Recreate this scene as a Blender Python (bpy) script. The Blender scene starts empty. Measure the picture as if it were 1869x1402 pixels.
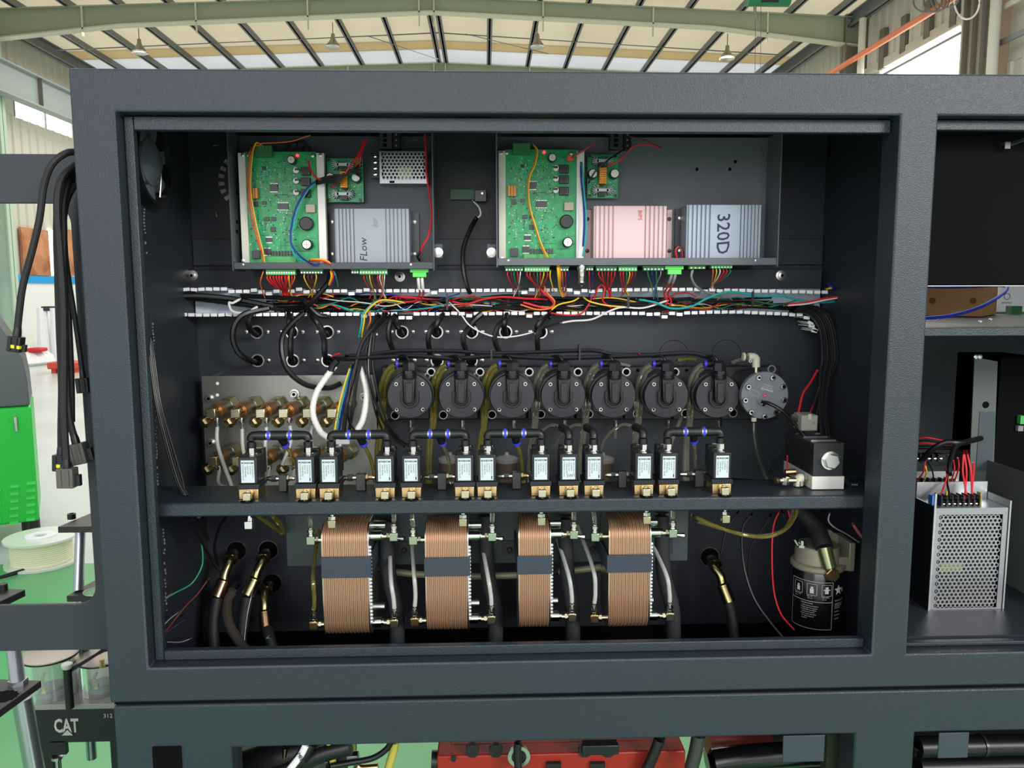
import bpy, math, random
from mathutils import Vector, Matrix
random.seed(7)
SC = bpy.context.scene
COL = SC.collection

# ------------------------------------------------------------------ camera
F, CX, CY = 1440.0, 934.5, 701.0
yaw, pitch, roll = math.radians(1.96), math.radians(6.80), math.radians(-0.155)
CAM = Vector((0.0, -1.1, 1.5))
fw = Vector((math.sin(yaw)*math.cos(pitch), math.cos(yaw)*math.cos(pitch), -math.sin(pitch)))
ri0 = Vector((math.cos(yaw), -math.sin(yaw), 0.0)); up0 = ri0.cross(fw)
cr, sr = math.cos(roll), math.sin(roll)
RX = ri0*cr + up0*sr
RY = -ri0*sr + up0*cr
cam = bpy.data.cameras.new('camera'); camo = bpy.data.objects.new('camera', cam); COL.objects.link(camo)
camo.matrix_world = Matrix(((RX.x, RY.x, -fw.x, CAM.x), (RX.y, RY.y, -fw.y, CAM.y), (RX.z, RY.z, -fw.z, CAM.z), (0, 0, 0, 1)))
cam.sensor_width = 36.0; cam.lens = F/1869.0*36.0; cam.clip_start = 0.02; cam.clip_end = 300
SC.camera = camo

# ------------------------------------------------------------------ world, lights, exposure
w = bpy.data.worlds.new('world'); SC.world = w; w.use_nodes = True
bg = w.node_tree.nodes['Background']; bg.inputs[0].default_value = (0.92, 0.96, 1.0, 1); bg.inputs[1].default_value = 1.15
SC.view_settings.view_transform = 'Standard'; SC.view_settings.look = 'None'
SC.view_settings.exposure = -0.3; SC.view_settings.gamma = 1.0; SC.view_settings.use_curve_mapping = False

def area(name, loc, target, sx, sy, power, color=(1, 1, 1)):
    l = bpy.data.lights.new(name, 'AREA'); l.shape = 'RECTANGLE'; l.size = sx; l.size_y = sy; l.energy = power; l.color = color
    o = bpy.data.objects.new(name, l); COL.objects.link(o); o.location = loc
    o.rotation_euler = (Vector(target)-Vector(loc)).to_track_quat('-Z', 'Y').to_euler(); return o
area('window_light_right', (4.8, -6.5, 3.9), (0.7, 0, 1.7), 2.2, 1.5, 560, (1.0, 0.97, 0.94))
area('added_fill_behind', (-1.2, -7.0, 3.0), (0, 0, 1.5), 6.0, 3.6, 300, (1.0, 0.99, 0.98))  # added soft light behind the camera, brightens the cabinet interior
area('roof_skylight_far', (-1.5, 24.0, 8.2), (-1.5, 24.0, 0), 18.0, 8.0, 2300, (1.0, 0.97, 0.9))
area('roof_skylight_mid', (-1.5, 10.0, 8.0), (-1.5, 10.0, 0), 16.0, 6.0, 1000, (1.0, 0.98, 0.94))

# ------------------------------------------------------------------ pixel -> point on a plane of the place
def ray(px, py): return RX*(px-CX) + RY*(CY-py) + fw*F
def P(px, py, Y=0.0):
    r = ray(px, py); return CAM + r*((Y-CAM.y)/r.y)
def PX(px, py, X):
    r = ray(px, py); return CAM + r*((X-CAM.x)/r.x)
def PZ(px, py, Z):
    r = ray(px, py); return CAM + r*((Z-CAM.z)/r.z)
def k(Y, n=1.0): return n*(Y+1.1)/F*1.0          # metres per photograph pixel at depth Y

# ------------------------------------------------------------------ materials
def lin(c):
    out = []
    for v in c:
        v = v/255.0; out.append(v/12.92 if v <= 0.04045 else ((v+0.055)/1.055)**2.4)
    return (*out, 1.0)
MATS = {}
def mat(name, rgb, rough=0.5, metal=0.0, noise=0.0, nscale=30.0, bump=0.0, bscale=200.0, emit=0.0, trans=0.0, alpha=1.0, spec=0.5, rgb2=None, coat=0.0, ior=1.45, bdist=0.3):
    if name in MATS: return MATS[name]
    m = bpy.data.materials.new(name); m.use_nodes = True; nt = m.node_tree; b = nt.nodes['Principled BSDF']
    col = lin(rgb)
    b.inputs['Base Color'].default_value = col; b.inputs['Roughness'].default_value = rough; b.inputs['Metallic'].default_value = metal
    b.inputs['Specular IOR Level'].default_value = spec; b.inputs['IOR'].default_value = ior
    if coat: b.inputs['Coat Weight'].default_value = coat; b.inputs['Coat Roughness'].default_value = 0.15
    tc = None
    if noise or rgb2 or bump: tc = nt.nodes.new('ShaderNodeTexCoord')
    if noise or rgb2:
        n = nt.nodes.new('ShaderNodeTexNoise'); n.inputs['Scale'].default_value = nscale; n.inputs['Detail'].default_value = 6
        nt.links.new(tc.outputs['Object'], n.inputs['Vector'])
        r = nt.nodes.new('ShaderNodeValToRGB')
        c1 = lin(rgb2) if rgb2 else tuple(min(1, v*(1+noise)) for v in col[:3])+(1,)
        c0 = col if rgb2 else tuple(v*(1-noise) for v in col[:3])+(1,)
        r.color_ramp.elements[0].color = c0; r.color_ramp.elements[1].color = c1
        r.color_ramp.elements[0].position = 0.35; r.color_ramp.elements[1].position = 0.65
        nt.links.new(n.outputs['Fac'], r.inputs['Fac']); nt.links.new(r.outputs['Color'], b.inputs['Base Color'])
    if bump:
        n2 = nt.nodes.new('ShaderNodeTexNoise'); n2.inputs['Scale'].default_value = bscale; n2.inputs['Detail'].default_value = 3
        nt.links.new(tc.outputs['Object'], n2.inputs['Vector'])
        bp = nt.nodes.new('ShaderNodeBump'); bp.inputs['Strength'].default_value = bump; bp.inputs['Distance'].default_value = bdist/bscale
        nt.links.new(n2.outputs['Fac'], bp.inputs['Height']); nt.links.new(bp.outputs['Normal'], b.inputs['Normal'])
    if emit: b.inputs['Emission Color'].default_value = col; b.inputs['Emission Strength'].default_value = emit
    if trans: b.inputs['Transmission Weight'].default_value = trans
    if alpha < 1: b.inputs['Alpha'].default_value = alpha
    MATS[name] = m; return m
PAINT = mat('dark_grey_powder_coat', (38, 46, 54), 0.35, 0, noise=0.06, nscale=3, bump=0.6, bscale=560, spec=0.5, bdist=0.6)
PAINT_IN = mat('inner_powder_coat', (42, 46, 53), 0.45, 0, noise=0.08, nscale=4, bump=0.4, bscale=350, spec=0.4)
PAINT_S = mat('smooth_grey_coat', (50, 58, 68), 0.42, 0, spec=0.45)
STRAP = mat('strap_coat', (47, 56, 68), 0.5)
BLACK = mat('black_plastic', (22, 23, 25), 0.38)
BLACKM = mat('black_anodised', (33, 35, 40), 0.33, 0.0, spec=0.6)
RUBBER = mat('black_rubber', (17, 18, 20), 0.42)
HOSE = mat('hose_rubber', (28, 30, 32), 0.6)
STEEL = mat('zinc_steel', (190, 190, 186), 0.3, 1.0)
CHROME = mat('chrome', (215, 213, 205), 0.14, 1.0)
STAIN = mat('stainless_plate', (132, 134, 126), 0.38, 0.85, noise=0.12, nscale=6)
BRASS = mat('brass', (208, 176, 126), 0.28, 1.0)
NIBR = mat('pale_brass', (196, 188, 158), 0.28, 1.0)
COPPERP = mat('copper_plate', (178, 132, 104), 0.45, 0.6, rgb2=(164, 136, 106), nscale=25)
COPPERD = mat('copper_groove', (120, 70, 52), 0.5, 0.8)
ALU = mat('aluminium', (184, 187, 189), 0.38, 0.9)
ALUW = mat('aluminium_rail', (214, 212, 205), 0.5, 0.35)
PCB = mat('circuit_green', (20, 140, 82), 0.35, 0, rgb2=(32, 158, 96), nscale=90)
PCBD = mat('circuit_dark_green', (14, 84, 52), 0.4)
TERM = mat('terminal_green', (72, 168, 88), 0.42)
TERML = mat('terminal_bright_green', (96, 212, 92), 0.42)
TERMD = mat('terminal_dark_green', (44, 108, 62), 0.5)  # darker green terminal plastic
WHITE = mat('white_plastic', (236, 237, 238), 0.45)
WHITEH = mat('white_hose', (226, 224, 216), 0.45)
LABEL = mat('label_paper', (192, 202, 206), 0.45)
INK = mat('ink_black', (25, 25, 28), 0.6)
INKW = mat('ink_white', (205, 205, 205), 0.5)
DUCT = mat('duct_grey', (196, 208, 222), 0.5)
RED = mat('wire_red', (205, 36, 42), 0.4)
YEL = mat('wire_yellow', (226, 190, 44), 0.4)
ORG = mat('wire_orange', (222, 110, 40), 0.4)
GRN = mat('wire_green', (24, 122, 86), 0.4)
CYA = mat('wire_teal', (32, 160, 160), 0.4)
BLU = mat('wire_blue', (32, 42, 140), 0.4)
BRN = mat('wire_brown', (106, 44, 34), 0.4)
WHI = mat('wire_white', (218, 216, 212), 0.4)
GRY = mat('wire_grey', (130, 132, 134), 0.4)
BLK = mat('wire_black', (16, 17, 19), 0.36)
VIO = mat('collet_blue', (62, 66, 206), 0.35)
TUBEC = mat('clear_tube', (214, 212, 190), 0.06, 0, trans=0.92, ior=1.35)
TUBEY = mat('fuel_stained_tube', (190, 180, 96), 0.08, 0, trans=0.85, ior=1.35)
TUBEW = mat('milky_tube', (196, 200, 192), 0.3, 0, trans=0.25, ior=1.4)
COIL = mat('coil_black', (30, 32, 36), 0.42, noise=0.05)
IVORY = mat('ivory_fitting', (196, 194, 172), 0.45)
GREYBOX = mat('driver_grey', (142, 147, 155), 0.45, 0.35)
PINKBOX = mat('driver_pink', (214, 186, 187), 0.5, 0.1)
BLUEBOX = mat('driver_bluegrey', (150, 160, 172), 0.42, 0.35)
LEDR = mat('led_red', (255, 20, 40), 0.4, emit=14)
ORANGEP = mat('orange_component', (220, 140, 56), 0.45)
YELC = mat('copper_winding', (226, 150, 40), 0.35, 0.3)
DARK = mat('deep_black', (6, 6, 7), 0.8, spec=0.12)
GUN = mat('gunmetal', (70, 72, 70), 0.4, 0.6)
OLIVE = mat('zinc_olive', (164, 160, 128), 0.3, 0.9)

# ------------------------------------------------------------------ mesh builder
def catmull(pts, n=6):
    pts = [Vector(p) for p in pts]
    if len(pts) < 3: return pts
    out = []
    for i in range(len(pts)-1):
        p0 = pts[i-1] if i else pts[0]*2-pts[1]
        p1, p2 = pts[i], pts[i+1]
        p3 = pts[i+2] if i+2 < len(pts) else pts[-1]*2-pts[-2]
        for j in range(n):
            t = j/n
            out.append(0.5*((2*p1)+(-p0+p2)*t+(2*p0-5*p1+4*p2-p3)*t*t+(-p0+3*p1-3*p2+p3)*t**3))
    out.append(pts[-1]); return out

class G:
    def __init__(s): s.v = []; s.f = []
    def box(s, a, b):
        x0, x1 = sorted((a[0], b[0])); y0, y1 = sorted((a[1], b[1])); z0, z1 = sorted((a[2], b[2])); n = len(s.v)
        s.v += [(x0,y0,z0),(x1,y0,z0),(x1,y1,z0),(x0,y1,z0),(x0,y0,z1),(x1,y0,z1),(x1,y1,z1),(x0,y1,z1)]
        s.f += [tuple(n+i for i in q) for q in ((0,3,2,1),(4,5,6,7),(0,1,5,4),(1,2,6,5),(2,3,7,6),(3,0,4,7))]; return s
    def pb(s, x0, y0, x1, y1, Ya, Yb):            # a box whose front face fills that pixel rectangle at depth Ya
        a = P((x0+x1)/2, y0, Ya); b = P((x0+x1)/2, y1, Ya); l = P(x0, (y0+y1)/2, Ya); r = P(x1, (y0+y1)/2, Ya)
        return s.box((l.x, Ya, b.z), (r.x, Yb, a.z))
    def ring_pts(s, c, u, w_, r, n, ph=0.0): return [c+u*(r*math.cos(2*math.pi*i/n+ph))+w_*(r*math.sin(2*math.pi*i/n+ph)) for i in range(n)]
    def frame(s, d):
        d = d.normalized(); a = Vector((0, 0, 1)) if abs(d.z) < 0.9 else Vector((1, 0, 0))
        u = d.cross(a).normalized(); return u, d.cross(u).normalized()*-1
    def loft(s, rings, cap=True, closed=False):
        n0 = len(s.v); m = len(rings[0])
        for r in rings: s.v += [tuple(p) for p in r]
        R = len(rings)
        for i in range(R-1 if not closed else R):
            for j in range(m):
                a = n0+i*m+j; b = n0+i*m+(j+1) % m; c = n0+((i+1) % R)*m+(j+1) % m; d = n0+((i+1) % R)*m+j
                s.f.append((a, b, c, d))
        if cap and not closed:
            s.f.append(tuple(n0+j for j in range(m))[::-1]); s.f.append(tuple(n0+(R-1)*m+j for j in range(m)))
        return s
    def cyl(s, p0, p1, r, n=16, r2=None, cap=True, ph=0.0):
        p0 = Vector(p0); p1 = Vector(p1); u, w_ = s.frame(p1-p0); r2 = r if r2 is None else r2
        return s.loft([s.ring_pts(p0, u, w_, r, n, ph), s.ring_pts(p1, u, w_, r2, n, ph)], cap)
    def lathe(s, p0, d, prof, n=20, ph=0.0):       # prof: list of (distance along d, radius)
        p0 = Vector(p0); d = Vector(d).normalized(); u, w_ = s.frame(d)
        return s.loft([s.ring_pts(p0+d*t, u, w_, max(r, 1e-5), n, ph) for t, r in prof])
    def ring(s, c, d, ro, ri, th, n=24):
        c = Vector(c); d = Vector(d).normalized(); u, w_ = s.frame(d)
        return s.loft([s.ring_pts(c, u, w_, ro, n), s.ring_pts(c+d*th, u, w_, ro, n), s.ring_pts(c+d*th, u, w_, ri, n), s.ring_pts(c, u, w_, ri, n)], closed=True)
    def tube(s, pts, r, n=8, smooth=5, r_end=None):
        q = catmull(pts, smooth) if smooth else [Vector(p) for p in pts]
        q = [p for i, p in enumerate(q) if i == 0 or (p-q[i-1]).length > 1e-6]
        u = None; rings = []
        for i, p in enumerate(q):
            d = (q[min(i+1, len(q)-1)]-q[max(i-1, 0)])
            d = d.normalized() if d.length > 1e-9 else Vector((0, 0, 1))
            if u is None: u, w_ = s.frame(d)
            else:
                u = (u-d*u.dot(d)); u = u.normalized() if u.length > 1e-6 else s.frame(d)[0]
                w_ = d.cross(u)
            rr = r if r_end is None else r+(r_end-r)*i/(len(q)-1)
            rings.append(s.ring_pts(p, u, w_, rr, n))
        return s.loft(rings)
    def prism(s, poly, y0, y1):                     # polygon in (x, z), extruded in y
        a = sum(poly[i][0]*poly[(i+1) % len(poly)][1]-poly[(i+1) % len(poly)][0]*poly[i][1] for i in range(len(poly)))
        if a < 0: poly = poly[::-1]
        n = len(s.v); m = len(poly)
        s.v += [(p[0], y0, p[1]) for p in poly]+[(p[0], y1, p[1]) for p in poly]
        s.f.append(tuple(range(n, n+m))); s.f.append(tuple(range(n+2*m-1, n+m-1, -1)))
        for i in range(m):
            j = (i+1) % m; s.f.append((n+i, n+m+i, n+m+j, n+j))
        return s
    def prismx(s, poly, x0, x1):                    # polygon in (y, z), extruded in x
        n = len(s.v); m = len(poly)
        s.v += [(x0, p[0], p[1]) for p in poly]+[(x1, p[0], p[1]) for p in poly]
        s.f.append(tuple(range(n, n+m))[::-1]); s.f.append(tuple(range(n+m, n+2*m)))
        for i in range(m):
            j = (i+1) % m; s.f.append((n+i, n+j, n+m+j, n+m+i))
        return s
    def prismz(s, poly, z0, z1):
        n = len(s.v); m = len(poly)
        s.v += [(p[0], p[1], z0) for p in poly]+[(p[0], p[1], z1) for p in poly]
        s.f.append(tuple(range(n, n+m))[::-1]); s.f.append(tuple(range(n+m, n+2*m)))
        for i in range(m):
            j = (i+1) % m; s.f.append((n+i, n+j, n+m+j, n+m+i))
        return s
    def grid(s, xs, zs, solid, y0, y1):             # plate with rectangular holes, one welded shell
        idx = {}
        def vid(i, j, kk):
            if (i, j, kk) not in idx: idx[(i, j, kk)] = len(s.v); s.v.append((xs[i], y0 if kk == 0 else y1, zs[j]))
            return idx[(i, j, kk)]
        I, J = len(xs)-1, len(zs)-1
        S = lambda i, j: 0 <= i < I and 0 <= j < J and solid(i, j)
        for i in range(I):
            for j in range(J):
                if not S(i, j): continue
                s.f.append((vid(i,j,0), vid(i+1,j,0), vid(i+1,j+1,0), vid(i,j+1,0)))
                s.f.append((vid(i,j,1), vid(i,j+1,1), vid(i+1,j+1,1), vid(i+1,j,1)))
                if not S(i-1, j): s.f.append((vid(i,j,0), vid(i,j+1,0), vid(i,j+1,1), vid(i,j,1)))
                if not S(i+1, j): s.f.append((vid(i+1,j,0), vid(i+1,j,1), vid(i+1,j+1,1), vid(i+1,j+1,0)))
                if not S(i, j-1): s.f.append((vid(i,j,0), vid(i,j,1), vid(i+1,j,1), vid(i+1,j,0)))
                if not S(i, j+1): s.f.append((vid(i,j+1,0), vid(i+1,j+1,0), vid(i+1,j+1,1), vid(i,j+1,1)))
        return s
    def xf(s, M, start=0):
        for i in range(start, len(s.v)): s.v[i] = tuple(M @ Vector(s.v[i]))
        return s
    def build(s, name, m, parent=None, bevel=0.0, label=None, kind=None, flat=False):
        if not s.v: return None
        me = bpy.data.meshes.new(name)
        root = parent
        if root is not None:
            while root.parent: root = root.parent
            org = Vector(root['org'])
        else:
            xs = [v[0] for v in s.v]; ys = [v[1] for v in s.v]; zs = [v[2] for v in s.v]
            org = Vector(((min(xs)+max(xs))/2, (min(ys)+max(ys))/2, min(zs)))
        me.from_pydata([(v[0]-org.x, v[1]-org.y, v[2]-org.z) for v in s.v], [], s.f); me.update()
        me.materials.append(m)
        if not flat:
            me.polygons.foreach_set('use_smooth', [True]*len(me.polygons)); me.set_sharp_from_angle(angle=math.radians(32))
        o = bpy.data.objects.new(name, me); COL.objects.link(o)
        if parent is not None: o.parent = parent
        else: o.location = org; o['org'] = tuple(org)
        if bevel:
            bm = o.modifiers.new('bevel', 'BEVEL'); bm.width = bevel; bm.segments = 2; bm.limit_method = 'ANGLE'; bm.angle_limit = math.radians(40)
        if label: o['label'] = label
        if kind: o['kind'] = kind
        return o

def tag(o, label=None, cat=None, group=None, kind=None):
    if o is None: return o
    if label: o['label'] = label
    if cat: o['category'] = cat
    if group: o['group'] = group
    if kind: o['kind'] = kind
    return o
def thing(name, label, cat, loc, group=None, kind=None):
    o = bpy.data.objects.new(name, None); COL.objects.link(o); o.location = loc; o['org'] = tuple(loc); o.empty_display_size = 0.02
    return tag(o, label, cat, group, kind)
def kids(o): return [c for c in ALLKIDS.get(o.name, [])] if False else list(o.children)
def dup(o, loc=None, label=None, group=None, parent=None):
    c = o.copy(); COL.objects.link(c)
    if parent is not None: c.parent = parent
    if loc is not None: c.location = loc; c['org'] = tuple(loc)
    if label: c['label'] = label
    if group: c['group'] = group
    for ch in list(o.children): dup(ch, None, None, None, c)
    return c
def struct(g, name, m, bevel=0.0, **kw):
    return tag(g.build(name, m, None, bevel, **kw), kind='structure')

def text(s, size, loc, m, parent, rot=(math.pi/2, 0, 0), name='lettering', depth=0.0002, align='CENTER', offset=0.0, sx=1.0, warp=None, shear=0.0):
    c = bpy.data.curves.new(name, 'FONT'); c.body = s; c.size = size; c.extrude = depth; c.align_x = align; c.align_y = 'CENTER'; c.offset = offset; c.resolution_u = 2; c.shear = shear
    t = bpy.data.objects.new('tmp_text', c); COL.objects.link(t)
    dg = bpy.context.evaluated_depsgraph_get(); dg.update()
    me = bpy.data.meshes.new_from_object(t.evaluated_get(dg)); bpy.data.objects.remove(t); bpy.data.curves.remove(c)
    from mathutils import Euler
    M = Matrix.Translation(Vector(loc)) @ Euler(rot).to_matrix().to_4x4() @ Matrix.Diagonal((sx, 1, 1, 1))
    g = G(); g.v = [tuple(M @ v.co) for v in me.vertices] if warp is None else [warp(v.co.x*sx, v.co.y, v.co.z) for v in me.vertices]
    g.f = [tuple(p.vertices) for p in me.polygons]; bpy.data.meshes.remove(me)
    return g.build(name, m, parent, flat=True)

def PP(pts):                                        # list of (px, py, Y)
    return [P(*p) for p in pts]
def wire(pts, r, m, name, label, cat='wire', group=None, n=7):
    return tag(G().tube(PP(pts), r, n=n, smooth=5).build(name, m), label, cat, group)
# ================================================================== THE HALL
HALLW = mat('siding_cream', (196, 194, 182), 0.6)
GRNST = mat('pale_green_steel', (150, 158, 136), 0.5)
STEELD = mat('brown_grey_steel', (112, 108, 98), 0.55)  # brown-grey for the dark steelwork
GIRT = mat('grey_girt', (120, 122, 124), 0.5, 0.3)
FLOORM = mat('pale_floor', (196, 204, 200), 0.22, 0, noise=0.08, nscale=0.6)
FLOORG = mat('green_floor', (92, 164, 108), 0.25, 0, noise=0.12, nscale=1.4)
WIN = mat('bright_window', (255, 250, 240), 0.4, emit=7)
def translucent(name, rgb, mixf=0.5):
    m = bpy.data.materials.new(name); m.use_nodes = True; nt = m.node_tree; nt.nodes.remove(nt.nodes['Principled BSDF'])
    a = nt.nodes.new('ShaderNodeBsdfDiffuse'); b = nt.nodes.new('ShaderNodeBsdfTranslucent'); x = nt.nodes.new('ShaderNodeMixShader')
    tc = nt.nodes.new('ShaderNodeTexCoord'); n = nt.nodes.new('ShaderNodeTexNoise'); n.inputs['Scale'].default_value = 0.5
    r = nt.nodes.new('ShaderNodeValToRGB'); c = lin(rgb); r.color_ramp.elements[0].color = tuple(v*0.86 for v in c[:3])+(1,); r.color_ramp.elements[1].color = c
    nt.links.new(tc.outputs['Object'], n.inputs['Vector']); nt.links.new(n.outputs['Fac'], r.inputs['Fac'])
    for q in (a, b): nt.links.new(r.outputs['Color'], q.inputs['Color'])
    x.inputs[0].default_value = mixf
    nt.links.new(a.outputs[0], x.inputs[1]); nt.links.new(b.outputs[0], x.inputs[2]); nt.links.new(x.outputs[0], nt.nodes['Material Output'].inputs['Surface']); return m
ROOFM = translucent('roof_lining', (250, 242, 222), 0.85)
SKYM = translucent('skylight_sheet', (252, 252, 250), 0.9)
ROOFB = translucent('stained_lining', (234, 218, 182), 0.85)

XL, XR, XC = -13.3, 10.3, -1.5          # left wall, right wall, ridge
YN = 20.9                                # nearest roof frame in view
YF = 27.1
zR = P(785, -4, YN).z; zE = P(1548, 34, YN).z
def roofz(x): return zR+(zE-zR)*abs(x-XC)/(P(1548, 34, YN).x-XC)+0.22
# floor
struct(G().box((-30, -12, -0.1), (30, 70, 0.0)), 'floor', FLOORM)
struct(G().box((-30, -1.9, 0.0), (30, 3.2, 0.003)), 'floor_painted_area', FLOORG)
# roof: panels, stained strip and skylight strip, each a slab with depth
def roof_slab(y0, y1, m, name, dz=0.0):
    g = G()
    for xa, xb in ((XL, XC), (XC, XR)):
        g.prism([(xa, roofz(xa)+dz), (xb, roofz(xb)+dz), (xb, roofz(xb)+dz+0.06), (xa, roofz(xa)+dz+0.06)], y0, y1)
    return struct(g, name, m)
roof_slab(9.0, 25.2, ROOFM, 'ceiling')
roof_slab(25.2, 26.1, ROOFB, 'ceiling_stained_strip')
roof_slab(26.1, 27.6, SKYM, 'ceiling_skylight')
roof_slab(27.6, 60.0, ROOFM, 'ceiling_far')
# walls of ribbed sheet: corrugation as geometry
def ribbed_wall(X, side, y0, y1, z0, z1, pitch=0.42):
    poly = []; y = y0
    while y < y1-1e-6:
        poly += [(X, y), (X, y+pitch*0.62), (X-side*0.05, y+pitch*0.7), (X-side*0.05, y+pitch*0.92)]; y += pitch
    poly += [(X, y1), (X+side*0.1, y1), (X+side*0.1, y0)]
    return G().prismz(poly, z0, z1)
wz = roofz(XL)
# left wall windows at px 30..130
lw_y0 = PX(25, 200, XL).y; lw_y1 = 44.0
lw_top = PX(120, 203, XL).z+0.1; lw_bot = PX(40, 218, XL).z
struct(ribbed_wall(XL, -1, 9, 60, lw_top, wz+0.1), 'wall_left', HALLW)
struct(ribbed_wall(XL, -1, 9, 60, 0.0, lw_bot), 'wall_left_lower', HALLW)
wt = struct(G().box((XL-0.1, 9, lw_bot), (XL+0.02, lw_y0, lw_top)), 'wall_left_pier', HALLW)
wn = struct(G().box((XL-0.06, lw_y0, lw_bot), (XL-0.03, lw_y1, lw_top)), 'window_1', WIN)
fr = G(); zm = (lw_top*0.62+lw_bot*0.38)
fr.box((XL-0.02, lw_y0, zm-0.03), (XL+0.04, lw_y1, zm+0.03))
y = lw_y0
while y < lw_y1: fr.box((XL-0.02, y-0.03, lw_bot), (XL+0.03, y+0.03, lw_top)); y += 1.6
fr.build('window_frame', GIRT, wn)
# right wall
rw_y1 = PX(1607, 130, XR).y; rw_y0 = PX(1753, 100, XR).y
rw_top = PX(1738, 55, XR).z; rw_bot = rw_top-1.25
struct(ribbed_wall(XR, 1, 5, 60, rw_top, roofz(XR)+0.1), 'wall_right', HALLW)
struct(ribbed_wall(XR, 1, 5, 60, 0.0, rw_bot), 'wall_right_lower', HALLW)
struct(G().box((XR-0.02, 5, rw_bot), (XR+0.1, rw_y0, rw_top)), 'wall_right_pier', HALLW)
struct(G().box((XR-0.02, rw_y1, rw_bot), (XR+0.1, 60, rw_top)), 'wall_right_far', HALLW)
wn2 = struct(G().box((XR+0.03, rw_y0, rw_bot), (XR+0.06, rw_y1, rw_top)), 'window_2', WIN)
zq = PX(1735, 70, XR).z
struct(G().box((XR-0.1, rw_y0-0.3, rw_top-0.03), (XR-0.0, rw_y1+6, rw_top+0.2)), 'trim_6', HALLW)
G().box((XR-0.03, rw_y0, zq-0.04), (XR+0.02, rw_y1, zq+0.02)).build('window_frame', GIRT, wn2)
struct(G().box((-30, 60, 0), (30, 60.2, 12)), 'wall_far', HALLW)
# girts on the right wall: dark verticals between bright bays
for i, (px, pt, pb_) in enumerate(((1575, 30, 135), (1609, 75, 118), (1648, 52, 87), (1692, 25, 60), (1740, 0, 38))):
    t = PX(px, pt, XR-0.12); b = PX(px, pb_, XR-0.12)
    struct(G().box((XR-0.12, t.y-0.12, b.z-0.1), (XR-0.02, t.y+0.12, t.z+0.3)), 'trim_%d' % (i+1), STEELD)
# long beam (crane runway) on either wall
zb = PX(60, 140, XL+0.9); zb2 = PX(60, 178, XL+0.9)
g = G(); zt = PX(100, 158, XL+0.9).z; zl = PX(30, 178, XL+0.9).z
zt = PX(120, 168, XL+0.9).z; zl = PX(120, 215, XL+0.9).z
g.box((XL+0.86, 9, zl), (XL+0.9, 58, zt)); g.box((XL+0.7, 9, zl-0.04), (XL+1.05, 58, zl)); g.box((XL+0.7, 9, zt), (XL+1.05, 58, zt+0.04))
cb = tag(g.build('runway_beam', mat('beam_grey', (150, 160, 160), 0.5)), 'grey crane runway beam running along the left wall below the roof', 'beam')
for i in range(12):
    yy = 16+i*2.05
    G().box((XL+0.9, yy, zl), (XL+1.02, yy+0.02, zt)).build('stiffener', STEELD, cb)
# right runway beam
zt = PX(1640, 92, XR-0.8).z; zl = PX(1640, 112, XR-0.8).z
g = G(); g.box((XR-0.86, 9, zl), (XR-0.82, 58, zt)); g.box((XR-1.0, 9, zl-0.03), (XR-0.7, 58, zl)); g.box((XR-1.0, 9, zt), (XR-0.7, 58, zt+0.03))
# eave beams along both walls
a = P(1550, 75, YN)
for (X, sgn, lab) in ((XL+0.35, 1, 'left'), (XR-0.35, -1, 'right')):
    g = G(); zz = roofz(X)-0.45
    g.box((X-0.12, 9, zz), (X+0.12, 58, zz+0.03)); g.box((X-0.02, 9, zz), (X+0.02, 58, zz+0.3)); g.box((X-0.12, 9, zz+0.3), (X+0.12, 58, zz+0.33))
    tag(g.build('eave_beam', GIRT), 'grey steel eave beam along the top of the %s wall of the hall' % lab, 'beam')
# purlins: one thing each
pxs = [35, 128, 219, 310, 405, 500, 597, 688, 778, 795, 895, 985, 1073, 1165, 1257, 1351, 1440, 1520]
for i, px in enumerate(pxs):
    x = P(px, 45, YN).x
    z = roofz(x)
    g = G(); g.box((x-0.025, 9.0, z-0.2), (x+0.025, 58, z-0.005)); g.box((x-0.08, 9.0, z-0.2), (x+0.08, 58, z-0.18))
    lf = [q for q in pxs if q < 785][::-1]; rt_ = [q for q in pxs if q > 785]; od = ('first', 'second', 'third', 'fourth', 'fifth', 'sixth', 'seventh', 'eighth', 'ninth', 'tenth', 'eleventh')
    lab = 'grey roof purlin under the cream ceiling lining, %s %s of the ridge' % ((od[lf.index(px)], 'left') if px < 785 else (od[rt_.index(px)], 'right'))
    tag(g.build('purlin', GIRT), lab, 'purlin', 'roof purlins')
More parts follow.
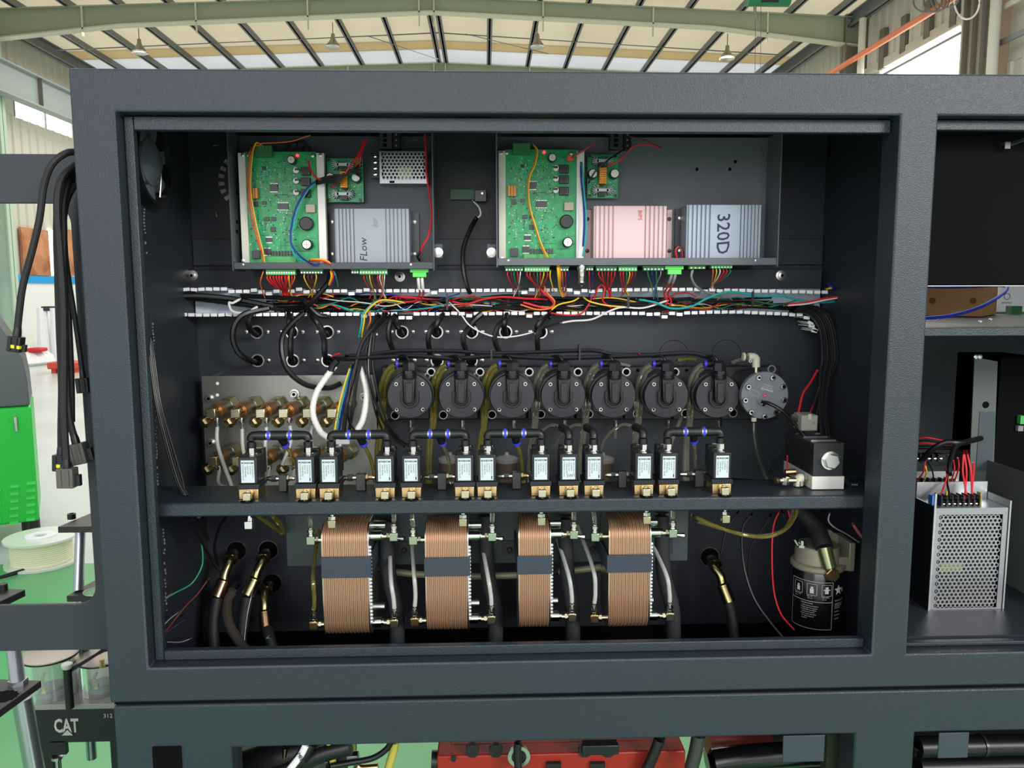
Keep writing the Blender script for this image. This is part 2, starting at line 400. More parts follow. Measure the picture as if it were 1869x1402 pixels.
# roof frames (tapered rafters with flanges)
def frame_at(Y, name, lab, col=GRNST):
    t = thing(name, lab, 'roof frame', (XC, Y, 0))
    top = [(x, roofz(x)-0.22) for x in (XL+0.1, XC, XR-0.1)]
    kz = P(220, 46, YN); ez = P(12, 73, YN); rz = P(785, 22, YN); k2 = P(1300, 50, YN); e2 = P(1545, 84, YN)
    bot = [(XL+0.3, ez.z), (kz.x, kz.z), (rz.x, rz.z), (k2.x, k2.z), (XR-0.1, e2.z)]
    for a_, b_ in ((0, 1), (1, 2), (2, 3), (3, 4)):
        pass
    G().prism([top[0], top[1], top[2]]+bot[::-1], Y-0.012, Y+0.012).build('web', col, t)
    g = G()
    for a_, b_ in zip(bot[:-1], bot[1:]): g.prism([a_, b_, (b_[0], b_[1]-0.035), (a_[0], a_[1]-0.035)], Y-0.14, Y+0.14)
    g.build('bottom_flange', mat('pale_flange', (190, 192, 172), 0.5), t)
    g = G()
    for a_, b_ in zip(top[:-1], top[1:]): g.prism([a_, b_, (b_[0], b_[1]+0.03), (a_[0], a_[1]+0.03)], Y-0.12, Y+0.12)
    g.build('top_flange', col, t)
    for px in (155, 362, 565, 767, 794, 992, 1192, 1400):
        x = P(px, 30, YN).x; zt_ = roofz(x)-0.22
        G().box((x-0.04, Y-0.14, zt_-0.75), (x+0.0, Y-0.1, zt_)).build('stiffener', mat('pale_flange', (190, 192, 172), 0.5), t)
    for X, s_ in ((XL+0.35, 1), (XR-0.3, -1)):
        g = G(); g.box((X-0.25, Y-0.15, 0), (X-0.21, Y+0.15, bot[0][1]+0.8)); g.box((X+0.21, Y-0.15, 0), (X+0.25, Y+0.15, bot[0][1]+0.8)); g.box((X-0.25, Y-0.01, 0), (X+0.25, Y+0.01, bot[0][1]+0.8))
        g.build('column', mat('pale_green_column', (176, 198, 180), 0.5) if s_ > 0 else STEELD, t)
    return t
frame_at(YN, 'roof_frame', 'nearest grey-green tapered rafter and its columns across the top of the view')
frame_at(YF, 'roof_frame', 'farther grey-green rafter just above the cabinet top')
frame_at(YN+12.4, 'roof_frame', 'rearmost rafter of the hall seen past the cabinet side')
# thin tie wires
tag(G().tube([P(100, 92, 24.0), P(800, 60, 24.0)], 0.02, 6, 0).build('tie_rod', GIRT), 'thin grey tie rod across the ceiling left of the ridge', 'rod')
tag(G().tube([P(800, 60, 24.0), P(1420, 100, 24.0)], 0.02, 6, 0).build('tie_rod', GIRT), 'thin grey tie rod across the ceiling right of the ridge', 'rod')
tag(G().tube([P(672, 66, 21.5), P(800, 108, 22.4)], 0.012, 6, 0).build('bracing_wire', GIRT), 'thin diagonal bracing wire just left of the ridge', 'wire')
tag(G().tube([P(850, 62, 21.5), P(1000, 98, 22.4)], 0.012, 6, 0).build('bracing_wire', GIRT), 'thin diagonal bracing wire just right of the ridge', 'wire')
# high-bay lamps
def lamp(px, py, lab):
    Yl = 22.6; c = P(px, py, Yl); t = thing('hanging_lamp', lab, 'lamp', c, 'high-bay lamps under the roof')
    G().lathe(c+Vector((0, 0, 0.0)), (0, 0, 1), [(0, 0.17), (0.0, 0.18), (0.16, 0.07), (0.2, 0.06), (0.3, 0.05), (0.32, 0.02)], 20).build('lamp_shade', mat('lamp_metal', (150, 146, 130), 0.35, 0.7), t)
    G().lathe(c, (0, 0, -1), [(0, 0.15), (0.05, 0.22), (0.09, 0.2), (0.1, 0.03)], 16).build('reflector_glass', mat('lamp_glass', (250, 250, 245), 0.15, 0, trans=0.7), t)
    G().cyl(c+Vector((0, 0, 0.3)), (c.x, c.y, roofz(c.x)-0.21), 0.012, 6).build('hanger', STEELD, t)
for px, py, lab in ((255, 92, 'hanging lamp nearest the left wall'), (608, 82, 'hanging lamp left of the ridge'), (981, 82, 'hanging lamp right of the ridge'), (1327, 103, 'hanging lamp nearest the green hoist')): lamp(px, py, 'glass-skirted '+lab)
# hoist of the crane, top right
c = P(1390, -4, 15.0)
t = thing('crane_hoist', 'green crane hoist motor hanging under the roof with black end cap', 'hoist', c)
G().cyl(c+Vector((-0.28, 0, 0)), c+Vector((0.55, 0, 0)), 0.16, 20).build('motor', mat('hoist_green', (20, 110, 70), 0.4), t)
G().cyl(c+Vector((-0.05, -0.02, 0.02)), c+Vector((0.3, -0.02, 0.02)), 0.165, 20).build('end_cap', BLACK, t)
G().tube([c+Vector((-0.12, 0, -0.1)), P(1378, 20, 15), P(1384, 42, 15)], 0.03, 8).build('hook_block', STEELD, t)
for dx in (1379, 1389): G().tube([P(dx, 0, 15), P(dx-1, 132, 15.2)], 0.006, 5, 0).build('chain', STEELD, t)
# pipes on right wall
OP = mat('orange_pipe', (212, 122, 84), 0.5)
a = PX(1735, 0, XR-0.75); b = PX(1512, 136, XR-0.75); d = (b-a)
tag(G().cyl(a-d*0.3, b+d*0.3, 0.07, 12).build('orange_pipe', OP), 'orange pipe running along the upper right wall', 'pipe')
def vpipe(px, r, lab, X=XR-0.5, m=HALLW, z1=None):
    q = PX(px, 100, X); tag(G().cyl((q.x, q.y, 0), (q.x, q.y, z1 or roofz(X)-0.1), r, 14).build('wall_pipe', m), lab, 'pipe')
vpipe(1572, 0.09, 'pale vertical downpipe beside the far right column', z1=PX(1572, 36, XR-0.5).z)
vpipe(1812, 0.1, 'pale vertical downpipe beside the wide brown column')
q0 = PX(1757, 60, XR-0.62); q1 = PX(1800, 60, XR-0.5)
t = thing('wide_column', 'wide brown boxed steel column on the right wall beside the bright window', 'column', ((q0.x), (q0.y+q1.y)/2, 0))
SHADEBR = mat('shade_brown_column', (168, 146, 124), 0.55)  # brownish look of the column in shade is put into its colour
G().box((XR-0.5, q1.y, 0), (XR-0.02, q0.y, roofz(XR)-0.2)).build('web', SHADEBR, t)
for yy in (q0.y, (q0.y+q1.y)/2, q1.y): G().box((XR-0.62, yy-0.02, 0), (XR-0.5, yy+0.02, roofz(XR)-0.2)).build('flange', STEELD, t)
a = PX(1869, -5, XR-0.3); b = PX(1800, 32, XR-0.3)
tag(G().box((XR-0.35, 10, b.z-0.05), (XR-0.3, b.y, b.z+0.05)).build('wall_rail', HALLW), 'upper pale rail on the right wall near the frame edge', 'rail')
b = PX(1825, 80, XR-0.3)
tag(G().box((XR-0.35, 10, b.z-0.05), (XR-0.3, b.y, b.z+0.05)).build('wall_rail', GIRT), 'lower grey rail on the right wall near the frame edge', 'rail')
# hanging cable coils, top right
for i, (px, py, rx, ry, col, lab) in enumerate(((1693, 3, 26, 20, STEELD, 'leftmost dark loop of hanging cable above the bright window'), (1706, 4, 20, 18, STEELD, 'second dark loop of hanging cable above the bright window'), (1716, 0, 16, 18, STEELD, 'third dark loop of hanging cable above the bright window'), (1728, -4, 22, 18, STEELD, 'fourth dark loop of hanging cable above the bright window'), (1765, 2, 23, 33, WHITEH, 'large pale loop of hanging cable beside the brown column'))):
    pts = [PX(px+rx*math.cos(a*math.pi/8), py+ry*math.sin(a*math.pi/8), XR-0.9) for a in range(17)]
    tag(G().tube(pts, 0.018, 6, 2).build('cable_loop', col), lab, 'cable', 'hanging cable loops')
# left wall door leaves, blue stripe, things far off
DOORW = mat('brown_door', (196, 140, 104), 0.5, rgb2=(150, 96, 66), nscale=2)
for i, (xa, xb) in enumerate(((39, 88), (105, 131))):
    a = PX(xa, 460, XL+0.08); b = PX(xb, 460, XL+0.08); zt = PX((xa+xb)/2, 418, XL+0.08).z; zb = PX((xa+xb)/2, 503, XL+0.08).z
    o = struct(G().box((XL+0.05, a.y, zb), (XL+0.12, b.y, zt)), 'door_%d' % (i+1), DOORW)
a = PX(88, 430, XL+0.05); b = PX(105, 430, XL+0.05)
struct(G().box((XL+0.03, a.y, PX(95, 503, XL).z), (XL+0.06, b.y, PX(95, 420, XL).z)), 'door_gap_glow', mat('door_gap_light', (255, 255, 250), 0.5, emit=2.5))  # glowing slab added for the bright gap between the door leaves
g = G(); z0 = PX(80, 517, XL+0.2).z; z1 = PX(80, 504, XL+0.2).z
g.box((XL+0.1, 9, z0), (XL+0.16, 58, z1)); struct(g, 'trim_7', mat('blue_stripe', (40, 150, 220), 0.5))
struct(G().box((XL+0.06, 9, 0), (XL+0.12, 58, z0)), 'wall_left_dado', mat('white_dado', (225, 228, 228), 0.5))
# red barriers and wrapped stand in the distance
def far_box(x0, y0, x1, y1, Y, m, name, lab, cat, dz=0.0):
    a = P(x0, y1, Y); b = P(x1, y0, Y); z0 = a.z
    return tag(G().box((a.x, Y, z0), (b.x, Y+0.35, b.z)).build(name, m, None, 0.02), lab, cat)
YD = 12.0
RB = mat('red_barrier', (196, 70, 52), 0.5)
zf = 0.003
def fy(py):                                          # depth of the floor point seen at row py
    return PZ(100, py, 0.0).y
yd = fy(682)
t = thing('red_bench', 'low red bench standing by the far wall left of the cabinet', 'bench', (P(108, 680, yd).x, yd, 0))
a = P(86, 682, yd); b = P(134, 662, yd)
G().box((a.x, yd, b.z-0.12), (b.x, yd+0.5, b.z)).build('seat', RB, t, 0.02)
for x_ in (a.x+0.05, b.x-0.12):
    G().box((x_, yd+0.05, 0), (x_+0.08, yd+0.45, b.z-0.12)).build('leg', RB, t)
yd = fy(668)
t = thing('white_bundle', 'heap of white wrapped goods on the floor by the far wall', 'bundle', (P(65, 668, yd).x, yd, 0))
for i in range(5):
    c = P(50+i*8, 662, yd+0.1*i); c.z = 0.16
    G().lathe((c.x, c.y, 0), (0, 0, 1), [(0, 0.12), (0.06, 0.2), (0.18, 0.17), (0.26, 0.08), (0.28, 0.01)], 12).build('sack', WHITE, t)
G().box((P(48, 650, yd).x, yd, 0.28), (P(74, 650, yd).x, yd+0.3, 0.36)).build('red_cover', mat('red_cloth', (200, 40, 50), 0.6), t, 0.03, label='red cloth lying on top')
yd = fy(660)
t = thing('wrapped_stand', 'plastic-wrapped two-legged stand by the white wall', 'stand', (P(95, 640, yd).x, yd, 0))
for px in (82, 106): 
    c = P(px, 640, yd); G().lathe((c.x, c.y, 0), (0, 0, 1), [(0, 0.12), (0.5, 0.13), (1.0, 0.1), (P(px, 562, yd).z, 0.11)], 10).build('leg', WHITE, t)
a = P(78, 566, yd); b = P(112, 559, yd); G().box((a.x, yd-0.08, a.z-0.02), (b.x, yd+0.1, b.z)).build('top_bar', GUN, t, 0.02)
# green machine at left with louvres
ym = 3.6
GM = mat('machine_green', (34, 190, 62), 0.35)
GD = mat('machine_grey', (82, 86, 90), 0.45)
a0 = P(-160, 985, ym); a1 = P(74, 972, ym)
zt = P(58, 741, ym).z; xr = a1.x
t = thing('green_machine', 'bright green machine with louvred side and sloping dark grey top', 'machine', (xr, ym, 0.0))
t.rotation_euler = (0, 0, math.radians(28))
zb_ = 0.13
G().box((a0.x, ym, zb_), (xr, ym+0.62, zt)).build('green_housing', GM, t, 0.02)
top = [(a0.x, zt+0.004), (xr-0.005, zt+0.004), (xr-0.01, P(60, 690, ym).z), (P(42, 655, ym).x, P(42, 655, ym).z), (P(-5, 575, ym).x, P(-5, 575, ym).z), (a0.x, P(-5, 575, ym).z)]
G().prism(top, ym, ym+0.6).build('top_hood', GD, t, 0.006)
for cxp in (4, 32, 58):
    for r_ in range(6):
        c = P(cxp, 888+r_*13-cxp*0.12, ym)
        g = G(); n0 = 0
        g.prismx([(ym+0.001, c.z-0.008), (ym-0.014, c.z-0.006), (ym+0.001, c.z+0.01)][::-1], c.x-0.022, c.x+0.022)
        g.build('louvre', mat('louvre_green', (60, 205, 84), 0.35), t)
c = P(33, 772, ym); G().box((c.x-0.008, ym-0.02, c.z-0.045), (c.x+0.008, ym, c.z+0.045)).build('handle', STEEL, t, 0.004)
for px in (-100, 60):
    c = P(px, 990, ym); G().cyl((c.x, ym+0.1, 0), (c.x, ym+0.1, zb_), 0.05, 14).build('foot', BLACK, t)
# spool of clear hose on the floor
c = PZ(78, 1028, 0.0); R_ = k(c.y, 62)
t = thing('hose_spool', 'clear plastic spool wound with white hose on the floor beside the green machine', 'spool', (c.x, c.y, 0.004))
CLR = mat('spool_clear', (225, 228, 218), 0.25, 0, trans=0.15)
cc = Vector((c.x, c.y, 0.004))
G().lathe(cc, (0, 0, 1), [(0, R_*1.0), (0.012, R_*1.0)], 36).build('lower_flange', CLR, t)
G().lathe(cc+Vector((0, 0, 0.013)), (0, 0, 1), [(0, R_*0.82)]+[(0.011*i+(0.0055 if j else 0), R_*(0.8 if j else 0.82)) for i in range(1, 11) for j in (0, 1)]+[(0.125, R_*0.8)], 32).build('wound_hose', mat('wound_hose', (226, 224, 190), 0.4), t)
G().ring(cc+Vector((0, 0, 0.14)), (0, 0, 1), R_*0.98, R_*0.15, 0.012, 36).build('upper_flange', CLR, t)
G().ring(cc+Vector((0, 0, 0.152)), (0, 0, 1), R_*0.42, R_*0.18, 0.006, 28).build('hub_ring', WHITE, t)
tag(G().tube([PZ(-20, 1062, 0.0), PZ(20, 1052, 0.0)+Vector((0, 0, 0.01)), PZ(62, 1040, 0.0)+Vector((0, 0, 0.012))], 0.012, 8).build('floor_cable', RUBBER), 'thick black cable lying on the floor in front of the hose spool', 'cable')
# ================================================================== CABINET BODY
def av(*pts): return sum(pts)/len(pts)
cXL = av(P(128, 122).x, P(197, 1288).x); cOL = av(P(205, 205).x, P(275, 1220).x)
cPL = av(P(1645, 210).x, P(1590, 1190).x); cPR = av(P(1712, 215).x, P(1656, 1195).x)
cXR = cPR+0.82
cZT = av(P(128, 122).z, P(1712, 136).z); cOT = av(P(215, 203).z, P(1640, 211).z)
cOB = av(P(280, 1222).z, P(1580, 1193).z); cZB = av(P(200, 1286).z, P(1869, 1248).z)
cDE = 0.36
# the cabinet as one thing
cabinet = thing('equipment_cabinet', 'open dark grey powder-coated cabinet holding boards, pumps and valves', 'cabinet', ((cXL+cPR)/2, 0.2, cZB))
xs = [cXL, cOL, cPL, cPR, cXR, cXR+0.06]; zs = [cZB, cOB, cOT, cZT]
G().grid(xs, zs, lambda i, j: not (j == 1 and i in (1, 3)), 0.0, 0.05).build('front_frame', PAINT, cabinet, 0.0028)
# inner lip
LY = 0.022
lpX = av(P(245, 240, LY).x, P(298, 1188, LY).x); lpT = av(P(245, 238, LY).z, P(1610, 243, LY).z); lpB = av(P(298, 1188, LY).z, P(1575, 1166, LY).z)
lpR = av(P(1617, 240, LY).x, P(1585, 1170, LY).x)
G().box((lpX+0.0, LY, lpT), (lpR, LY+0.012, cOT-0.001)).build('inner_lip', PAINT, cabinet, 0.0015)
G().box((lpX+0.0, LY, cOB+0.0005), (lpR, LY+0.012, lpB)).build('inner_lip', PAINT, cabinet, 0.0015)
G().box((cOL+0.001, LY, cOB+0.0005), (lpX-0.0004, LY+0.012, cOT-0.001)).build('inner_lip', PAINT, cabinet, 0.0015)
G().box((cPR+0.001, LY, P(1760, 238, LY).z), (cXR-0.001, LY+0.012, cOT-0.001)).build('inner_lip', PAINT, cabinet, 0.0015)
G().box((cPR+0.001, LY, cOB+0.0005), (cXR-0.001, LY+0.012, P(1760, 1172, LY).z)).build('inner_lip', PAINT, cabinet, 0.0015)
# cavity shells
wXL = P(361, 620, cDE).x; wXR = P(1494, 620, cDE).x
zTop = cZT-0.012; zFl = cZB-0.055
G().box((wXL-0.002, 0.05, zFl-0.004), (wXL, cDE+0.002, zTop)).build('side_panel', PAINT_IN, cabinet)
G().box((wXR, 0.05, zFl-0.004), (wXR+0.003, 0.9, zTop)).build('partition', PAINT_IN, cabinet)
G().box((cXL, 0.05, cZB), (cXL+0.002, 0.9, cZT)).build('outer_side_panel', PAINT, cabinet)
G().box((cXL+0.003, 0.05, zTop+0.001), (wXR+0.003, 0.9, cZT-0.001)).build('top_panel', PAINT_IN, cabinet)
G().box((wXL, 0.05, zFl-0.004), (wXR, cDE, zFl)).build('added_dark_floor', DARK, cabinet)  # black sheet added for the darkness where the bench is open below
# back panel with the slotted vent, real holes
bc = P(456, 331, cDE); vr = k(cDE, 62)
vx0, vx1, vz0, vz1 = bc.x-vr, bc.x+vr, bc.z-vr, bc.z+vr
g = G(); g.grid([wXL, vx0, vx1, wXR], [zFl, vz0, vz1, zTop], lambda i, j: not (i == 1 and j == 1), cDE, cDE+0.002).build('back_panel', PAINT_IN, cabinet)
g = G(); N = 24
def circ(r, i): a = 2*math.pi*i/(N*2)+0.02; return (bc.x+r*math.cos(a), bc.z+r*math.sin(a))
def sq(i):
    a = 2*math.pi*i/(N*2)+0.02; c_, s_ = math.cos(a), math.sin(a); q = vr/max(abs(c_), abs(s_)); return (bc.x+q*c_, bc.z+q*s_)
r1, r2 = k(cDE, 42), k(cDE, 58)
for i in range(N*2):
    g.prism([circ(0.001, i), circ(r1, i), circ(r1, i+1)], cDE, cDE+0.002)
    g.prism([circ(r2, i), sq(i), sq(i+1), circ(r2, i+1)], cDE, cDE+0.002)
    if i % 2 or not (8 <= i <= 40): g.prism([circ(r1, i), circ(r2, i), circ(r2, i+1), circ(r1, i+1)], cDE, cDE+0.002)
    else:
        for ra, rb in ((r1, r1+0.003), (r2-0.003, r2)): g.prism([circ(ra, i), circ(rb, i), circ(rb, i+1), circ(ra, i+1)], cDE, cDE+0.002)
g.build('vent_plate', PAINT_IN, cabinet)
# second skin strips on the back wall
g = G(); g.pb(345, 492, 1500, 528, cDE-0.02, cDE-0.001); g.build('cross_channel', PAINT_IN, cabinet, 0.001)
g = G(); g.pb(352, 436, 1502, 484, cDE-0.006, cDE-0.0005); g.build('raised_strip', PAINT_IN, cabinet, 0.0008)
for px, py in ((352, 503), (730, 505), (1425, 503)):
    c = P(px, py, cDE-0.02)
    b_ = G().lathe(c, (0, -1, 0), [(0, 0.0092), (0.0015, 0.0092), (0.002, 0.006), (0.006, 0.006), (0.0065, 0.004), (0.007, 0.0)], 18).build('bolt', STEEL, cabinet)
    G().cyl(c+Vector((0, -0.0066, 0)), c+Vector((0, -0.0074, 0)), 0.0028, 6).build('bolt_socket', DARK, b_)
# weld beads on the left wall: stuff of little blobs
g = G(); random.seed(3)
for (x0, y0, x1, y1) in ((279, 585, 288, 890), (262, 370, 268, 480), (297, 930, 304, 1120)):
    n_ = int(abs(y1-y0)/6)
    for i in range(n_):
        if random.random() < 0.35: continue
        px = x0+(x1-x0)*i/n_+random.uniform(-1.2, 1.2); py = y0+(y1-y0)*i/n_
        c = PX(px, py, wXL+0.0005); s_ = random.uniform(0.0005, 0.0012)
        g.box((c.x-0.0005, c.y-s_, c.z-s_*1.8), (c.x+0.0008, c.y+s_, c.z+s_*1.8))
g.build('weld_beads', mat('weld_spatter', (150, 156, 166), 0.4, 0.3), cabinet, kind='stuff')
# middle shelf
SY = 0.05
zs_t = av(P(300, 917, SY).z, P(900, 911, SY).z, P(1560, 907, SY).z); zs_b = av(P(300, 944, SY).z, P(900, 938, SY).z, P(1560, 930, SY).z)
g = G()
for (px, py, r_) in ((1230, 648, 27), (1326, 646, 26)):
    G().tube([P(px+r_*math.cos(a*math.pi/12), py-r_*math.sin(a*math.pi/12), cDE-0.0004) for a in range(24)]+[P(px+r_, py, cDE-0.0004)], 0.0004, 5, 0).build('knockout_outline', DARK, cabinet)
shelf = tag(G().box((wXL+0.001, SY, zs_b), (wXR-0.002, 0.155, zs_t)).build('valve_shelf', PAINT, None, 0.003), 'narrow dark grey shelf across the cabinet carrying the row of solenoid valves', 'shelf')
# mounting plate for heat exchangers
mp = G().pb(522, 925, 1256, 1029, 0.235, 0.24); 
mplate = tag(mp.build('mounting_plate', mat('plate_green_grey', (54, 66, 66), 0.5), None, 0.001), 'dark green-grey plate behind the copper heat exchangers', 'plate')
# lower base: frame below
bZT = av(P(202, 1292).z, P(1869, 1254).z); bOT = av(P(430, 1366).z, P(1260, 1345).z)
base = thing('bench_base', 'dark grey lower frame of the test bench with long openings', 'frame', ((cXL+cPR)/2, 0.3, 0.0))
bx = [cXL+0.004, P(275, 1402).x, P(332, 1402).x, P(362, 1402).x, P(424, 1402).x, P(1558, 1385).x, P(1667, 1385).x, cXR, cXR+0.06]
zo2 = P(1760, 1338).z
G().grid([bx[0], bx[4], bx[5], bx[6], bx[7], bx[8]], [0.35, 0.42, bOT, bZT], lambda i, j: not (j == 1 and i in (1, 3)), 0.0, 0.05).build('front_frame', PAINT, base, 0.0028)
a = P(278, 1364, -0.002); b = P(330, 1364, -0.002)
G().box((a.x, -0.003, 0.5), (b.x, -0.0005, a.z)).build('slot', DARK, base)
G().pb(1429, 1343, 1505, 1391, -0.003, -0.0005).build('cover_tab', PAINT_S, base, 0.001)
G().pb(1713, 1338, 1768, 1384, -0.003, -0.0005).build('cover_tab', PAINT_S, base, 0.001)
G().box((bx[0], 0.05, 0.05), (bx[0]+0.003, 0.9, bZT)).build('side_panel', PAINT, base)
for X_ in (bx[0]+0.03, cXR):
    for Y_ in (0.08, 0.8): G().cyl((X_, Y_, 0), (X_, Y_, 0.35), 0.025, 12).build('foot', BLACK, base)
G().box((bx[0], 0.004, bZT+0.001), (cXR+0.06, 0.05, cZB-0.0006)).build('seam_gasket', DARK, base)
# side bracket frame at the left, with rounded window
SYB = 0.10
tX = P(-120, 300, SYB).x; xE = cXL+0.02
zA = P(100, 281, SYB).z; zB2 = P(60, 371, SYB).z; zC = P(60, 1105, SYB).z; zD = P(60, 1188, SYB).z
xi = P(128, 600, SYB).x; xi2 = av(P(126, 460, SYB).x, P(176, 1080, SYB).x)+0.002
def arc(cx_, cz_, r, a0, a1, n=8): return [(cx_+r*math.cos(math.radians(a0+(a1-a0)*i/n)), cz_+r*math.sin(math.radians(a0+(a1-a0)*i/n))) for i in range(n+1)]
rr = 0.03
poly = [(tX, zA), (xE, zA), (xE, zD), (tX, zD), (tX, zC)] + arc(xi2-rr, zC+rr, rr, -90, 0) + arc(xi2-rr, zB2-rr, rr, 0, 90) + [(tX, zB2)]
tag(G().prism(poly, SYB, SYB+0.008).build('side_arm_frame', mat('arm_coat', (44, 48, 54), 0.5), None, 0.001), 'dark grey C-shaped side arm frame reaching left from the cabinet', 'frame')
# ---- right-hand compartment
comp = thing('compartment_shelf', 'textured dark grey shelf in the right compartment under the cardboard box', 'shelf', (P(1780, 600, 0.04).x, 0.3, P(1780, 600, 0.04).z))
zsr = av(P(1700, 600, 0.04).z, P(1860, 597, 0.04).z)
G().box((cPR+0.001, 0.04, zsr-0.012), (cXR, 0.85, zsr)).build('shelf_top', PAINT, comp, 0.001)
G().box((cPR+0.001, 0.8, cZB+0.02), (cXR+0.05, 0.804, zsr-0.014)).build('rear_panel', mat('compartment_panel', (58, 66, 70), 0.5), cabinet)
G().box((cXR+0.052, 0.06, cZB+0.02), (cXR+0.056, 0.88, zTop)).build('right_side_panel', PAINT_IN, cabinet)
G().box((cPR+0.001, 0.05, cOB-0.004), (cXR+0.05, 0.8, cOB+0.004)).build('compartment_bottom', PAINT_IN, cabinet)
# black monitor housing
mon = thing('monitor_housing', 'big black panel of a monitor housing hanging above the cardboard box', 'monitor', P(1790, 520, 0.075))
z0 = P(1760, 521, 0.075).z
G().box((cPR+0.004, 0.075, z0), (cXR-0.004, 0.16, cOT+0.0)).build('housing', DARK, mon, 0.002)
G().box((cPR+0.004, 0.072, z0-0.0012), (cXR-0.004, 0.16, z0-0.0002)).build('edge_strip', STEEL, mon)
a = P(1828, 268, 0.07); G().box((a.x, 0.062, a.z-0.004), (a.x+0.008, 0.0748, a.z+0.006)).build('clip', GUN, mon)
G().tube([P(1830, 270, 0.066), P(1850, 262, 0.068), P(1872, 255, 0.07)], 0.003, 8).build('lead', BLK, mon)
# cardboard box
yb0 = 0.46; CB = mat('cardboard', (168, 126, 78), 0.7, noise=0.1, nscale=12)
xa = P(1640, 560, yb0).x; xb = P(1795, 560, yb0).x
bxz = zsr+0.001
box_ = thing('cardboard_box', 'brown cardboard box on the right shelf under the black monitor housing', 'box', (xb, yb0, bxz))
box_.rotation_euler = (0, 0, math.radians(-40))
hB = k(yb0, 56)
G().box((xa, yb0, bxz), (xb, yb0+0.2, bxz+hB)).build('carton', CB, box_, 0.0015)
G().box((xa+0.001, yb0+0.001, bxz+hB+0.0004), (xb-0.001, yb0+0.098, bxz+hB+0.002)).build('flap', CB, box_)
for px in (1713, 1779):
    c = P(px, 549, yb0); G().cyl(c+Vector((0, 0.0005, 0)), c+Vector((0, -0.001, 0)), 0.006, 12).build('hand_tab', mat('cardboard_dark', (104, 72, 40), 0.8), box_)
# white device behind
yw = 0.72
xa = P(1822, 550, yw).x
dev = thing('white_device', 'white boxed device behind the blue cable at the right edge', 'device', (xa+0.1, yw+0.03, bxz))
zt = P(1840, 520, yw).z
G().box((xa, yw, bxz), (xa+0.14, yw+0.06, zt+0.02)).build('housing', WHITE, dev, 0.003)
c = P(1838, 541, yw); G().ring(c, (0, -1, 0), 0.008, 0.0065, 0.0005, 20).build('emblem', GRY, dev)
text('OPTIMAX', 0.006, c+Vector((0, -0.0005, -0.015)), GRY, dev)
c = P(1853, 568, 0.62); G().box((c.x-0.012, 0.615, bxz), (c.x+0.012, 0.635, bxz+0.018)).build('terminal_block', TERMD, dev)
tag(G().tube(PP([(1640, 581, .3), (1700, 580, .28), (1745, 574, .27), (1790, 560, .27), (1825, 540, .29), (1838, 526, .32), (1828, 521, .36), (1790, 522, .4), (1740, 524, .42), (1690, 523, .42)]), 0.0032, 8).build('blue_cable', mat('blue_cable', (46, 62, 190), 0.3, 0, trans=0.2)), 'blue translucent cable looping in front of the cardboard box', 'cable')
for px, py, lab in ((1710, 583, 'left'), (1789, 588, 'middle'), (1808, 584, 'right')):
    c = PZ(px, py, zsr); tag(G().lathe((c.x, c.y, zsr), (0, 0, 1), [(0, 0.004), (0.001, 0.004), (0.003, 0.002), (0.003, 0)], 10).build('loose_screw', STEEL), '%s of three small loose screws on the right shelf before the box' % lab, 'screw', 'loose screws on the right shelf')
# perforated sheet helper: staggered hexagonal cells each with a hole
def perforated(g, x0, x1, z0, z1, y0, y1, pitch, rfrac=0.36):
    dx = pitch; dz = pitch*0.866; nz = int((z1-z0)/dz); z = z0+((z1-z0)-nz*dz)/2+dz/2
    xa_ = x0+pitch*0.75; 
    for r_ in range(nz):
        off = (r_ % 2)*dx/2; nx = int((x1-x0-1.0*pitch)/dx)
        for c_ in range(nx):
            cx_ = xa_+off+c_*dx; hole = [(cx_+pitch*rfrac*math.cos(math.pi/6+math.pi/3*q), z+pitch*rfrac*math.sin(math.pi/6+math.pi/3*q)) for q in range(6)]
            out = [(cx_+pitch*0.5774*math.cos(math.pi/6+math.pi/3*q), z+pitch*0.5774*math.sin(math.pi/6+math.pi/3*q)) for q in range(6)]
            n = len(g.v)
            g.v += [(p[0], y0, p[1]) for p in out]+[(p[0], y0, p[1]) for p in hole]+[(p[0], y1, p[1]) for p in hole]
            for q in range(6):
                w_ = (q+1) % 6
                g.f.append((n+q, n+w_, n+6+w_, n+6+q)); g.f.append((n+6+q, n+6+w_, n+12+w_, n+12+q))
        z += dz
    return xa_-pitch*0.5, xa_+(nx-1)*dx+pitch*0.5+dx/2, z0+((z1-z0)-nz*dz)/2, z-dz/2
# big switching power supply
PY = 0.15
psu = thing('power_supply', 'large perforated switching power supply in the lower right compartment', 'power supply', P(1766, 1114, PY))
A = P(1707, 928, PY); B = P(1827, 1113, PY)
PERF = mat('perforated_steel', (160, 162, 165), 0.35, 0.85)
x0, x1, z1, z0 = A.x, B.x, A.z, B.z
g = G(); bounds = perforated(g, x0+0.006, x1-0.004, z0+0.003, z1-0.010, PY, PY+0.001, 0.00735)
g.build('perforated_cover', PERF, psu, kind='stuff')
g = G(); bx0, bx1, bz0, bz1 = bounds
g.box((x0, PY, z0), (x0+0.011, PY+0.001, z1)); g.box((x1-0.0085, PY, z0), (x1, PY+0.001, z1)); g.box((x0+0.011, PY, z1-0.0115), (x1-0.0085, PY+0.001, z1)); g.box((x0+0.011, PY, z0), (x1-0.0085, PY+0.001, z0+0.0045))
g.build('cover_border', PERF, psu)
G().box((x0-0.004, PY-0.002, z0-0.002), (x0-0.001, PY+0.062, z1+0.004)).build('side_plate', mat('psu_side_dark', (40, 44, 50), 0.3, 0.6), psu)
G().box((x0-0.004, PY-0.0045, z0-0.002), (x0-0.0008, PY-0.0021, z1+0.026)).build('front_flange', ALU, psu)
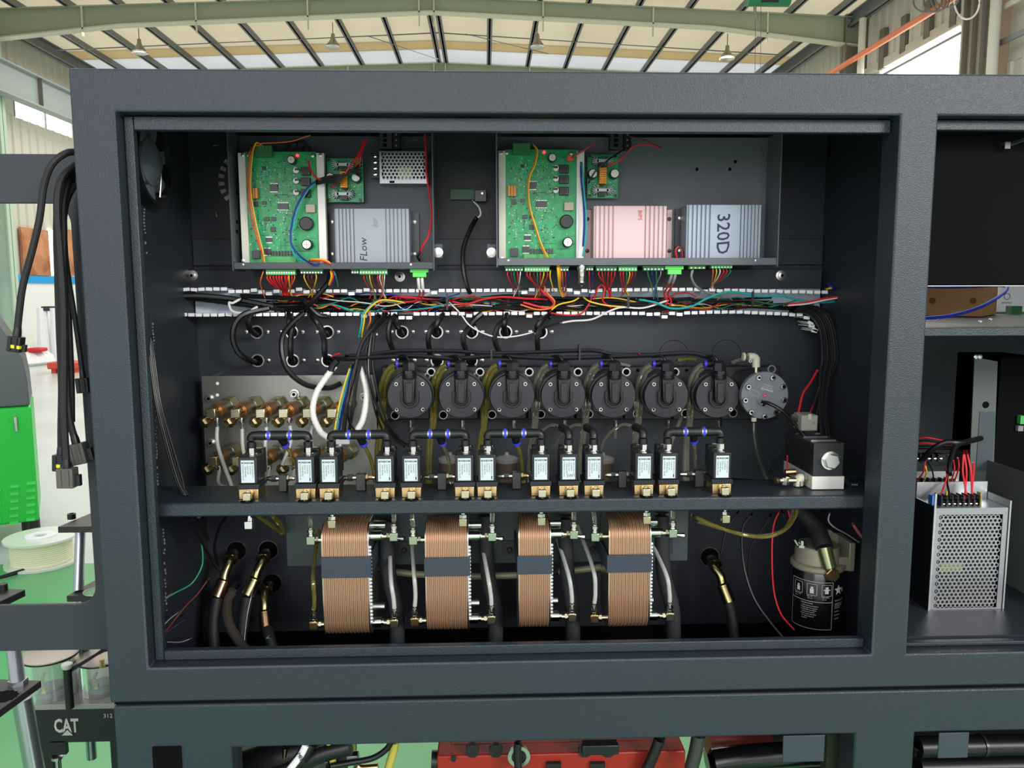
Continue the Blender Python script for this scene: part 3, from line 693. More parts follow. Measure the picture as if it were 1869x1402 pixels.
G().box((x1+0.001, PY-0.002, z0-0.002), (x1+0.0035, PY+0.062, z1+0.012)).build('side_plate', ALU, psu)
G().box((x0, PY+0.058, z0), (x1, PY+0.06, z1+0.03)).build('rear_plate', ALU, psu)
G().box((x0, PY+0.002, z1-0.002), (x1, PY+0.058, z1-0.0003)).build('top_ledge', ALU, psu)
G().box((x0, PY+0.002, z0), (x1, PY+0.058, z0+0.001)).build('bottom_plate', ALU, psu)
G().box((x0+0.008, PY+0.012, z0+0.004), (x1-0.008, PY+0.055, z1-0.02)).build('inner_board', mat('psu_inner', (30, 31, 32), 0.6), psu)
a = P(1716, 1027, PY+0.004); b = P(1756, 1044, PY+0.004)
G().box((a.x, PY+0.004, b.z), (b.x, PY+0.006, a.z)).build('rating_label', mat('yellow_label', (190, 196, 110), 0.5), psu)
tb0 = P(1713, 920, PY+0.02); tb1 = P(1782, 920, PY+0.02); tw = (tb1.x-tb0.x)/7
g = G(); g.box((tb0.x, PY+0.015, z1), (tb1.x, PY+0.03, z1+0.008)); g.build('terminal_strip', BLACK, psu)
for i in range(8):
    G().box((tb0.x+i*tw-0.0009, PY+0.011, z1), (tb0.x+i*tw+0.0009, PY+0.032, z1+0.018)).build('divider', BLACK, psu)
for i in range(7):
    for yy, zz in ((PY+0.014, 0.004), (PY+0.023, 0.012)):
        c = Vector((tb0.x+(i+.5)*tw, yy, z1+zz)); G().lathe(c, (0, -0.6, 0.8), [(0, 0.0032), (0.0015, 0.0032), (0.0025, 0.002), (0.0026, 0)], 10).build('terminal_screw', CHROME, psu)
a = P(1702, 908, PY+0.02); G().box((a.x, PY+0.02, z1), (a.x+0.007, PY+0.032, z1+0.016)).build('blue_terminal', mat('blue_part', (60, 120, 200), 0.5), psu, label='blue adjustment part')
a = P(1793, 914, PY+0.02); G().box((a.x-0.004, PY+0.02, z1), (a.x-0.001, PY+0.03, z1+0.02)).build('yellow_tab', mat('olive_tab', (150, 140, 60), 0.5), psu, label='olive yellow tab')
# second supply behind
PY2 = 0.30
psu2 = thing('power_supply', 'second power supply half hidden behind the big perforated one', 'power supply', P(1710, 880, PY2))
a = P(1675, 800+90, PY2); b = P(1792, 858, PY2)
G().box((a.x, PY2, P(1700, 897, PY2).z), (b.x, PY2+0.003, P(1700, 880, PY2).z)).build('mounting_flange', ALU, psu2)
for px in (1683, 1782):
    c = P(px, 893, PY2); G().cyl(c+Vector((0, 0.001, 0)), c+Vector((0, -0.0006, 0)), 0.0024, 10).build('screw_hole', DARK, psu2)
G().box((a.x, PY2+0.006, P(1700, 900, PY2).z), (P(1755, 858, PY2).x, PY2+0.05, P(1700, 862, PY2).z)).build('housing', ALU, psu2)
for row, py in enumerate((881, 843)):
    x_a = P(1672, py, PY2).x; 
    for i in range(6):
        G().box((x_a+i*0.0115, PY2-0.002+row*0.03, P(1700, py+6, PY2).z), (x_a+i*0.0115+0.002, PY2+0.012+row*0.03, P(1700, py-9, PY2).z)).build('divider', BLACK, psu2)
        c = Vector((x_a+i*0.0115+0.0065, PY2-0.001+row*0.03, P(1700, py, PY2).z)); G().lathe(c, (0, -1, 0.4), [(0, 0.0034), (0.0016, 0.0034), (0.0025, 0.002), (0.0026, 0)], 10).build('terminal_screw', CHROME, psu2)
    G().box((x_a, PY2+0.004+row*0.03, P(1700, py+7, PY2).z), (x_a+0.075, PY2+0.02+row*0.03, P(1700, py-6, PY2).z)).build('terminal_strip', BLACK, psu2)
# bracket sheet with hole and black drives
BYs = 0.34
sh = thing('tall_bracket_sheet', 'tall grey sheet-metal bracket with round hole behind the power supply', 'bracket', P(1800, 880, BYs))
SHM = mat('bracket_sheet', (84, 89, 87), 0.5)
pl = [(P(1779, 652, BYs).x, P(1779, 652, BYs).z), (P(1821, 660, BYs).x, P(1821, 660, BYs).z), (P(1812, 900, BYs).x, P(1812, 900, BYs).z), (P(1768, 900, BYs).x, P(1768, 900, BYs).z)]
G().prism(pl, BYs, BYs+0.0025).build('sheet', SHM, sh)
c = P(1799, 739, BYs); G().cyl(c+Vector((0, 0.0005, 0)), c+Vector((0, -0.0006, 0)), 0.0065, 20).build('hole', DARK, sh)
G().pb(1785, 752, 1814, 860, BYs-0.0012, BYs-0.0002).build('grey_label', mat('dull_label', (60, 72, 78), 0.5), sh)
for px in (1780, 1787):
    c = P(px, 651, BYs-0.002); G().lathe(c, (0, -1, 0), [(0, 0.005), (0.004, 0.005), (0.005, 0.003), (0.005, 0)], 6).build('nut', STEEL, sh)
y0_ = 0.28
sh2 = thing('lower_bracket_sheet', 'dark grey sheet with bright edge right of the perforated supply', 'bracket', P(1838, 1050, y0_))
G().box((P(1836, 900, y0_).x, 0.12, P(1836, 1110, 0.2).z), (P(1836, 900, y0_).x+0.002, 0.45, P(1836, 872, 0.2).z)).build('sheet', SHM, sh2)
G().box((P(1836, 900, y0_).x-0.0005, 0.1185, P(1836, 1110, 0.2).z), (P(1836, 900, y0_).x+0.0025, 0.1198, P(1836, 872, 0.2).z)).build('bright_edge', ALU, sh2)
dr = thing('servo_drive', 'tall black drive unit with green plug at the right edge', 'drive', P(1850, 880, 0.36))
G().box((P(1824, 700, .36).x, 0.36, P(1840, 888, .36).z), (P(1824, 700, .36).x+0.09, 0.5, P(1840, 653, .36).z)).build('housing', DARK, dr, 0.002)
c = P(1860, 765, .36); G().box((c.x-0.004, 0.35, c.z-0.008), (c.x+0.004, 0.3598, c.z+0.008)).build('green_plug', TERM, dr)
c = P(1859, 781, .36); G().box((c.x-0.006, 0.352, c.z-0.005), (c.x+0.004, 0.3598, c.z+0.005)).build('grey_plug', GRY, dr)
tag(G().tube(PP([(1785, 1108, .2), (1815, 1135, .18), (1860, 1158, .16), (1900, 1165, .15)]), 0.009, 12).build('corrugated_conduit', RUBBER), 'black corrugated conduit on the floor of the right compartment', 'conduit')
# wires of the right compartment
def rw(pts, m, lab, r=0.0013, g_=None): return wire(pts, r, m, 'wire', lab, 'wire', g_)
zz = 914
for i, (x0_, xm, x1_) in enumerate(((1759, 1757, 1765), (1759, 1764, 1761), (1764, 1772, 1775), (1776, 1777, 1773))):
    rw([(x0_, 822+(22 if i == 3 else 0), .2), (xm, 860, .19), ((xm+x1_)/2, 885, .18), (x1_, 912, PY+0.02)], RED, 'red wire dropping to the right-hand terminals of the perforated supply', 0.0016, 'red supply wires')
rw([(1715, 909, PY+.02), (1722, 890, .19), (1728, 870, .2), (1726, 855, .24)], RED, 'single red wire at the leftmost screw of the perforated supply')
rw([(1727, 908, PY+.02), (1729, 895, .18), (1730, 878, .2), (1731, 865, .22)], YEL, 'yellow wire dropping to the perforated supply terminals')
rw([(1734, 907, PY+.02), (1731, 893, .18), (1729, 875, .2), (1735, 830, .24)], BLK, 'black wire dropping to the perforated supply terminals', 0.0018)
rw([(1674, 877, .29), (1685, 862, .27), (1689, 842, .27)], RED, 'red wire at the rear supply terminals')
rw([(1686, 879, .29), (1691, 862, .27), (1689, 850, .27)], YEL, 'yellow wire at the rear supply terminals')
rw([(1704, 873, .29), (1701, 858, .28), (1693, 843, .27)], BLK, 'black wire at the rear supply terminals')
for i in range(5):
    rw([(1660, 804+i*4, .32), (1690, 799+i*5, .3), (1720, 804+i*4, .29), (1750, 808+i*3, .27)], (RED, BLK, RED, BLK, BLK)[i], 'red wire running left from the black bundle over the rear supply' if i in (0, 2) else 'black wire running left from the black bundle over the rear supply', 0.0014, 'wires over the rear supply')
tag(G().tube(PP([(1680, 842, .28), (1700, 822, .26), (1725, 808, .25), (1755, 808, .25), (1790, 800, .3)]), 0.005, 10).build('sleeved_bundle', RUBBER), 'thick black sleeved cable bundle arching above the power supplies', 'cable')
tag(G().tube(PP([(1733, 868, .21), (1734, 845, .22), (1742, 818, .24), (1760, 806, .26)]), 0.0042, 10).build('sleeved_bundle', RUBBER), 'short black sleeved branch dropping to the perforated supply', 'cable')
for i, (x, y_) in enumerate(((1732, 840), (1740, 850), (1748, 845))):
    rw([(x, y_-10, .27), (x+2, y_+8, .26), (x-6, y_+34, .28)], RED, 'short red wire between the two supplies', 0.0013, 'red wires between the two supplies')
# ================================================================== ELECTRONICS TRAYS
TB = 0.30
def tray(x0, x1, ztop_px, zlip0, zlip1, name_label, left_wide, right_wide, m):
    t = thing('mounting_tray', name_label, 'tray', P((x0+x1)/2, zlip1, 0.24))
    zt = cZT-0.03; zb = P((x0+x1)/2, zlip1, 0.24).z; zl = P((x0+x1)/2, zlip0, 0.24).z
    a = P(x0, 400, 0.24).x; b = P(x1, 400, 0.24).x
    ztr = zt
    G().box((a, TB, zb), (b, TB+0.002, ztr)).build('back_plate', m, t)
    G().box((a, 0.24, zb), (b, TB, zb+0.002)).build('bottom_flange', m, t)
    G().box((a, 0.238, zb), (b, 0.24, zl)).build('front_lip', m, t, 0.0004)
    G().box((a-0.002, 0.235, zb-0.003), (a, TB+0.002, ztr)).build('left_flange', m, t)
    G().box((b, 0.235, zb-0.003), (b+0.002, TB+0.002, ztr)).build('right_flange', m, t)
    for px in (x0+20, x1-40):
        c = P(px, (zlip0+zlip1)/2-2, 0.238); G().lathe(c, (0, -1, 0), [(0, 0.002), (0.001, 0.0018), (0.0012, 0)], 10).build('rivet', STEEL, t)
    return t
TM = mat('tray_coat', (66, 70, 76), 0.42, spec=0.45); TM2 = mat('tray_coat_light', (92, 97, 102), 0.42, spec=0.45)
tray1 = tray(424, 790, 240, 479, 491, 'left mounting tray carrying a green board and the grey finned driver marked FLOW', 1, 1, TM)
tray2 = tray(908, 1419, 240, 471, 484, 'right wide mounting tray carrying a green board with the pink and grey finned drivers', 1, 1, TM2)
for (px, py, tr) in ((800, 461, tray1), (897, 461, tray2)):
    c = P(px, py, 0.25)
    s_ = G().lathe(c, (0, -1, 0), [(0, 0.0082), (0.0015, 0.0082), (0.002, 0.0045), (0.0045, 0.0045), (0.005, 0.0)], 20).build('washer_screw', STEEL, tr)
    x2 = P(793 if tr is tray1 else 906, 461, 0.25).x
    G().box((c.x-0.007, 0.2505, c.z-0.009), (c.x+0.007, 0.2525, c.z+0.014)).build('ear', TM, tr)
for px, py in ((1272, 309), (1342, 295), (1332, 309)):
    c = P(px, py, TB); G().cyl(c+Vector((0, 0.0003, 0)), c+Vector((0, -0.0005, 0)), 0.003, 12).build('hole', DARK, tray2)
for py in (330, 352, 405, 423):
    c = PX(432, py, P(424, 400, 0.24).x)
    G().box((c.x+0.0002, c.y-0.004, c.z-0.003), (c.x+0.001, c.y+0.004, c.z+0.003)).build('slot', DARK, tray1)

# circuit boards: built in a local pixel frame; fx maps photo pixels of board 1 to the board plane
def circuit_board(lab, ox, oy, flip):
    BY = 0.27; q = lambda px, py, Y=BY: P(px+ox, py+oy, Y)
    t = thing('circuit_board', lab, 'circuit board', q(520, 484))
    def pb(g, x0, y0, x1, y1, d0, d1): return g.pb(x0+ox, y0+oy, x1+ox, y1+oy, BY-d1, BY-d0)
    pb(G(), 450, 277, 580, 484, 0.0, 0.002).build('board', PCB, t)
    pb(G(), 438, 279, 451, 480, -0.006, 0.006).build('side_rail', mat('cream_rail', (206, 204, 190), 0.5), t, 0.0006)
    pb(G(), 580, 279, 594, 480, -0.006, 0.006).build('side_rail', ALUW, t, 0.0006)
    for px, py in ((443, 283), (585, 283), (453, 283), (571, 284), (444, 476)):
        c = q(px, py, BY-0.0063); G().lathe(c, (0, -1, 0), [(0, 0.003), (0.0015, 0.003), (0.0018, 0.0015), (0.0018, 0)], 12).build('screw', STEEL, t)
    # top terminal block
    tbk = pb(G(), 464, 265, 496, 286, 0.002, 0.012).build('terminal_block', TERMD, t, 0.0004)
    for i in range(5):
        c = q(468+i*6, 269, BY-0.0123); G().cyl(c, c+Vector((0, 0.0006, 0)), 0.0013, 8).build('screw_head', STEEL, tbk)
    # electrolytic capacitors
    for (px, py, r) in ((535, 294, 7.2), (563, 447, 9)):
        c = q(px, py, BY-0.002); cp = G().lathe(c, (0, -1, 0), [(0, k(BY, r)), (0.0015, k(BY, r*0.9)), (0.003, k(BY, r)), (0.013, k(BY, r)), (0.014, k(BY, r*0.85))], 20).build('capacitor', BLACK, t)
        G().cyl(c+Vector((0, -0.0139, 0)), c+Vector((0, -0.0145, 0)), k(BY, r*0.82), 20).build('capacitor_top', ALUW, cp)
        g = G(); d = Vector((0, -0.01455, 0)); rr_ = k(BY, r*0.7)
        g.box((c.x-rr_, c.y-0.0148, c.z-0.0002), (c.x+rr_, c.y-0.0145, c.z+0.0002)); g.box((c.x-0.0002, c.y-0.0148, c.z-rr_), (c.x+0.0002, c.y-0.0145, c.z+rr_)); g.build('vent_cross', GRY, cp)
    # inductors with small capacitor beside
    for py in (312, 331, 352):
        pb(G(), 549, py-7, 566, py+8, 0.002, 0.009).build('inductor', BLACKM, t, 0.001)
        c = q(557, py, BY-0.009); G().cyl(c, c+Vector((0, -0.0012, 0)), k(BY, 6), 16).build('inductor_core', BLACK, t)
        c = q(542, py, BY-0.002); cp = G().cyl(c, c+Vector((0, -0.007, 0)), k(BY, 5), 16).build('capacitor', ALUW, t)
        pb(G(), 538, py-5, 546, py-1, 0.0091, 0.0094).build('polarity_mark', BLACK, cp)
    # buzzer
    c = q(561, 409, BY-0.002); bz = G().lathe(c, (0, -1, 0), [(0, k(BY, 12)), (0.010, k(BY, 12)), (0.011, k(BY, 10.5)), (0.0111, 0)], 24).build('buzzer', BLACK, t)
    # chips
    for (x0, y0, x1, y1, dd, mm, nm) in ((493, 336, 507, 349, 0.003, BLACKM, 'chip'), (507, 371, 526, 382, 0.003, BLACKM, 'chip'), (558, 373, 575, 388, 0.006, mat('shielded_coil', (150, 142, 124), 0.45, 0.5), 'power_inductor'),
            (455, 343, 470, 362, 0.009, ORANGEP, 'fuse_block'), (482, 396, 491, 403, 0.003, BLACKM, 'chip'), (495, 396, 503, 403, 0.003, BLACKM, 'chip'), (482, 454, 494, 465, 0.004, BLACKM, 'chip'), (460, 457, 474, 472, 0.006, BLACKM, 'inductor'),
            (478, 367, 486, 373, 0.002, BLACKM, 'chip'), (478, 304, 485, 310, 0.002, BLACKM, 'chip'), (462, 368, 470, 377, 0.003, BLACKM, 'chip'), (494, 414, 503, 423, 0.002, BLACKM, 'chip'), (485, 434, 497, 442, 0.002, BLACKM, 'chip')):
        o = pb(G(), x0, y0, x1, y1, 0.002, 0.002+dd).build(nm, mm, t, 0.0003)
        if nm == 'fuse_block':
            for s_ in (1, 2): pb(G(), x0+s_*5-0.6, y0, x0+s_*5+0.6, y1, 0.002+dd, 0.0025+dd).build('rib', mat('dark_orange', (150, 84, 30), 0.5), o)
        if nm == 'chip' and x1-x0 > 11:
            g = G()
            for i in range(7):
                xx = x0+1+i*(x1-x0-2)/6; pb(g, xx-0.5, y0-2, xx+0.5, y0, 0.002, 0.003); pb(g, xx-0.5, y1, xx+0.5, y1+2, 0.002, 0.003)
            g.build('pins', STEEL, o, kind='stuff')
    for i in range(8):
        x_ = 496+i*5.5; pb(G(), x_, 458, x_+3, 467, 0.002, 0.005).build('resistor', BLACKM, t)
    # tiny surface parts
    rnd = random.Random(11)
    for (mm, nm, n_, sc_) in ((ALUW, 'small_pads', 190, 0.9), (BLACKM, 'small_components', 150, 1.3), (mat('solder_tan', (150, 140, 96), 0.4), 'small_capacitors', 60, 1.0), (mat('silkscreen_white', (190, 214, 200), 0.6), 'printed_marks', 120, 0.7)):
        g = G()
        for i in range(n_):
            px = rnd.uniform(455, 534) if rnd.random() < .72 else rnd.uniform(530, 576); py = rnd.choice((rnd.uniform(290, 366), rnd.uniform(300, 420), rnd.uniform(385, 470)))
            w_, h_ = (rnd.uniform(1.0, 2.6)*sc_, rnd.uniform(0.7, 1.6)*sc_)
            if rnd.random() < .5: w_, h_ = h_, w_
            if 545 < px < 578 and (300 < py < 362 or 370 < py < 425 or py > 435): continue
            th = 0.0003 if nm == 'printed_marks' else 0.0012
            pb(g, px, py, px+w_, py+h_, 0.002, 0.002+th)
        g.build(nm, mm, t, kind='stuff')
    # tracks: slightly raised darker green
    g = G()
    for i in range(26):
        px = rnd.uniform(456, 570); py = rnd.uniform(292, 460); L_ = rnd.uniform(8, 34)
        if rnd.random() < .5: pb(g, px, py, px+0.8, min(py+L_, 476), 0.002, 0.0022)
        else: pb(g, px, py, min(px+L_, 577), py+0.8, 0.002, 0.0022)
    g.build('tracks', PCBD, t, kind='stuff')
    # LED and its lit lens
    c = q(543 if not flip else 521, 284 if not flip else 282, BY-0.002); G().lathe(c, (0, -1, 0), [(0, 0.0022), (0.003, 0.0022), (0.005, 0.0012), (0.0054, 0)], 12).build('led', LEDR, t)
    # inner light-green header near the bottom lip
    pb(G(), 484, 468, 540, 481, 0.002, 0.012).build('header_socket', TERM, t, 0.0004)
    text('ECU-B V1.4', 0.0032, q(470, 430, BY-0.0023), mat('silkscreen_white', (190, 214, 200), 0.6), t, rot=(math.pi/2, -math.pi/2, 0))
    return t
pcb1 = circuit_board('green controller board with red lit lamp in the left tray', 0, 0, False)
pcb2 = circuit_board('green controller board with red lit lamp in the right tray', 472, -4, True)

# small converter boards with star heat sinks and toroid
def converter(lab, x0, y0, x1, y1):
    BY = 0.285; t = thing('converter_board', lab, 'circuit board', P((x0+x1)/2, y1, BY)); W_ = x1-x0; H_ = y1-y0
    G().pb(x0, y0, x1, y1, BY-0.002, BY).build('board', PCB, t)
    for px, py in ((x0+4, y1-4), (x1-5, y1-4), (x0+4, y0+4), (x1-5, y0+4)):
        c = P(px, py, BY-0.002); G().lathe(c, (0, -1, 0), [(0, 0.0028), (0.002, 0.0028), (0.0024, 0)], 6).build('standoff', BLACKM, t)
    for sy in (y0+14, y1-13):
        g = G(); cx_ = (x0+x1)/2-2
        c = P(cx_, sy, BY-0.0025); kx = k(BY)
        g.box((c.x-10*kx, c.y-0.014, c.z-2*kx), (c.x+10*kx, c.y, c.z+3*kx))
        for s_ in (-1, 1):
            for a_ in (-60, -38, -18, 0, 18, 38, 60):
                L_ = (12 if abs(a_) < 50 else 9)*kx; dx = math.cos(math.radians(a_))*L_*s_; dz = math.sin(math.radians(a_))*L_
                bx_ = c.x+s_*7*kx
                g.prism([(bx_, c.z-0.5*kx), (bx_+dx, c.z+dz-0.5*kx), (bx_+dx, c.z+dz+0.6*kx), (bx_, c.z+0.8*kx)], c.y-0.014, c.y)
        g.build('heat_sink', mat('sink_metal', (176, 178, 180), 0.5, 0.7), t)
        G().pb(cx_-6, sy+1, cx_+6, sy+9, BY-0.012, BY-0.003).build('regulator', BLACK, t)
    for px in (x0+W_*0.14, x1-W_*0.16):
        py = y0+H_*0.47; c = P(px, py, BY-0.002); r = k(BY, 8.2)
        cp = G().lathe(c, (0, -1, 0), [(0, r), (0.0015, r*.9), (0.003, r), (0.017, r), (0.018, r*.85)], 20).build('capacitor', BLACK, t)
        G().cyl(c+Vector((0, -0.0178, 0)), c+Vector((0, -0.0184, 0)), r*.84, 20).build('capacitor_top', ALUW, cp)
    # toroid standing upright
    cx_ = (x0+x1)/2-1; c0 = P(cx_, (y0+y1)/2, BY-0.010); tr_ = G(); R1, R2 = k(BY, 9), k(BY, 3.6)
    ringp = [[c0+Vector((0, (R1+R2*math.cos(b))*math.cos(a)*0.8, (R1+R2*math.cos(b))*math.sin(a)*1.35))+Vector((R2*1.4*math.sin(b), 0, 0)) for b in [2*math.pi*j/10 for j in range(10)]] for a in [2*math.pi*i/24 for i in range(24)]]
    tr_.loft(ringp, closed=True); to = tr_.build('toroid', mat('toroid_core', (130, 70, 24), 0.4), t)
    for i in range(9):
        g = G(); zc = c0.z+(i-4)*k(BY, 3.1); g.box((c0.x-R2*1.75, c0.y-R1*1.05-0.001, zc-k(BY, 1.0)), (c0.x+R2*1.75, c0.y-R1*0.4, zc+k(BY, 1.0))); g.build('winding', YELC, to)
    g = G(); rnd = random.Random(5)
    for i in range(40): px = rnd.uniform(x0+3, x1-4); py = rnd.uniform(y1-34, y1-3); g.pb(px, py, px+1.6, py+1.2, BY-0.003, BY-0.002)
    g.build('small_pads', ALUW, t, kind='stuff')
    return t
G_c1 = converter('small green converter board with star heat sinks beside the left perforated supply', 597, 289, 663, 369)
G_c2 = converter('small green converter board with star heat sinks above the pink driver', 1072, 282, 1128, 362)

# small perforated supply, left tray
sp = thing('power_supply', 'small perforated steel power supply in the upper left tray', 'power supply', P(737, 337, 0.262))
A = P(692, 276, 0.262); B = P(780, 335, 0.262)
g = G(); bn = perforated(g, A.x+0.002, B.x-0.001, B.z+0.0065, A.z-0.001, 0.262, 0.263, 0.0063, 0.37); g.build('perforated_cover', PERF, sp, kind='stuff')
g = G(); g.box((A.x, 0.262, B.z), (A.x+0.0035, 0.263, A.z)); g.box((B.x-0.003, 0.262, B.z), (B.x, 0.263, A.z)); g.box((A.x+0.0035, 0.262, A.z-0.0018), (B.x-0.003, 0.263, A.z)); g.box((A.x+0.0035, 0.262, B.z), (B.x-0.003, 0.263, B.z+0.0075)); g.build('cover_border', PERF, sp)
G().box((A.x, 0.2635, B.z), (A.x+0.001, 0.299, A.z)).build('side_plate', ALU, sp); G().box((B.x-0.001, 0.2635, B.z), (B.x, 0.299, A.z)).build('side_plate', ALU, sp); G().box((A.x+0.001, 0.2635, B.z), (B.x-0.001, 0.299, B.z+0.001)).build('bottom_plate', ALU, sp)
G().box((A.x+0.004, 0.27, B.z+0.004), (B.x-0.004, 0.298, A.z-0.003)).build('inner_board', mat('psu_inner', (30, 31, 32), 0.6), sp)
a = P(727, 305, 0.266); b = P(752, 328, 0.266); G().box((a.x, 0.266, b.z), (b.x, 0.268, a.z)).build('transformer', mat('yellow_label', (190, 196, 110), 0.5), sp)
c = P(715, 332, 0.2619); G().pb(711, 330, 720, 334, 0.2612, 0.2619).build('slot', DARK, sp)
for i in range(4):
    py = 284+i*11; G().pb(679, py-5, 691, py-3, 0.264, 0.275).build('divider', BLACK, sp)
    c = P(685, py+1, 0.2655); G().lathe(c, (0, -1, 0), [(0, 0.0028), (0.0015, 0.0028), (0.002, 0)], 8).build('terminal_screw', CHROME, sp)
G().pb(678, 279, 691, 325, 0.2665, 0.28).build('terminal_strip', BLACK, sp)
# white connector clusters hanging at the top (parts of boards above the opening)
for (x0, lab, trx) in ((692, 'left', 0), (1114, 'right', 0)):
    t = thing('panel_socket', 'dark grey socket block at the top of the %s tray, half hidden by the rail' % lab, 'socket', P(x0+20, 262, 0.29))
    G().pb(x0, 238, x0+24, 272, 0.28, 0.2995).build('body', GUN, t, 0.001)
    for i in range(3): G().pb(x0+7, 244+i*9, x0+14, 250+i*9, 0.279, 0.2799).build('slot', DARK, t)
    G().pb(x0+25, 238, x0+38, 272, 0.276, 0.2995).build('terminal_strip', BLACK, t)
    for i in range(3):
        c = P(x0+31, 246+i*10, 0.276); G().cyl(c, c+Vector((0, -0.001, 0)), 0.0018, 8).build('screw_head', STEEL, t)
# dark ring fan behind board 1
c = P(543, 282, TB-0.004)
t = thing('ring_speaker', 'black spoked ring behind the left green board near the lit lamp', 'fan guard', c)
G().ring(c, (0, -1, 0), k(TB, 25), k(TB, 20), 0.003, 32).build('outer_ring', BLACK, t); G().ring(c, (0, -1, 0), k(TB, 13), k(TB, 9), 0.003, 24).build('inner_ring', BLACK, t)
for a_ in range(8):
    a = a_*math.pi/4; G().tube([c+Vector((k(TB, 12)*math.cos(a), -0.0015, k(TB, 12)*math.sin(a))), c+Vector((k(TB, 21)*math.cos(a), -0.0015, k(TB, 21)*math.sin(a)))], 0.0012, 6, 0).build('spoke', BLACK, t)

# finned driver boxes
def driver(lab, x0, x1, y0, flat0, flat1, m, fl, fr, n_l, n_r, ybot=480, depth=0.045):
    Yf = TB-depth-0.001; t = thing('driver_box', lab, 'driver', P((x0+x1)/2, ybot, Yf))
    a = P(x0, y0, Yf); b = P(x1, ybot, Yf); zb = b.z; xl, xr = P(x0, 430, Yf).x, P(x1, 430, Yf).x; f0, f1 = P(flat0, 430, Yf).x, P(flat1, 430, Yf).x
    poly = [(xl, TB-0.003), (xl, Yf+0.003)]
    def grooves(u0, u1, n_):
        out = []; p = (u1-u0)/n_
        for i in range(n_):
            s_ = u0+i*p; out += [(s_, Yf+0.0036), (s_+p*0.32, Yf+0.0036), (s_+p*0.36, Yf), (s_+p*0.96, Yf)]
        return out
    poly += grooves(xl+0.001, f0, n_l)+[(f0, Yf), (f1, Yf)]
    p = (xr-0.001-f1)/n_r
    for i in range(n_r): s_ = f1+i*p; poly += [(s_, Yf+0.0036), (s_+p*0.32, Yf+0.0036), (s_+p*0.36, Yf), (s_+p*0.96, Yf)]
    poly += [(xr, Yf+0.003), (xr, TB-0.003)]
    G().prismz(poly[::-1] if True else poly, zb, a.z).build('finned_body', m, t, flat=True)
    for (u0, u1) in (fl, fr):
        if u0 is None: continue
        q0, q1 = P(u0, 430, TB-0.006).x, P(u1, 430, TB-0.006).x; zt_ = P(x0, y0+7, TB-0.006).z
        f_ = G().box((q0, TB-0.006, zb), (q1, TB-0.001, zt_)).build('mounting_flange', m if m is PINKBOX else BLACKM, t)
        for py in (y0+24, ybot-16):
            c = P((u0+u1)/2, py, TB-0.006); G().lathe(c, (0, -1, 0), [(0, 0.0036), (0.0015, 0.0034), (0.002, 0.0015), (0.0021, 0)], 12).build('screw', STEEL if m is not PINKBOX else BLACKM, f_)
    return t, Yf
GREYBOX2 = GREYBOX
d1, Yf1 = driver('grey finned driver box with FLOW handwritten on it', 611, 748, 381, 652, 704, GREYBOX, (598, 613), (748, 765), 6, 6)
INKB = mat('marker_blue', (34, 44, 84), 0.6); INKR = mat('marker_red', (206, 60, 78), 0.6)
text('FLow', 0.0175, P(664, 456, Yf1-0.0004), INKB, d1, rot=(math.pi/2, -math.pi/2, 0), name='handwriting', shear=0.15)
text('BIP', 0.011, P(686, 408, Yf1-0.0004), GRY, d1, rot=(math.pi/2, -math.pi/2, 0.0), name='faded_handwriting', shear=0.3)
d2, Yf2 = driver('pale pink finned driver box with red handwriting', 1084, 1217, 376, 1125, 1176, PINKBOX, (1062, 1082), (1217, 1226), 5, 5, ybot=474)
text('BIPS', 0.0095, P(1168, 393, Yf2-0.0004), INKR, d2, rot=(math.pi/2, math.pi/2, 0), name='handwriting')
d3, Yf3 = driver('grey finned driver box with 320D handwritten on it', 1253, 1389, 374, 1301, 1350, BLUEBOX, (1232, 1250), (None, None), 6, 6, ybot=474)
text('320D', 0.031, P(1319, 428, Yf3-0.0004), INKB, d3, rot=(math.pi/2, math.pi/2, 0), name='handwriting', shear=-0.1, offset=0.0002)

# ---------------------------------------------------------------- plugs under the trays
def plug(x0, x1, y0, y1, m, n, lab, wide=False, screws=True, Y=0.25):
    t = thing('terminal_plug', lab, 'plug', P((x0+x1)/2, y1, Y))
    if wide:
        G().pb(x0, y0, x1, y0+(y1-y0)*.42, Y, Y+0.012).build('housing', m, t, 0.0006)
        G().pb(x0+(x1-x0)*.15, y0+(y1-y0)*.42, x1-(x1-x0)*.12, y1, Y+0.001, Y+0.011).build('plug_body', m, t, 0.0006)
    else:
        G().pb(x0, y0, x1, y1, Y, Y+0.012).build('housing', m, t, 0.0006)
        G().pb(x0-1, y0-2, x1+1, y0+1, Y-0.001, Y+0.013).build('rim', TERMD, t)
        for i in range(n):
            c = P(x0+(i+.5)*(x1-x0)/n, (y0+y1)/2+1, Y); G().cyl(c+Vector((0, 0.0004, 0)), c+Vector((0, -0.0006, 0)), 0.0014 if screws else 0.0011, 8).build('screw_head', STEEL if screws else DARK, t)
    return t
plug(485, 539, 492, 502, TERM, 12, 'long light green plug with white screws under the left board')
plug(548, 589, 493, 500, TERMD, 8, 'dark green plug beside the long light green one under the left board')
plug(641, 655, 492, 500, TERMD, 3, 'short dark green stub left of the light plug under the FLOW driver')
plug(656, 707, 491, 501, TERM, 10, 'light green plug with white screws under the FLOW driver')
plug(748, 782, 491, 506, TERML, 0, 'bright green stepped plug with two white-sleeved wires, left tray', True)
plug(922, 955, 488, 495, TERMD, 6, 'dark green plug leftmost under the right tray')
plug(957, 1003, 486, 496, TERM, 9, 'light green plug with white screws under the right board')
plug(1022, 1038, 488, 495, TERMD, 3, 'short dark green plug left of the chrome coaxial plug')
plug(1069, 1083, 487, 494, TERMD, 3, 'short dark green plug right of the chrome coaxial plug')
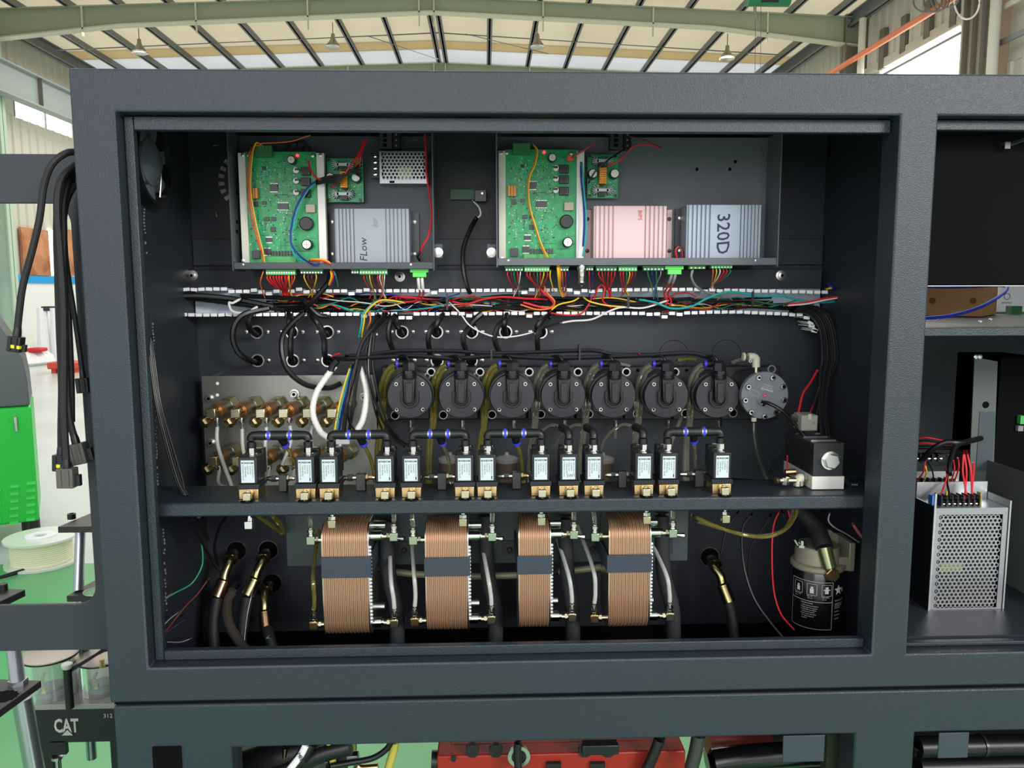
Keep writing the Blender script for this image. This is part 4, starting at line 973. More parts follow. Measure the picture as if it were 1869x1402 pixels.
plug(1088, 1126, 487, 495, TERMD, 6, 'dark green plug under the left half of the pink driver')
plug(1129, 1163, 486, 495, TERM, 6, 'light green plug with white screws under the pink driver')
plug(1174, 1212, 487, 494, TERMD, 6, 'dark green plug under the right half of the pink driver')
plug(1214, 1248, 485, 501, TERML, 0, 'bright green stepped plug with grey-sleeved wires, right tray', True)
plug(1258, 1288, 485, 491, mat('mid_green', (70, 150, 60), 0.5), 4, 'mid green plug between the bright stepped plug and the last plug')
plug(1298, 1337, 483, 490, TERM, 7, 'rightmost light green plug under the 320D driver')
# chrome coaxial plug
c = P(1062, 484, 0.235); t = thing('coaxial_plug', 'chrome coaxial plug hanging under the right tray', 'plug', P(1062, 525, 0.235)); zl_ = k(0.235)
G().lathe(c, (0, 0, -1), [(0, zl_*6), (zl_*2, zl_*6), (zl_*2.2, zl_*9), (zl_*6, zl_*9.3), (zl_*8, zl_*8.5), (zl_*8.2, zl_*7), (zl_*20, zl_*7), (zl_*22, zl_*6)], 20).build('barrel', CHROME, t)
G().lathe(c+Vector((0, 0, -zl_*22)), (0, 0, -1), [(0, zl_*6), (zl_*7, zl_*5.5), (zl_*7.2, zl_*6.5), (zl_*10, zl_*6), (zl_*13, zl_*3), (zl_*16, zl_*2)], 20).build('clamp_sleeve', CHROME, t)

# ---------------------------------------------------------------- slotted wiring duct
DY0, DY1 = 0.305, 0.355
duct = thing('wiring_duct', 'pale grey slotted wiring duct with white finger tips across the back wall', 'duct', P(890, 577, DY0))
xl = P(266, 550, DY0).x; xr = P(1530, 550, DY0).x
xl = max(xl, wXL+0.002); xr = min(xr, wXR-0.003)
zt_ = P(900, 528, DY0).z; zb_ = P(900, 574, DY0).z
G().box((xl, DY1, zb_-0.001), (xr, DY1+0.0025, zt_)).build('duct_back', DUCT, duct)
rnd = random.Random(21)
def finger(px, py, up, ang=0.0, w_=10.9):
    c = P(px, py, DY0); kw = k(DY0)
    g = G(); dz = -0.001 if up else 0.001
    g.box((c.x-w_*kw/2, DY0-0.002, c.z-3.0*kw), (c.x+w_*kw/2, DY0+0.001, c.z+3.0*kw))
    g.box((c.x-w_*kw*0.42, DY0+0.001, c.z-(0.9*kw)), (c.x+w_*kw*0.42, DY1, c.z+0.9*kw))
    if ang:
        g.xf(Matrix.Translation(c) @ Matrix.Rotation(ang, 4, 'Y') @ Matrix.Translation(-c))
    g.build('finger', WHITE, duct, 0.0004)
top_skip = {}
def ytop(px): return 530+(px-270)*0.0035+(3*math.sin(px*0.011)) if px < 420 else (532-(px-420)*0.0042 if px < 1250 else 528+(px-1250)*0.022)
def ybot_(px): return 575-(px-270)*0.004 if px < 900 else (572 if px < 1180 else (574-4*math.sin((px-1180)/80*0.9) if px < 1330 else 569+(px-1330)*0.045))
px = 272
while px < 1512:
    j = rnd.choice((0, 0, 0, 0, rnd.uniform(-4, 5))) if 400 < px < 1350 else rnd.uniform(-.5, .5)
    finger(px, ytop(px)+j, True, rnd.uniform(-.03, .03)+(0 if not j else rnd.uniform(-.08, .08))); px += 13.7
px = 281
while px < 1462:
    j = rnd.choice((0, 0, 0, 0, rnd.uniform(-3, 7))) if 440 < px < 1250 else rnd.uniform(-.5, .5)
    if not (1000 < px < 1018): finger(px, ybot_(px)+j, False, rnd.uniform(-.03, .03)+(0 if not j else rnd.uniform(-.08, .08)))
    px += 13.7
for (px, py, a) in ((1472, 580, .1), (1479, 590, .5), (1481, 595, .1), (1487, 602, .5), (1486, 604, .2)): finger(px, py, False, a, 11)
# open pale left end of the duct
g = G(); g.box((xl, DY1-0.004, zb_+0.003), (P(520, 550, DY1).x, DY1-0.001, zt_-0.006)); g.build('duct_floor', DUCT, duct)
c = P(348, 552, DY1-0.0045); G().box((c.x-0.0055, DY1-0.0055, c.z-0.0022), (c.x+0.0055, DY1-0.0042, c.z+0.0022)).build('slot', DARK, duct, 0.001)
g = G(); c = P(277, 592, DY0); g.box((c.x-0.009, DY0, c.z-0.003), (c.x+0.006, DY0+0.004, c.z+0.012)); g.build('duct_end', DUCT, duct)

# ---------------------------------------------------------------- cable ports with rings on the back wall
def port(px, py, lab):
    c = P(px, py, cDE); t = thing('cable_port', lab, 'cable port', c)
    G().ring(c, (0, -1, 0), k(cDE, 12), k(cDE, 9.6), 0.003, 28).build('ring', STEEL, t)
    G().cyl(c+Vector((0, -0.0002, 0)), c+Vector((0, -0.0012, 0)), k(cDE, 9.5), 24).build('port_hole', DARK, t)
    for s_ in (-1, 1):
        q = P(px+s_*19.5, py, cDE); b_ = G().lathe(q, (0, -1, 0), [(0, 0.0042), (0.0022, 0.0038), (0.003, 0.002), (0.003, 0)], 12).build('screw', STEEL, t)
        G().box((q.x-0.0026, q.y-0.0035, q.z-0.0005), (q.x+0.0026, q.y-0.003, q.z+0.0005)).build('screw_slot', DARK, b_)
ordn = ('first', 'second', 'third', 'fourth', 'fifth', 'sixth', 'seventh', 'eighth')
topx = (469, 533, 598, 734, 797, 861, 923, 987)
for i, px in enumerate(topx): port(px, 606, 'ringed cable port, %s from the left in the upper row' % ordn[i])
for i, px in enumerate((471, 535, 599, 737, 798, 860)): port(px, 658, 'ringed cable port, %s from the left in the lower row' % ordn[i])

# ---------------------------------------------------------------- stainless plate with brass fittings
SP_Y = 0.30
plate = thing('fitting_plate', 'brushed stainless plate on the lower left back wall carrying brass fittings', 'plate', P(500, 860, SP_Y))
poly = []
a = P(367, 686, SP_Y); b = P(690, 865, SP_Y)
G().box((a.x, SP_Y, b.z-0.02), (b.x, SP_Y+0.002, a.z)).build('sheet', STAIN, plate, 0.0008)
for px, py, nm in ((397, 700, 'hole'), (397, 721, 'hole')):
    c = P(px, py, SP_Y); G().cyl(c+Vector((0, 0.0003, 0)), c+Vector((0, -0.0004, 0)), 0.0028, 12).build('hole', WHITE, plate)
for px, py in ((383, 727), (538, 719), (386, 808), (665, 725)):
    c = P(px, py, SP_Y-0.002); d_ = Vector((0, -1, 0)); b_ = G().lathe(c, d_, [(0, 0.0085), (0.0015, 0.0085), (0.0016, 0.0062), (0.007, 0.0062), (0.008, 0.005), (0.008, 0)], 18).build('bolt', STEEL, plate)
    G().cyl(c+d_*0.0078, c+d_*0.0086, 0.003, 6).build('bolt_socket', DARK, b_)
for s_ in ((378, 690), (378, 860)): 
    c = P(s_[0], s_[1], SP_Y+0.002); G().cyl(c, (c.x, cDE, c.z), 0.004, 8).build('standoff', STEEL, plate)
rnd = random.Random(4)
def brass_fitting(lab, px, py, lower):
    c = P(px+5, py-2, SP_Y); t = thing('brass_fitting', lab, 'fitting', c); q_ = 1.28
    dr_ = Vector((-0.46, -1, -0.20)).normalized()
    G().lathe(c, dr_, [(0, 0.0118*q_), (0.012*q_, 0.0118*q_)], 6).build('bulkhead_nut', OLIVE, t)
    G().lathe(c+dr_*0.012*q_, dr_, [(0, 0.0095*q_), (0.010*q_, 0.0095*q_)], 16).build('collar', STEEL, t)
    for j in range(5):
        m0 = c+dr_*(0.022+j*0.0022)*q_
        G().ring(m0, dr_, (0.0098-0.0004*(j % 2))*q_, 0.007*q_, 0.0018*q_, 18).build('spring_clip', mat('brass_coil', (204, 160, 118), 0.3, 0.9), t)
    e = c+dr_*0.040*q_
    G().lathe(c+dr_*0.033*q_, dr_, [(0, 0.0075*q_), (0.012*q_, 0.0075*q_)], 12).build('stem', BRASS, t)
    G().box((e.x-0.0078, e.y-0.012, e.z-0.008), (e.x+0.0078, e.y+0.002, e.z+0.0075)).build('elbow_block', NIBR, t, 0.0012)
    G().lathe(Vector((e.x-0.009, e.y-0.002, e.z-0.014)), (-0.5, -0.8, -0.3), [(-0.004, 0.009), (0.009, 0.0105), (0.012, 0.0075)], 6).build('plug_nut', mat('aged_brass', (150, 134, 100), 0.32, 1.0), t)
    q = Vector((e.x+0.0085, e.y-0.004, e.z-0.008))
    G().lathe(q, (0, 0, -1), [(0, 0.0036), (0.002, 0.0036), (0.0021, 0.0052), (0.006, 0.0052), (0.0061, 0.004), (0.009, 0.004)], 12).build('hose_nut', CHROME, t)
    return q+Vector((0, 0, -0.009))
fx = (421, 464, 508, 548, 590, 633); outs = []
for i, px in enumerate(fx): outs.append(brass_fitting('olive brass fitting, %s from the left in the upper row on the stainless plate' % ordn[i], px, 738, False))
outs2 = []
for i, px in enumerate((424, 466, 512, 556, 596, 637)): outs2.append(brass_fitting('olive brass fitting, %s from the left in the lower row on the stainless plate' % ordn[i], px, 822, True))
ends = ((424, 890, .20), (476, 875, .22), (485, 860, .22), (515, 850, .22), (573, 830, .2), (607, 850, .22))
mids = ((398, 815, .24), (446, 830, .24), (484, 815, .24), (531, 805, .24), (567, 800, .24), (620, 820, .24))
for i, o_ in enumerate(outs):
    tag(G().tube([o_, P(*mids[i]), P(*ends[i])], k(.25, 3.4), 8).build('feed_tube', TUBEW), 'milky tube dropping from the %s upper brass fitting on the stainless plate' % ordn[i], 'tube')
for i, o_ in enumerate(outs2[:1]+outs2[2:4]):
    tag(G().tube([o_, o_+Vector((0.006, -0.02, -0.02)), P((432, 532, 575)[i], 893, .2)], k(.25, 3.0), 8).build('feed_tube', TUBEW), 'short milky tube under the %s lower brass fitting' % ('first', 'third', 'fourth')[i], 'tube')
# ================================================================== FLOW PUMPS
def K(n, Y): return k(Y, n)
def pump(cx, i):
    Yb, Yt = 0.325, 0.25; c = P(cx, 723, Yt); t = thing('flow_sensor', 'round black flow sensor with gland tower, %s from the left in the row of seven' % ordn[i], 'flow sensor', c, 'row of round flow sensors')
    r = 0.0402
    G().lathe((c.x, Yb, c.z), (0, -1, 0), [(0, r*1.0), (0.05, r*1.0)], 40).build('body', BLACKM, t)
    G().lathe((c.x, Yb-0.0502, c.z), (0, -1, 0), [(0, r*1.02), (0.004, r*1.02), (0.006, r*0.985)], 40).build('rim', mat('rim_metal', (96, 100, 106), 0.25, 0.8), t)
    G().lathe((c.x, Yt+0.0186, c.z), (0, -1, 0), [(0, r*0.97), (0.016, r*0.97), (0.0186, r*0.94)], 40).build('cover', BLACKM, t)
    # raised U boss: ring around a pocket, opening upwards
    kk = K(1, Yt); outer = arc(c.x, c.z-5*kk, 17*kk, 180, 360, 18); inner = arc(c.x, c.z-5*kk, 12*kk, 360, 180, 18)
    ztp = c.z+36*kk
    G().prism([(c.x-17*kk, c.z+8*kk)]+outer+[(c.x+17*kk, c.z+8*kk), (c.x+12.5*kk, c.z+12*kk), (c.x+12.5*kk, c.z+34*kk), (c.x+11*kk, c.z+34*kk), (c.x+11*kk, c.z+4*kk)]+inner+[(c.x-11*kk, c.z+4*kk), (c.x-11*kk, c.z+34*kk), (c.x-12.5*kk, c.z+34*kk), (c.x-12.5*kk, c.z+12*kk)], Yt-0.006, Yt-0.0002).build('boss', BLACK, t, 0.0008)
    # vertical housing
    G().prism([(c.x-9*kk, c.z-7*kk), (c.x-4*kk, c.z-13*kk), (c.x+4*kk, c.z-13*kk), (c.x+9*kk, c.z-7*kk), (c.x+11*kk, c.z+34*kk), (c.x-11*kk, c.z+34*kk)], Yt-0.014, Yt-0.0004).build('housing', BLACK, t, 0.0012)
    G().prism([(c.x-6*kk, c.z-6*kk), (c.x, c.z-12*kk), (c.x+6*kk, c.z-6*kk), (c.x+6*kk, c.z+26*kk), (c.x-6*kk, c.z+26*kk)], Yt-0.0165, Yt-0.0142).build('front_ridge', mat('ridge_black', (32, 36, 40), 0.4), t, 0.0008)
    # gland stack
    g0 = Vector((c.x, Yt-0.006, c.z+32*kk))
    G().lathe(g0, (0, 0, 1), [(0, 12*kk), (3*kk, 13*kk), (6*kk, 13*kk), (6.1*kk, 11*kk), (8*kk, 11*kk), (8.1*kk, 13.5*kk), (11*kk, 13.5*kk)], 24).build('gland_base', BLACK, t)
    G().lathe(g0+Vector((0, 0, 11*kk)), (0, 0, 1), [(0, 12.5*kk), (5*kk, 12.5*kk)], 6, math.pi/6).build('gland_nut', BLACK, t)
    G().lathe(g0+Vector((0, 0, 16.5*kk)), (0, 0, 1), [(0, 12.5*kk), (13*kk, 12*kk), (17*kk, 9*kk), (19*kk, 5*kk)], 6).build('gland_cap', BLACK, t)
    for dx in (-24, 24):
        for dz in (-24.5, 22.5):
            q = Vector((c.x+dx*kk, Yt, c.z+dz*kk)); b_ = G().lathe(q, (0, -1, 0), [(-0.001, 4.3*kk), (0.003, 4.3*kk), (0.004, 3.6*kk), (0.0041, 0)], 16).build('screw', CHROME, t)
            G().cyl(q+Vector((0, -0.0039, 0)), q+Vector((0, -0.0044, 0)), 1.9*kk, 6).build('screw_socket', DARK, b_)
    return t, g0
pxs7 = (748, 842, 935, 1028, 1120, 1216, 1310)
gl = []
for i, cx in enumerate(pxs7): gl.append(pump(cx, i)[1])
# base plates in row, one each
upr = (787, 876, 966, 1055, 1143, 1232, 1408); lor = (721, 809, 898, 987, 1075, 1163, 1251, 1338)
for i in range(8):
    Yb = 0.326; xa = 697+i*88.6; cxp = xa+44
    if i == 7: 
        t = thing('pump_base', 'black base block behind the round silver-bolted flow meter', 'base block', P(cxp, 766, Yb)); x1 = 1422; x0 = 1318
    else:
        t = thing('pump_base', 'black base block behind the %s flow sensor from the left' % ordn[i], 'base block', P(cxp, 766, Yb), 'sensor base blocks'); x0 = xa; x1 = xa+87
    G().pb(x0, 669, x1, 766, Yb, 0.358).build('block', BLACKM, t, 0.002)
    if i < 7:
        u = upr[i] if i < 6 else 1320
        if i < 6:
            c = P(u, 679, Yb); G().ring(c+Vector((0, 0.0005, 0)), (0, -1, 0), k(Yb, 8), k(Yb, 5.6), 0.002, 24).build('bushing', STEEL, t); G().cyl(c, c+Vector((0, -0.0006, 0)), k(Yb, 5.6), 20).build('bore', DARK, t)
            c = P(u+21, 676, Yb); G().cyl(c, c+Vector((0, -0.0005, 0)), k(Yb, 3.2), 14).build('bore', DARK, t)
    c = P(lor[i], 758-(4*i/7), Yb); G().ring(c+Vector((0, 0.0005, 0)), (0, -1, 0), k(Yb, 8), k(Yb, 6.6), 0.001, 24).build('bushing', STEEL, t); G().cyl(c, c+Vector((0, -0.0006, 0)), k(Yb, 6.5), 20).build('bore', DARK, t)
    if i == 7:
        c = P(1408, 674, Yb); G().ring(c, (0, -1, 0), k(Yb, 8), k(Yb, 5.6), 0.002, 24).build('bushing', STEEL, t)
# clear tubes looping behind each sensor from push fittings
for i, cx in enumerate(pxs7):
    Yq = 0.275
    x = cx; z = 0
    f0 = P(cx-9 if i else cx-10, 664, 0.265)
    t = thing('push_connector', 'black push-in connector with blue collet at the top left of the %s flow sensor' % ordn[i], 'connector', f0, 'push-in connectors above the sensors')
    G().cyl(P(cx-20, 664, .268), P(cx+2, 664, .268), k(.268, 6.5), 14).build('body', BLACK, t)
    G().cyl(P(cx-25, 664, .268), P(cx-20.5, 664, .268), k(.268, 7.2), 14).build('collet', VIO, t)
    # two nested tube arcs down the left side
    for j, off in enumerate((0, 9)):
        x0 = cx-24
        pts = [P(x0, 664+off*0.7, .268), P(cx-40+off*.4, 674+off*.8, .272), P(cx-52+off*.8, 700+off*.5, .28), P(cx-54+off*.9, 735, .29), P(cx-54+off*.5, 775, .27), P(cx-60+off*.5, 812, .24), P(cx-61+off*.5, 886, .20)]
        tag(G().tube(pts, k(.27, 3.9), 9).build('clear_tube', TUBEY if i in (0, 1, 2) else TUBEC), '%s tube curving down the left side of the %s flow sensor, %s of two' % ('yellow-stained clear' if i in (0, 1, 2) else 'clear', ordn[i], ('outer', 'inner')[j]), 'tube', 'tubes around the flow sensors')
    a = P(cx+3, 770, .27)
    tt = thing('tube_stub', 'chrome tube stub just below the %s flow sensor' % ordn[i], 'fitting', a, 'stubs below the sensors')
    G().cyl(P(cx+3, 767, .30), P(cx+3, 779, .30), k(.3, 4.5), 10).build('barb', CHROME, tt)
    G().cyl(P(cx+3, 779, .30), P(cx+3, 800, .30), k(.3, 3.6), 10).build('tube_end', TUBEC, tt)
# straight clear tubes between
for (x, y0, x1, y1, lab) in ((1097, 775, 1100, 860, 'sixth'),):
    pass
tag(G().tube(PP([(1245, 760, .28), (1228, 800, .26), (1212, 850, .24)]), k(.26, 3.6), 8).build('clear_tube', TUBEC), 'clear glossy tube between the sixth and seventh sensors running down', 'tube')
tag(G().tube(PP([(1330, 664, .28), (1355, 655, .28), (1372, 648, .27)]), k(.26, 3), 8).build('clear_tube', TUBEC), 'clear tube entering the ivory elbow above the round meter', 'tube')
tag(G().tube(PP([(1080, 668, .29), (1110, 662, .29), (1130, 664, .28), (1150, 668, .28)]), k(.26, 2.6), 8).build('clear_tube', TUBEC), 'clear tube between the fourth and fifth sensor glands', 'tube')
tag(G().tube(PP([(1232, 658, .28), (1255, 654, .28), (1270, 656, .27)]), k(.26, 3.4), 8).build('clear_tube', TUBEY), 'yellowish tube joining the seventh sensor connector', 'tube')
# ---------------------------------------------------------------- round flow meter
c = P(1396, 722, 0.235); kk = k(0.235)
fm = thing('round_flow_meter', 'round grey flow meter with nine silver bolts at the right end of the sensor row', 'flow meter', c)
FMG = mat('meter_grey', (116, 121, 128), 0.42, 0.1)
G().lathe((c.x, 0.325, c.z), (0, -1, 0), [(0, 42*kk), (0.078, 42*kk)], 40).build('body', BLACKM, fm)
G().lathe((c.x, 0.2468, c.z), (0, -1, 0), [(0, 44.5*kk), (0.011, 44.5*kk), (0.012, 43.5*kk)], 48).build('cover', FMG, fm)
for (dx, dy) in ((-14, -34), (12, -34), (32, -17), (35, 8), (20, 31), (-1, 39), (-26, 31), (-38, 8), (-33, -17)):
    q = Vector((c.x+dx*kk, 0.2345, c.z-dy*kk)); b_ = G().lathe(q, (0, -1, 0), [(0, 5.2*kk), (0.005, 5.2*kk), (0.006, 4.4*kk), (0.0061, 3*kk)], 18).build('bolt', CHROME, fm)
    G().cyl(q+Vector((0, -0.0055, 0)), q+Vector((0, -0.0066, 0)), 2.6*kk, 6).build('bolt_socket', DARK, b_)
q = Vector((c.x+0*kk, 0.2344, c.z-0*kk)); 
G().cyl(q+Vector((0, 0.0002, 0)), q+Vector((0, -0.0004, 0)), 3.4*kk, 20).build('red_emblem', mat('emblem_red', (225, 30, 70), 0.4), fm)
G().box((q.x-1.6*kk, q.y-0.0007, q.z-0.6*kk), (q.x+1.2*kk, q.y-0.0004, q.z+0.6*kk)).build('emblem_mark', INKW, fm)
ra = math.radians(180-20)
text('RAVIGATEK', 0.0042, q+Vector((3*kk, -0.0002, 11*kk)), INKW, fm, rot=(math.pi/2, math.radians(180-17)*-1, 0), offset=0.0001)
text('Flow meter VZ', 0.003, q+Vector((4*kk, -0.0002, 15*kk)), INKW, fm, rot=(math.pi/2, -math.radians(163), 0))
text('DN 08/40 bar', 0.003, q+Vector((5*kk, -0.0002, 19*kk)), INKW, fm, rot=(math.pi/2, -math.radians(163), 0))
g = G(); el = [(q.x-20*kk+10*kk*math.cos(a)*(1)+0, q.z-1*kk+5*kk*math.sin(a)) for a in [i*math.pi/12 for i in range(24)]]
g.tube([Vector((x_, q.y-0.0002, z_-0.3*(x_-q.x))) for x_, z_ in el+[el[0]]], 0.0003, 4, 0); g.build('printed_oval', INKW, fm)
t = thing('meter_cable', 'black cable with crimped ferrule crossing from the round meter to the valve block', 'cable', P(1386, 732, 0.21))
G().lathe(P(1386, 733, .233), (0.25, -1, -0.1), [(0, 0.004), (0.008, 0.004), (0.0085, 0.0048), (0.014, 0.0048), (0.015, 0.0035)], 14).build('ferrule', CHROME, t)
G().tube(PP([(1391, 734, .212), (1405, 737, .2), (1430, 752, .19), (1456, 780, .16), (1490, 822, .13), (1500, 833, .12)]), 0.0032, 9).build('sheath', RUBBER, t)
G().tube(PP([(1498, 830, .121), (1515, 845, .11), (1535, 868, .1), (1551, 887, .1)]), 0.0052, 9).build('sleeve', BLACK, t)
G().tube(PP([(1492, 822, .127), (1500, 832, .118)]), 0.0035, 8, 0).build('orange_band', ORG, t)
# ivory elbow
t = thing('ivory_elbow', 'ivory plastic push-in elbow above the round flow meter', 'elbow', P(1378, 672, .25))
G().tube(PP([(1358, 651, .25), (1372, 651, .25), (1377, 652, .25), (1380, 655, .25), (1380, 660, .25), (1380, 670, .25)]), k(.25, 7.2), 14, 2).build('elbow_body', IVORY, t)
G().lathe(P(1359, 651, .25), (-1, 0, 0), [(0, k(.25, 8)), (0.003, k(.25, 8)), (0.0035, k(.25, 6))], 16).build('collet', IVORY, t)
c_ = P(1369, 659, .243); G().ring(c_, (0, -1, 0), 0.0028, 0.0014, 0.002, 14).build('eyelet', IVORY, t)
G().cyl(P(1380, 669, .25), P(1380, 680, .25), k(.25, 5), 12).build('stem', NIBR, t)
tag(G().tube(PP([(1376, 765, .24), (1377, 800, .23), (1385, 840, .2), (1400, 878, .14)]), k(.22, 3.6), 8).build('drain_tube', mat('dark_clear_tube', (70, 76, 66), 0.2, 0, trans=0.4)), 'dark clear tube dropping from the bottom of the round flow meter', 'tube')
t = thing('meter_stub', 'small grey push-in stub at the bottom of the round flow meter', 'fitting', P(1376, 768, .24)); G().cyl(P(1376, 762, .24), P(1376, 769, .24), k(.24, 5), 12).build('stub_body', IVORY, t)

# ================================================================== SOLENOID VALVES (one built, the rest copied)
VX = (454, 558, 601, 703, 751, 848, 889, 987, 1038, 1084, 1175, 1220, 1317); VY = 0.068
vk = k(VY)
def vbase(px): q = P(px, 908, VY); return Vector((q.x, VY, zs_t))
b0 = vbase(VX[0])
def make_valve():
    t = thing('solenoid_valve', 'x', 'valve', b0, 'solenoid valves on the shelf'); x, y, z = b0
    G().box((x-18*vk, y, z), (x+18*vk, y+0.04, z+19*vk)).build('brass_body', BRASS, t, 0.0008)
    cg = G(); cg.box((x-20*vk, y-0.001, z+19*vk), (x+20*vk, y+0.043, z+28*vk)); cl_ = cg.build('collar', COIL, t, 0.0006)
    g = G()
    for i in range(9): xx = x+(-18+i*4.5)*vk; g.box((xx-0.7*vk, y-0.0022, z+19.5*vk), (xx+0.7*vk, y-0.001, z+27.5*vk))
    g.build('collar_ribs', COIL, cl_, kind='stuff')
    G().box((x-17*vk, y+0.001, z+28*vk), (x+17*vk, y+0.042, z+79*vk)).build('coil', COIL, t, 0.0015)
    G().box((x-13*vk, y+0.043, z+36*vk), (x+15*vk, y+0.060, z+84*vk)).build('plug_housing', BLACK, t, 0.0015)
    G().box((x-4*vk, y+0.046, z+84*vk), (x+12*vk, y+0.05, z+85.5*vk)).build('gasket_edge', STEEL, t)
    lb = G().box((x-12*vk, y+0.0002, z+31*vk), (x+12*vk, y+0.0009, z+73*vk)).build('label_sticker', LABEL, t)
    text('BONDOM', 4.6*vk, (x, y+0.0001, z+68*vk), INK, lb, depth=0.00006, offset=0.00012, sx=1.05)
    for i, s_ in enumerate(('2W-DC24V-0.5', 'G1/8 PN10', 'DN2.5 24V', 'TEMP 80 IP65', 'SOLENOID VALVE')):
        text(s_, 3.6*vk, (x+(9-i*4.4)*vk, y+0.0001, z+63.5*vk-(0.5*len(s_)*1.9)*vk), INK, lb, rot=(math.pi/2, math.pi/2, 0), depth=0.00004)
    # hex fitting on top
    q = Vector((x+2*vk, y+0.02, z+79*vk))
    G().lathe(q, (0, 0, 1), [(0, 9*vk), (1.5*vk, 9*vk), (1.6*vk, 7*vk), (3*vk, 7*vk)], 20).build('top_washer', CHROME, t)
    G().lathe(q+Vector((0, 0, 3*vk)), (0, 0, 1), [(0, 8.2*vk), (10*vk, 8.2*vk), (10.5*vk, 6.5*vk), (13*vk, 6*vk)], 6, 0.3).build('top_nut', CHROME, t)
    # square elbow in front with hose tail passing the shelf
    e = Vector((x+1.5*vk, y, z))
    G().cyl((e.x, y+0.001, z+11*vk), (e.x, y-0.006, z+11*vk), 6.5*vk, 12).build('elbow_neck', NIBR, t)
    G().box((e.x-7.5*vk, y-0.016, z+1.5*vk), (e.x+7.5*vk, y-0.0055, z+16*vk)).build('elbow_block', NIBR, t, 0.0012)
    G().lathe((e.x, y-0.011, z+0.0002), (0, 0, 1), [(0, 6*vk), (0.0012, 6*vk), (0.0014, 5*vk), (0.0018, 4*vk)], 12).build('elbow_nut', CHROME, t)
    G().cyl((e.x, y-0.011, z+0.0001), (e.x, y-0.011, z+0.0004), 13*vk, 24).build('shelf_hole', DARK, t)
    return t
def between(i): return 'solenoid valve with white printed label, %s from the left on the shelf' % ('first','second','third','fourth','fifth','sixth','seventh','eighth','ninth','tenth','eleventh','twelfth','thirteenth')[i]
valve0 = make_valve(); valve0['label'] = between(0)
valves = [valve0]
for i, px in enumerate(VX[1:], 1):
    valves.append(dup(valve0, vbase(px), between(i)))
q_ = vbase(1038); text('5W1', 8*vk, (q_.x+4*vk, VY+0.00005, zs_t+38*vk), INK, valves[8], name='handwriting', depth=0.00004)
for vi in (1, 3, 4, 6, 9, 11):
    q_ = vbase(VX[vi]); G().box((q_.x+8*vk, VY+0.00002, zs_t+33*vk), (q_.x+10*vk, VY+0.0002, zs_t+39*vk)).build('ink_mark', INK, valves[vi])
# push-in elbows, tees
zE_ = zs_t+ (79+13+22)*vk; YE = VY+0.02
def push_elbow(px, sgn, lab, single=False):
    b = vbase(px); x = b.x+2*vk; z0 = zs_t+92*vk
    t = thing('push_elbow', lab, 'elbow', (x, YE, z0), 'black push-in elbows on the valves')
    G().lathe((x, YE, z0), (0, 0, 1), [(0, 8.2*vk), (11*vk, 8.2*vk), (11.1*vk, 7.6*vk)], 18).build('base_sleeve', BLACK, t)
    if not single:
        G().tube([Vector((x, YE, z0+10*vk)), Vector((x, YE, z0+18*vk)), Vector((x+sgn*2*vk, YE, z0+21.5*vk)), Vector((x+sgn*6*vk, YE, z0+23*vk)), Vector((x+sgn*16*vk, YE, z0+23*vk))], 8.2*vk, 14, 2).build('elbow_body', BLACK, t)
        G().cyl((x+sgn*15*vk, YE, z0+23*vk), (x+sgn*28*vk, YE, z0+23*vk), 8.9*vk, 18).build('socket', BLACK, t)
        G().lathe((x+sgn*28*vk, YE, z0+23*vk), (sgn, 0, 0), [(0, 7.8*vk), (2.4*vk, 7.8*vk)], 18).build('silver_band', STEEL, t)
    else:
        G().tube([Vector((x, YE, z0+10*vk)), Vector((x, YE, z0+17*vk)), Vector((x-1*vk, YE+0.004, z0+24*vk)), Vector((x-5*vk, YE+0.014, z0+27*vk))], 7.6*vk, 14, 2).build('elbow_body', BLACK, t)
        G().lathe((x-5*vk, YE+0.014, z0+27*vk), (-0.4, 1, 0.05), [(0, 8*vk), (0.012, 8*vk)], 18).build('socket', BLACK, t)
    return Vector((x+sgn*30.6*vk, YE, z0+23*vk))
pairs = ((0, 1, 'first'), (2, 3, 'second'), (4, 5, 'third'), (6, 7, 'fourth'), (11, 12, 'fifth'))
